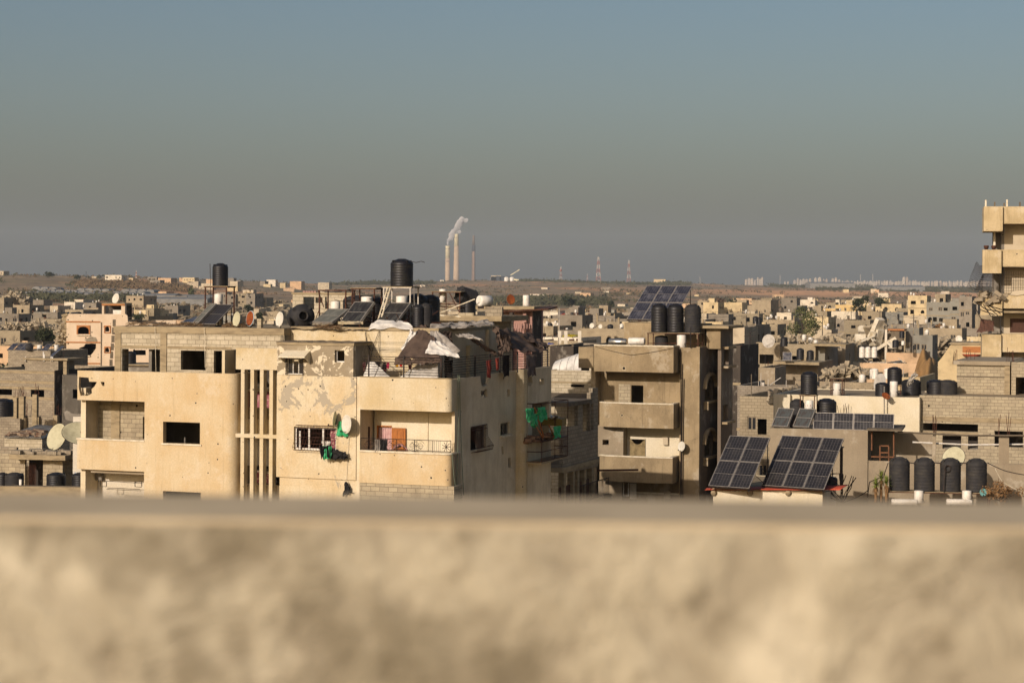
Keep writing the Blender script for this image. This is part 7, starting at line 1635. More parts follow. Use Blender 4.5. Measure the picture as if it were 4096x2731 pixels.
# regular filling rows behind them
OCC = [(262, 460, 1250), (460, 1140, 1296), (1140, 1290, 1240), (1290, 1760, 1165), (1760, 1990, 1260), (1990, 2170, 1225), (2500, 2590, 1330), (2590, 2810, 1215), (2810, 2935, 1300), (3925, 4200, 700)]
rnd = random.Random(21); D = 400; nfill = 0
while D < 1330:
    xl = -.262 * D; x = xl + rnd.uniform(0, 8)
    while x < .262 * D:
        w = rnd.uniform(5, 11); px = 2048 + (x + w / 2) / D * F; px0 = 2048 + x / D * F; px1 = 2048 + (x + w) / D * F
        left = px < 1500
        hmax = 3 + (rnd.choice((0, 1, 3, 4, 6, 7)) if not left else rnd.choice((0, 1, 3, 3, 6)))
        zg = tz(x, D); py = EYE + (H - zg - hmax) / D * F + ROLL * (px - 2048)
        hid = any(a <= px0 and px1 <= b and py > c for a, b, c in OCC)
        lim = 1190 if px > 2800 else (1235 if px > 1990 else 1225)
        keep = rnd.random() < (.74 if px > 2150 else (.62 if px < 480 else .30 if D > 800 else .6))
        if px < 900 and D > 950: keep = keep and rnd.random() < .25
        if D > 1150 and px < 3200: keep = False
        if not hid and keep and py > lim:
            mt = rnd.choice((g_, t_, g_, t_, p_, g_, d_, c_, w_h, t_)); house(px0, px1, py, D + rnd.uniform(-8, 8), mt, seed=nfill + 500, yaw=rnd.gauss(20, 5), stubs=rnd.choice((0, 0, 0, 3)), room=rnd.random() < .35, drums=rnd.choice((0, 0, 1, 1, 2)) if D < 1000 else 0, black=rnd.random() < .15, wreck=(rnd.random() < (.45 if left else .12))); nfill += 1
        x += w + rnd.choice((.3, .5, 2, 5, 9))
    D *= 1.105
print('houses', len(HOUSES), 'roof tanks', len(ROOFT))
# small houses on the far slopes
SLOPE = [(730, 778, 1110, 2100, c_), (912, 935, 1112, 2100, g_), (944, 962, 1122, 2150, g_), (1040, 1060, 1125, 2200, g_), (1160, 1205, 1125, 2250, o_), (1272, 1316, 1130, 2200, p_), (420, 486, 1100, 1900, w_h), (590, 628, 1108, 1950, g_), (515, 532, 1112, 1900, c_), (1066, 1102, 1119, 2250, w_h), (600, 640, 1120, 1800, g_), (365, 385, 1106, 1950, p_), (-30, 14, 1084, 1980, p_), (2615, 2662, 1117, 5200, c_),
 (2115, 2195, 1187, 2100, w_h), (2505, 2525, 1176, 2300, c_), (2415, 2435, 1173, 2400, w_h), (2300, 2325, 1178, 2300, p_), (2165, 2190, 1160, 2600, w_h), (2956, 2980, 1196, 1900, o_), (3100, 3120, 1193, 2100, w_h), (3245, 3272, 1197, 1900, c_), (2778, 2796, 1187, 2200, c_), (3230, 3260, 1192, 2000, p_), (1680, 1700, 1140, 3000, w_h), (1760, 1775, 1127, 3600, w_h), (2470, 2500, 1216, 1500, w_h), (2520, 2545, 1250, 1300, p_)]
for i, h in enumerate(SLOPE): house(*h, seed=i + 900, yaw=15, wins=h[3] < 2200)
rnd = random.Random(77)
for i in range(46):
    px = rnd.choice((rnd.uniform(560, 1400), rnd.uniform(700, 1330), rnd.uniform(1950, 3900))); D = rnd.uniform(1350, 2600) if px > 1500 else rnd.uniform(1150, 2200); x = (px - 2048) / F * D; w = rnd.uniform(5, 14); zg = tz(x, D); hh = rnd.uniform(2.5, 6)
    py = EYE + (H - zg - hh) / D * F + ROLL * (px - 2048); house(px, px + w / D * F, py, D, rnd.choice((w_h, c_, p_, g_, o_)), seed=i + 1200, yaw=rnd.uniform(-10, 30), wins=False, rim=False, wreck=px < 1500 and rnd.random() < .5)
# rows and labels
def zone(px): return 'left of the cream building' if px < 330 else ('behind the cream building' if px < 2130 else ('before the tan building' if px < 2560 else 'right of the tan building'))
ROWS = [(0, 260, 'front row'), (260, 400, 'second row'), (400, 560, 'third row'), (560, 760, 'fourth row'), (760, 1000, 'fifth row'), (1000, 1340, 'sixth row'), (1340, 1e6, 'hillside houses')]
buckets = {}
for k, hh in enumerate(HOUSES):
    rw = next(n for a, b, n in ROWS if a <= hh[2] < b); buckets.setdefault((rw, zone(hh[1])), []).append(k)
SHORT = {}
for (rw, zn), ks in buckets.items():
    ks.sort(key=lambda k: HOUSES[k][1])
    for j, k in enumerate(ks):
        root, px, D, mat, hgt, lab = HOUSES[k]; SHORT[k] = '%s house of the %s %s' % (ordw(j), rw, zn)
        if hgt < 0: hgt = 3
        st = ('one', 'two', 'three', 'four', 'five', 'six')[min(5, max(0, int(hgt / 3.05 + .2) - 1))]
        root['label'] = '%s %s storey house, %s in the %s %s' % (COLN.get(mat, 'dark'), st, ordw(j), rw, zn)
        root['group'] = 'houses of the town'
        HOUSES[k][5] = root['label']
cnt = {}
for t in ROOFT:
    k = t['_h']; c = t['_c']; n = cnt.get((k, c), 0); cnt[(k, c)] = n + 1
    t['label'] = '%s %s on the %s' % (ordw(n), c, SHORT[k].replace('house of the ', 'house, ')); t['group'] = 'roof tanks of the town'
    t['category'] = 'water tank'
    for q in ('_h', '_n', '_c'): del t[q]
# ---------------------------------------------------------------- single things among the houses
def tree(name, label, px, base, top, D, r, mat, seed, n=1500, group='trees of the town', leaf=.22):
    p = W(px, base, D); h = W(px, top, D).z - p.z; rnd = random.Random(seed); root = thing(name, label, 'tree', (p.x, p.y, p.z), 0, group)
    tr = MB(); tr.tube((0, 0, -1), (0, 0, h * .45), .035 * h, 7, .02 * h); b = MB(); cl = []
    for k in range(11):
        a = rnd.uniform(0, 2 * pi); q = rnd.uniform(.1, .75) * r; zz = h * rnd.uniform(.35, .9); c = Vector((cos(a) * q, sin(a) * q, zz)); cl.append((c, r * rnd.uniform(.28, .5))); tr.tube((0, 0, h * rnd.uniform(.2, .45)), c, .012 * h, 4, .004 * h)
    for i in range(n):
        c, q = rnd.choice(cl); d = Vector((rnd.gauss(0, 1), rnd.gauss(0, 1), rnd.gauss(0, .8))).normalized() * q * rnd.uniform(.5, 1.05); a = c + d; s_ = leaf * rnd.uniform(.6, 1.5)
        e1 = Vector((rnd.gauss(0, 1), rnd.gauss(0, 1), rnd.gauss(0, 1))).normalized() * s_; e2 = e1.cross(Vector((rnd.gauss(0, 1), rnd.gauss(0, 1), rnd.gauss(0, 1)))).normalized() * s_ * .7
        b.add([a - e1, a + e2, a + e1, a - e2], [(0, 1, 2, 3)])
    b.build('crown', mat, root); tr.build('trunk', m_bark, root); return root
T = [('tall loose tree standing alone before the yellow houses', 3218, 1400, 1228, 470, 4.1, m_leafg, 1700, .2), ('bushy olive tree in the gardens left of the pink building', 178, 1400, 1318, 420, 2.6, m_leafd, 1500, .2), ('brownish tree beside the garden olive tree', 215, 1390, 1335, 430, 1.9, m_leafg, 900, .2), ('low dark tree under the dull grey house at the left', 92, 1300, 1270, 740, 2.6, m_leafd, 700, .3),
     ('reddish garden bush below the dull grey house', 160, 1305, 1282, 690, 3.0, m_dry, 700, .3), ('dark round tree among the rubble behind the satellite dishes', 995, 1256, 1220, 880, 2.4, m_leafd, 700, .35), ('second dark tree beyond the rubble, farther right', 1041, 1300, 1252, 640, 2.0, m_leafd, 500, .25), ('dark tree in the field behind the red roof', 2445, 1234, 1208, 1300, 3.6, m_leafd, 600, .5), ('pair of dark trees in the valley behind the pink rail', 2278, 1228, 1190, 1400, 5.5, m_leafd, 900, .6), ('spreading dark tree left of the red roof', 2325, 1240, 1205, 1350, 4.4, m_leafd, 700, .5),
     ('tall poplar in front of the greenhouses', 765, 1195, 1140, 1500, 3.0, m_leafg, 700, .5), ('dry palm like tree before the dull grey apartment block', 3765, 1360, 1300, 470, 1.7, m_dry, 300, .3), ('dark garden tree between the yellow house and the cream one', 3440, 1265, 1190, 760, 3.6, m_leafd, 700, .4), ('dark tree on the field right of the blue solar array', 2868, 1245, 1195, 1000, 5.0, flat('bare brown twigs', '5d4c3c', .9, '463a2d', 3), 700, .5), ('low brown orchard tree next to the bare one on the field', 2925, 1245, 1205, 1000, 4.6, m_leafd, 500, .5), ('dark tree line clump behind the black roof drums', 3520, 1240, 1192, 950, 4.4, m_leafd, 600, .4), ('small tree at the foot of the pale hotel like block', 3200, 1262, 1226, 900, 2.4, m_leafd, 400, .3), ('dark bush against the left skyline ridge', 197, 1110, 1090, 1900, 4.5, m_leafd, 500, .5), ('second dark bush on the left skyline', 312, 1118, 1102, 1900, 4.0, m_leafd, 400, .5), ('dark shrub by the pink building corner', 555, 1290, 1255, 520, 1.9, m_leafd, 400, .2)]
for i, (lab, px, ba, to, D, r, mt, n, lf) in enumerate(T): tree('tree', lab, px, ba, to, D, r, mt, i, n, leaf=lf)
o = MB().box(-3.2, 3.2, -2, 2, 0, .12).box(-3.2, 3.2, -2.05, -2.0, -.7, .12).build('red_roof', m_red); o.location = W(2265, 1257, 800); o.rotation_euler = (radians(8), 0, RZ); tag(o, 'bright red metal roof in the middle of the town', 'roof')
MB().box(-.1, .1, -.1, .1, 0, 10).build('street_pole', m_alu).location = W(2236, 1360, 300) ; o = bpy.data.objects['street_pole']; o.location.z = 0; o.scale.z = (W(2236, 1233, 300).z) / 10; tag(o, 'tall grey pole in front of the red roof', 'pole')
tarp('awning', 'yellow and green awning on poles behind the barrel tent', [W(2248, 1349, 250), W(2320, 1347, 250), W(2312, 1338, 253), W(2262, 1338, 253)], 20, 6, 0, .12, 2, 5, flat('yellow awning cloth', 'c8a818', .8, '7d8a26', 1.5), 'awning')
for k, px in enumerate((2238, 2263, 2318)): o = MB().box(-.2, .2, -.2, .2, 0, 1.6).build('white_post', m_white); o.location = W(px, 1376, 240); tag(o, 'white post under the yellow awning, %s of three' % ('left', 'middle', 'right')[k], 'post')
tarp('tarpaulin', 'blue sheet lying on the wall behind the barrel tent', [W(2190, 1377, 200), W(2216, 1377, 200), W(2214, 1372, 201), W(2192, 1372, 201)], 8, 4, 0, .05, 2, 5, flat('blue sheet', '2c4f9c', .7))
for i, (px, py, D, r_, az, m_, lab) in enumerate(((3075, 1378, 296, .95, 20, m_corr, 'wide grey dish on the block house right of the dark wall'), (3358, 1398, 308, .28, 40, m_dish, 'small white dish on the dull rendered room'), (3523, 1560, 140, .62, 60, m_corr, 'dusty grey dish leaning beside the domed black tank stand'), (3836, 1372, 250, .42, 20, m_dish, 'white dish on the wall above the yellow sloped house'), (2368, 1315, 325, .42, 30, m_dish, 'white dish on the left of the low tan house'), (2402, 1318, 325, .36, 30, m_dish, 'second white dish on the low tan house'))):
    p = W(px, py, D); dish(lab, (p.x, p.y, p.z), r_, az, 12, m_, 'dishes of the town', pole=.5)
for i, (px, py, D, w_, h_, m_, lab) in enumerate(((3136, 1385, 285, .52, 1.35, m_tank, 'black tank raised above the block house right of the dark wall'), (3201, 1438, 262, .5, 1.5, m_tank, 'left black tank on the grey slab roof in the middle right'), (3241, 1440, 262, .48, 1.3, m_tank, 'right black tank on the grey slab roof in the middle right'), (3608, 1352, 330, .42, 1.2, m_tank, 'black tank on the wrecked balcony in the middle right'), (3582, 1390, 330, .52, 1.3, m_tank, 'black tank below the wrecked balcony'), (3022, 1296, 380, .55, 1.5, m_tank, 'left black tank before the tan rooftop columns'), (3036, 1300, 384, .55, 1.5, m_tank, 'right black tank before the tan rooftop columns'), (3448, 1430, 290, .42, 1.6, m_boiler, 'left one of three tall white cylinders'), (3472, 1430, 290, .42, 1.6, m_boiler, 'middle one of three tall white cylinders'), (3497, 1430, 290, .42, 1.6, m_boiler, 'right one of three tall white cylinders'), (3500, 1515, 170, .28, .9, m_boiler, 'white drum under a frame left of the domed tank'), (3548, 1515, 170, .28, .9, m_boiler, 'white drum right behind the domed tank'), (3612, 1380, 325, .3, .7, m_boiler, 'white drum beside the black tank of the wrecked balcony'))):
    p = W(px, py, D); tank(lab, (p.x, p.y, p.z), w_, h_, m_, 'tanks of the right hand roofs')
for px0, px1, py, D, lab in ((3095, 3280, 1447, 260, 'thick grey roof slab under two black tanks'), (3250, 3385, 1376, 298, 'sagging broken roof slab right of the black tanks'), (3300, 3500, 1494, 215, 'collapsed round roof slab with dry weeds')):
    a, b_ = W(px0, py, D), W(px1, py, D); o = MB().wall(ragged(R4(0, (b_ - a).length, -.6, 6), .15, int(px0), 1.0), [], -.25, .1, axis='z').build('roof_slab', m_conc); o.location = a; o.rotation_euler = (0, radians(.6), -radians(18)); tag(o, lab, 'roof slab')
o = pv_array('dark upright panel between the white drum and two black tanks', W(3149, 1443, 258), radians(-10), 1, 1, 1.15, 1.1, 70, .05, m_pvb)
# yellow house with a sloping wall
YS = Frame(3800, 215, 12); ys = thing('yellow_house', 'pale yellow house with a sloping left edge beside the damaged tower', 'house', frame=YS)
P = YS.poly([(3752, 1500), (3752, 1448), (3766, 1432), (3800, 1383), (3805, 1379), (3935, 1378), (3935, 1500)]); P[0] = (P[0][0], 0); P[-1] = (P[-1][0], 0)
MB().wall(P, [], 0, .3).build('wall', m_hcream, ys); MB().box(P[4][0], P[5][0], .31, 6, 0, P[4][1] - .4).build('wall', m_hcream, ys); MB().box(P[4][0], P[5][0], -.1, 6, P[4][1] + .002, P[4][1] + .25).build('coping', m_conc, ys)
q = YS.rect(3850, 1386, 3934, 1410); MB().box(q[0], q[1], -.02, -.003, q[2], q[3]).build('panel', m_orange, ys)
q = YS.rect(3846, 1418, 3930, 1436, -1.5); MB().lathe([(.1, 0), ((q[1] - q[0]) / 2, q[3] - q[2])], 18, Matrix.Translation(((q[0] + q[1]) / 2, -.5, q[2]))).build('canopy', flat('burnt orange canopy', 'a4492a', .8, '6a3424', 3), ys)
# wrecked balcony house and rubble
def heap(label, px0, px1, base, top, D, n, mat, seed, s0, s1):
    rnd = random.Random(seed); b = MB()
    for i in range(n):
        f = rnd.random(); px = px0 + (px1 - px0) * f; env = sin(pi * f) ** .6; py = base + (top - base) * env * rnd.random() ** .8; s_ = rnd.uniform(s0, s1)
        b.cbox(W(px, py, D + rnd.uniform(-3, 6)), (s_ * rnd.uniform(.8, 2.6), s_ * .8, s_ * rnd.uniform(.12, .5)), Matrix.Rotation(rnd.uniform(0, 3), 3, 'Z') @ Matrix.Rotation(rnd.uniform(-1.3, 1.3), 3, 'Y'))
    o = b.build('rubble', mat); tag(o, label, 'rubble', kind='stuff')
m_r1 = flat('heaped concrete', 'a89a80', .95, '6f6453', .8); m_r2 = flat('white broken slabs', 'd6cdb8', .9, 'b5a88c', .8)
heap('grey rubble heap behind the three tall white cylinders', 3400, 3640, 1425, 1318, 340, 520, m_r1, 1, .3, 1.8)
heap('white broken slabs sticking out of the rubble behind the white cylinders', 3430, 3570, 1400, 1322, 337, 26, m_r2, 2, .9, 2.4)
heap('rubble under the sagging roof slab', 3230, 3440, 1400, 1352, 325, 330, m_r1, 3, .2, 1.2)
heap('rubble on the rooftops before the tall loose tree', 3100, 3260, 1385, 1345, 330, 180, m_r1, 4, .2, 1.0)
heap('debris on the collapsed round roof', 3300, 3480, 1500, 1470, 214, 260, m_r1, 5, .15, .7)
heap('debris behind the cream wall', 3080, 3480, 1590, 1555, 135, 300, m_r1, 6, .1, .5)
heap('rubble in front of the dull grey apartment block', 3640, 3900, 1420, 1355, 380, 300, m_r1, 7, .3, 1.3)
heap('broken slabs among the left houses', -20, 260, 1330, 1290, 480, 260, m_r1, 8, .3, 1.5)
heap('broken house pieces at the far left', 10, 110, 1215, 1178, 830, 260, m_r1, 9, .6, 2.6)
heap('rubble left of the pink building', 225, 262, 1380, 1290, 300, 90, m_r1, 10, .2, .9)
wk = Frame(3590, 335, 20); wr = thing('wrecked_house', 'collapsed house with hanging brown slab and red trim', 'house', frame=wk)
q = wk.rect(3552, 1320, 3600, 1365); MB().box(q[0], q[1], 0, .3, q[2], q[3], Matrix.Rotation(radians(3), 4, 'Y')).build('hanging_slab', m_concd, wr)
q = wk.rect(3552, 1316, 3618, 1322); MB().box(q[0], q[1], -.3, 3, q[2], q[3]).build('roof_slab', m_orange, wr); q = wk.rect(3616, 1322, 3622, 1375); MB().box(q[0], q[1], 0, .4, 0, q[3]).build('column', m_conc, wr); MB().box(wk.U(3600), wk.U(3640), 3, 3.2, 0, wk.Z(3600, 1325)).build('wall', m_greyd, wr); q = wk.rect(3540, 1318, 3549, 1368); MB().box(q[0], q[1], -.2, .3, 0, q[3]).build('column', m_white, wr)
def rubble(name, label, areas, mat, n, smin, smax, seed, lift=1.0):
    rnd = random.Random(seed); b = MB()
    for i in range(n):
        px0, px1, D0, D1 = rnd.choice(areas); D = rnd.uniform(D0, D1); px = rnd.uniform(px0, px1); x = (px - 2048) / F * D
        hgt = max(0, noise.noise(Vector((x / 22, D / 30, seed)))) * 5 * lift; s_ = rnd.uniform(smin, smax)
        R_ = Matrix.Rotation(rnd.uniform(0, 3), 3, 'Z') @ Matrix.Rotation(rnd.uniform(-.8, .8), 3, 'X')
        b.cbox((x, D, tz(x, D) + hgt * rnd.uniform(.3, 1)), (s_ * rnd.uniform(.8, 2.2), s_, s_ * rnd.uniform(.2, .6)), R_)
    o = b.build(name, mat); tag(o, label, 'rubble', kind='stuff')
rubble('rubble', 'grey rubble of flattened houses behind the cream building', [(620, 1500, 780, 1350), (800, 1480, 900, 1300), (900, 1450, 1000, 1250)], flat('grey rubble', '8d8068', .95, '5c5243', .5), 9000, .6, 2.6, 5, 1.3)
rubble('rubble', 'pale rubble heaps between the houses', [(-100, 300, 350, 900), (2150, 2600, 330, 900), (2800, 3900, 240, 900), (3400, 3640, 300, 420), (3380, 3560, 260, 330), (3400, 3800, 330, 480)], flat('pale rubble', 'b0a080', .95, '756a55', .5), 6000, .3, 1.5, 6, .7)
MB().sheet(lambda i, j: tuple(W(3640 + 130 * i, 1500, 255 + 30 * j)[:2]) + ((0.4 + 8.5 * sin(pi * min(1, max(0, i))) ** .45 * sin(pi * (.15 + .7 * j)) ** .6 * (1 + .25 * noise.noise(Vector((i * 4, j * 4, 0))))),), 30, 20).build('sand_heap', flat('sandy earth', 'a07c4c', .95, '8a6a40', .6)); tag(bpy.data.objects['sand_heap'], 'orange sand heap beside the yellow sloped house', 'sand heap')

PO = [(2600, 1250, 700), (2985, 1262, 560), (3100, 1240, 620), (3290, 1262, 520), (3405, 1225, 660), (3520, 1240, 560), (3655, 1262, 480), (2200, 1262, 640), (2420, 1268, 520), (60, 1262, 560), (240, 1235, 640), (3000, 1330, 300), (3330, 1320, 340)]
prev = None
for i, (px, py, D) in enumerate(sorted(PO)):
    top = W(px, py, D); root = thing('utility_pole', 'thin dark utility pole, %s from the left among the town houses' % ordw(i), 'utility pole', (top.x, D, tz(top.x, D) - 1), 0, 'utility poles of the town'); h = top.z - tz(top.x, D) + 1
    MB().tube((0, 0, 0), (0, 0, h), .14, 6, .09).build('pole', m_iron, root); MB().box(-.9, .9, -.05, .05, h - .6, h - .5).build('crossarm', m_iron, root)
    if prev is not None and px > 2300: cable('overhead_wire', 'wire sagging from the %s utility pole to the next' % ordw(i - 1), [prev, top], .035, m_iron, 1.0, 'overhead wires', n=10, cat='wire')
    prev = top
# ================================================================ hills, scrub, horizon
def scrub(name, label, n, pick, mat, seed, r0, r1, quads=9):
    rnd = random.Random(seed); b = MB()
    for i in range(n):
        t = pick(rnd)
        if t is None: continue
        px, D, k = t; x = (px - 2048) / F * D; z = tz(x, D); r = rnd.uniform(r0, r1) * k; c = Vector((x, D, z + r * .3))
        for q in range(quads):
            d = Vector((rnd.gauss(0, .7), rnd.gauss(0, .5), abs(rnd.gauss(0, .42)))) * r; s_ = r * rnd.uniform(.25, .5); a = c + d
            e1 = Vector((rnd.uniform(-1, 1), rnd.uniform(-.5, .5), rnd.uniform(-.4, .4))).normalized() * s_; e2 = Vector((rnd.uniform(-.4, .4), rnd.uniform(-.3, .3), rnd.uniform(.5, 1))).normalized() * s_ * .8
            b.add([a - e1, a - e2, a + e1, a + e2], [(0, 1, 2, 3)])
    o = b.build(name, mat); tag(o, label, 'scrub', kind='stuff')
def pk_all(rnd):
    px = rnd.uniform(-100, 4200); D = 900 * (4.6 ** rnd.random())
    v = noise.noise(Vector((px / 260, math.log(D) * 9, 2)))
    return (px, D, 1 if v > .0 else .55) if rnd.random() < .25 + v * 2.2 else None
def pk_band(px0, px1, D0, D1):
    return lambda rnd: (rnd.uniform(px0, px1), rnd.uniform(D0, D1), 1)
m_scrub = flat('dark scrub', '4a4a34', .95, '36362a', .05); m_scrub2 = flat('brown scrub', '6d5b45', .95, '51452f', .05)
scrub('scrub', 'dark scrub dotted over the far slopes', 9000, pk_all, m_scrub, 1, 1.0, 2.6, 7)
scrub('scrub', 'brown dry scrub over the far slopes', 9000, pk_all, m_scrub2, 2, .9, 2.4, 7)
scrub('treeline', 'dark tree belt below the greenhouses at the left', 420, pk_band(60, 340, 1180, 1330), m_scrub, 3, 1.6, 3.2)
scrub('treeline', 'second dark tree belt, right of the first, below the greenhouses', 320, pk_band(365, 560, 1230, 1340), m_scrub, 4, 1.6, 3)
scrub('treeline', 'brown thicket above the greenhouses', 500, pk_band(300, 760, 1640, 1850), m_scrub2, 5, 1.4, 3)
scrub('treeline', 'dark trees along the skyline behind the water tanks', 260, pk_band(1310, 1740, 3300, 3450), m_scrub, 6, 2.5, 5)
scrub('treeline', 'dark ridge scrub right of the chimneys', 700, pk_band(2080, 2760, 3600, 3800), m_scrub, 7, 2, 4.5)
scrub('treeline', 'dark woods below the far white town', 900, pk_band(3080, 4200, 3900, 4700), m_scrub, 8, 2.5, 5)
scrub('treeline', 'second strip of dark woods at the far right', 600, pk_band(3260, 4200, 3150, 3500), m_scrub, 9, 2, 4)
scrub('treeline', 'dark grove in the valley behind the tan building', 260, pk_band(2060, 2420, 1500, 1800), m_scrub, 10, 2, 4)
scrub('treeline', 'dark grove on the slope behind the red rusted frame', 200, pk_band(1900, 2180, 1500, 1900), m_scrub, 11, 2, 3.6)
scrub('garden_bushes', 'green and brown garden bushes among the left houses', 260, lambda r: (r.uniform(-50, 262), r.uniform(380, 760), 1), m_leafd, 12, .8, 2.0)
scrub('garden_bushes', 'scattered bushes among the right houses', 160, lambda r: (r.uniform(2830, 3900), r.uniform(400, 1000), 1), m_leafd, 13, .8, 2.2)
# greenhouses: long plastic tunnels
m_plas = flat('old greenhouse plastic', '84837e', .6, '6c6b66', .3, spec=.2)
rnd = random.Random(31); k = 0
for D in (1400, 1440, 1480, 1525, 1570):
    for seg in range(3):
        px0 = 100 + seg * 160 + rnd.uniform(-25, 25) + (D - 1400) * .25; px1 = px0 + rnd.uniform(120, 165); x0, x1 = (px0 - 2048) / F * D, (px1 - 2048) / F * D; n_ = int((x1 - x0) / 6.5)
        P = []; b = MB()
        for q in range(n_): 
            xx = x0 + 6.5 * q; zz = tz(xx, D)
            vs = []; 
            for yy in (0, 26):
                for a in range(7): vs.append((xx + 3.2 - 3.2 * cos(pi * a / 6), D + yy, zz + .9 + 1.3 * sin(pi * a / 6)))
                vs += [(xx + 6.4, D + yy, zz - 2), (xx, D + yy, zz - 2)]
            b.add(vs, [(i, i + 1, i + 10, i + 9) for i in range(7)] + [(8, 0, 9, 17), tuple(range(8, -1, -1)), tuple(range(9, 18))])
        o = b.build('greenhouse', m_plas); tag(o, 'grey plastic greenhouse block, %s from the left in the %s row' % (ORD[seg], ('nearest', 'second', 'middle', 'fourth', 'farthest')[k]), 'greenhouse', 'greenhouses on the left slope')
    k += 1
for i, (px0, px1, D, lab) in enumerate(((560, 700, 1290, 'long low greenhouse left of the greenhouse tree'), (660, 900, 1330, 'long low greenhouse reaching behind the lone tank stand'), (590, 830, 1180, 'nearest long low greenhouse before the lone tank stand'), (3520, 3700, 3300, 'pale greenhouse strip far below the white town, right one'), (3240, 3420, 3700, 'pale greenhouse strip far below the white town, left one'))):
    x0, x1 = (px0 - 2048) / F * D, (px1 - 2048) / F * D; z = tz((x0 + x1) / 2, D); hh = 4 if D < 2000 else 9; dd = 30 if D < 2000 else 60
    b = MB().add([(x0, D, z - 2), (x1, D, z - 2), (x1, D, z + hh), (x0, D, z + hh), (x0, D + dd, z - 2), (x1, D + dd, z - 2), (x1, D + dd, z + hh), (x0, D + dd, z + hh), (x0, D + dd / 2, z + hh * 1.3), (x1, D + dd / 2, z + hh * 1.3)], [(0, 1, 2, 3), (5, 4, 7, 6), (3, 2, 9, 8), (8, 9, 6, 7), (0, 3, 8, 7, 4), (1, 5, 6, 9, 2)])
    o = b.build('greenhouse', m_plas); tag(o, lab, 'greenhouse', 'greenhouses on the left slope' if i < 3 else 'far greenhouses')
# chimneys
m_chim = flat('chimney concrete', 'b79f80', .9, 'a68f72', .02); m_chimt = flat('chimney pale top', 'e0d5ae', .9, 'd3c79f', .02); m_chimd = flat('dark brown chimney', '71604f', .9, '5f5246', .02)
m_chd = flat('chimney dark band', '3f4246', .9)
DC = 8200
def chimney(label, px, top, band, rt, rb, m1, m2):
    p = W(px, 1135, DC); p.z = tz(p.x, p.y) - 5; zt, zb_ = W(px, top, DC).z - p.z, W(px, band, DC).z - p.z
    root = thing('chimney', label, 'chimney', p); rm = rb + (rt - rb) * (zb_ / zt) ** .6
    MB().lathe([(rb * 1.15, 0), (rb, zb_ * .35), (rm, zb_)], 20).build('shaft', m1, root)
    MB().lathe([(rm, zb_ + .01), (rt, zt - 3), (rt * 1.03, zt - 2.5), (rt * 1.03, zt), (rt * .8, zt), (rt * .8, zt - 4)], 20).build('top', m2, root)
    for f in (.93, .62): MB().lathe([(rt * 1.08, zt * f), (rt * 1.08, zt * f + 1.5)], 20).build('ring', m_chd, root)
    return p, zt
c1 = chimney('shorter smoking chimney with a pale top, left of the pair', 1790, 984, 1033, 9.2, 9.8, m_chim, m_chimt)
c2 = chimney('tallest smoking chimney with a pale top, right of the pair', 1825, 936, 984, 9.2, 12, m_chim, m_chimt)
p = W(1893.5, 1135, DC); p.z = tz(p.x, p.y) - 5; z_ = lambda y: W(1893, y, DC).z - p.z
root = thing('chimney', 'slender dark chimney without smoke, right of the smoking pair', 'chimney', p)
MB().lathe([(9, 0), (7, z_(1090)), (6.2, z_(1005))], 16).build('shaft', flat('reddish chimney', '93775f', .9, '7d6552', .05), root)
MB().lathe([(7.2, z_(1005) + .01), (6.4, z_(982))], 16).build('band', m_chd, root); MB().lathe([(5.2, z_(982) + .01), (4.4, z_(941))], 16).build('top', m_chimd, root)
g = MB()
for a in range(6): t = a * pi / 3; g.tube((11 * cos(t), 11 * sin(t), 0), (6.5 * cos(t), 6.5 * sin(t), z_(975)), .5, 4)
g.build('lattice', m_chd, root)
# smoke
ms_ = bpy.data.materials.new('drifting smoke'); ms_.use_nodes = True; q = ms_.node_tree; q.nodes.clear(); pv = q.nodes.new('ShaderNodeVolumePrincipled'); pv.inputs['Color'].default_value = (1, .97, .95, 1); pv.inputs['Density'].default_value = .14; pv.inputs['Anisotropy'].default_value = -.5; mo = q.nodes.new('ShaderNodeOutputMaterial'); q.links.new(pv.outputs[0], mo.inputs['Volume'])
def smoke(label, pts, seed):
    rnd = random.Random(seed); b = MB()
    for (px, py, r) in pts:
        for k in range(3):
            c = W(px + rnd.uniform(-.5, .5) * r, py + rnd.uniform(-.4, .4) * r, DC + rnd.uniform(-8, 8)); rr_ = r * DC / F * rnd.uniform(.95, 1.5); s0 = len(b.v); vs = []; fs = []
            n1, n2 = 10, 7
            for j in range(n2 + 1):
                for i in range(n1):
                    d = Vector((sin(pi * j / n2) * cos(2 * pi * i / n1), sin(pi * j / n2) * sin(2 * pi * i / n1), cos(pi * j / n2))); vs.append(c + d * rr_ * (1 + .55 * noise.noise(d * 1.7 + Vector((seed, k, px * .3)))))
            for j in range(n2):
                for i in range(n1): fs.append((j * n1 + i, (j + 1) * n1 + i, (j + 1) * n1 + (i + 1) % n1, j * n1 + (i + 1) % n1))
            b.add(vs, fs, True)
    o = b.build('smoke', None); o.data.materials.append(ms_); m = o.modifiers.new('merge', 'REMESH'); m.mode = 'VOXEL'; m.voxel_size = 2.2; tag(o, label, 'smoke', kind='stuff'); return o
smoke('low smoke trailing from the shorter chimney up to the taller one', [(1791, 978, 2.6), (1791, 970, 3.5), (1795, 960, 6), (1801, 951, 8), (1807, 940, 9), (1814, 930, 8.5), (1819, 922, 6), (1835, 925, 6), (1840, 928, 4)], 1)
smoke('smoke rising from the tallest chimney and bending right', [(1824, 930, 3.5), (1824, 920, 5), (1826, 910, 7), (1832, 900, 8.5), (1838, 892, 9), (1843, 882, 9.5), (1853, 884, 6.5), (1862, 884, 6), (1869, 879, 5), (1845, 877, 6)], 2)
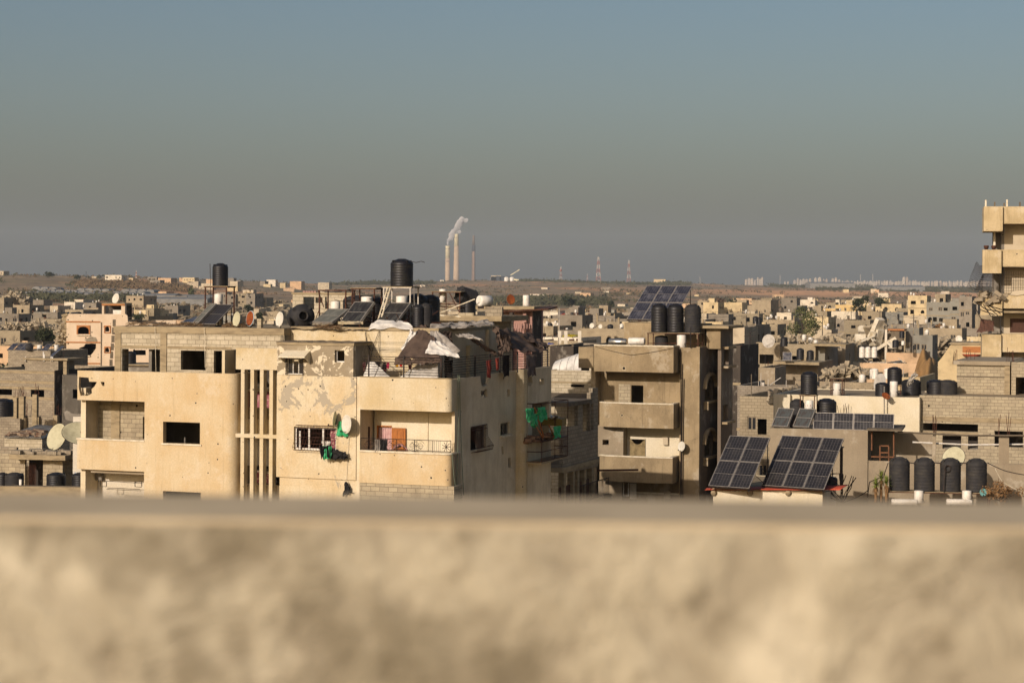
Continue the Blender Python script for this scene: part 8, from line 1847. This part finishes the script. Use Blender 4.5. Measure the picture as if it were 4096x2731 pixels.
# lattice masts
m_mr = flat('mast red', '8f6257', .8); m_mw = flat('mast white', 'a8a297', .8)
def mast(label, px, top, w0, D, base=1136, head=False, group='red and white masts on the skyline'):
    p = W(px, base, D); p.z = tz(p.x, p.y) - 2; h = W(px, top, D).z - p.z; root = thing('lattice_mast', label, 'mast', p, 0, group); a = w0 / 2 * D / F; N = 7
    for k in range(N):
        z0, z1 = h * k / N, h * (k + 1) / N; r0, r1 = a * (1 - .8 * k / N), a * (1 - .8 * (k + 1) / N); g = MB(); t = max(.25, a * .13)
        for sx in (-1, 1):
            for sy in (-1, 1): g.tube((sx * r0, sy * r0, z0), (sx * r1, sy * r1, z1 - .01), t, 4)
            g.tube((sx * r0, -r0, z0), (-sx * r1, -r1, z1), t * .7, 3); g.tube((r0, sx * r0, z0), (r1, -sx * r1, z1), t * .7, 3)
        g.tube((-r1, -r1, z1), (r1, -r1, z1), t * .7, 3)
        if head and k == N - 2: g.lathe([(r0 * 1.7, z0), (r0 * 1.9, (z0 + z1) / 2), (r0 * 1.2, z1)], 8)
        g.build('section', m_mr if (k % 2 == 0) == (N % 2 == 0) else m_mw, root)
mast('short mast with a bulging head, leftmost on the skyline', 2243, 1066, 12, 4600, head=True)
mast('faint small mast between the two left masts', 2349, 1096, 8, 7000)
mast('tallest red and white mast, centre of the three', 2393, 1028, 20, 4600)
mast('right red and white mast above the blue solar array', 2515, 1041, 16, 4600)
mast('faint red mast standing in the dark woods at the far right', 3371, 1148, 8, 4300, base=1180)
for px, top, lab in ((2800, 1106, 'hair thin mast right of the square block'), (3120, 1100, 'hair thin mast right of the pale tower cluster'), (3442, 1098, 'thin mast over the far white town'), (3491, 1096, 'second thin mast over the far white town'), (344, 1085, 'thin pole on the left hill'),):
    D = 6000 if px > 1000 else 1950; p = W(px, 1140, D); p.z = tz(p.x, p.y) - 1; o = MB().tube((0, 0, 0), (0, 0, W(px, top, D).z - p.z), D * .00012, 5).build('thin_mast', m_chd if px < 1000 else m_mw); o.location = p; tag(o, lab, 'mast')
mast('pinkish water tower like mast on the left hill', 545, 1083, 7, 1950, base=1112, group='masts on the left hill')
# power station buildings on the hill
PS = 5200
ps = thing('power_station', 'pale power station halls beside the chimneys on the hill', 'power station')
for px0, px1, py, m_ in ((1962, 2030, 1106, m_hgrey), (1964, 2004, 1102, m_hpale), (1990, 2054, 1112, m_hdull), (2020, 2100, 1118, m_hpale)): a, c = W(px0, py, PS), W(px1, py, PS); MB().box(a.x, c.x, PS, PS + 40, a.z - 40, a.z).build('hall', m_, ps)
for px in (1992, 2012, 2036): a = W(px, 1104, PS - 20); MB().box(a.x - 5, a.x + 5, PS - 20, PS - 1, a.z - 35, a.z).build('boiler_house', m_chd, ps)
for px, w_ in ((2026, 6), (2048, 6)): a = W(px, 1110, PS - 60); MB().lathe([(w_, -25), (w_, 0), (w_ * .6, 1.5)], 16, Matrix.Translation(a)).build('storage_tank', m_boiler, ps)
MB().tube(W(2042, 1101, PS), W(2078, 1079, PS), 1.3, 5).build('conveyor', m_hpale2 if False else m_chimt, ps)
a, c = W(2030, 1114, PS - 50), W(2098, 1124, PS - 80); MB().tube(a, c, 2.2, 5).build('conveyor', m_chimt, ps)
# far white town
rnd = random.Random(90); fm = [house_mat('far tower wall %d' % i, a, b_, dirt='b09a80') for i, (a, b_) in enumerate((('b8ab97', 'a89882'), ('b39f85', 'bdb09c'), ('9f907f', 'ada08f')))]
far = []
for px, w_, top in [(2985, 10, 1120), (2996, 12, 1115), (3008, 12, 1116), (3020, 10, 1122), (3031, 8, 1112), (3040, 9, 1117), (3049, 9, 1111), (3140, 8, 1129), (3152, 8, 1128), (3178, 12, 1123), (3192, 10, 1116), (3202, 10, 1122), (3214, 12, 1118), (3226, 12, 1119), (3240, 10, 1117), (3262, 12, 1113), (3278, 14, 1112), (3294, 10, 1120), (3306, 10, 1119), (3332, 12, 1116), (3344, 10, 1113), (3356, 12, 1121), (3616, 12, 1110), (3628, 10, 1111)]: far.append((px, w_, top))
px = 3364
while px < 4150:
    px += rnd.uniform(5, 13); far.append((px, rnd.uniform(7, 14), 1131 - rnd.uniform(0, 14) * (.5 + .5 * abs(noise.noise(Vector((px / 60, 0, 0)))))))
far.sort(); DF = 9600
for i, (px, w_, top) in enumerate(far):
    D = DF + rnd.uniform(-250, 250); a = W(px, top, D); g0 = tz(a.x, D) - 8; w = w_ * D / F; root = thing('tower_block', '%s from the left of the pale blocks in the far white town' % ordw(i), 'tower block', (a.x, D, g0), radians(rnd.uniform(-40, 10)), 'blocks of the far white town'); h = a.z - g0; mt = rnd.choice(fm)
    MB().box(-w * .42, w * .42, -w * .3, w * .3, 0, h).build('wall', mt, root); MB().box(-w * .15, w * .2, -w * .15, w * .15, h + .01, h + 4).build('roof_house', mt, root)
    g = MB(); nf = max(2, int(h / 9))
    for k in range(nf): g.box(-w * .34, w * .34, -w * .3 - .5, -w * .3 - .02, h - 6 - k * 9, h - 3 - k * 9)
    g.build('window_band', m_hdull, root)
print('all objects', len(bpy.data.objects))
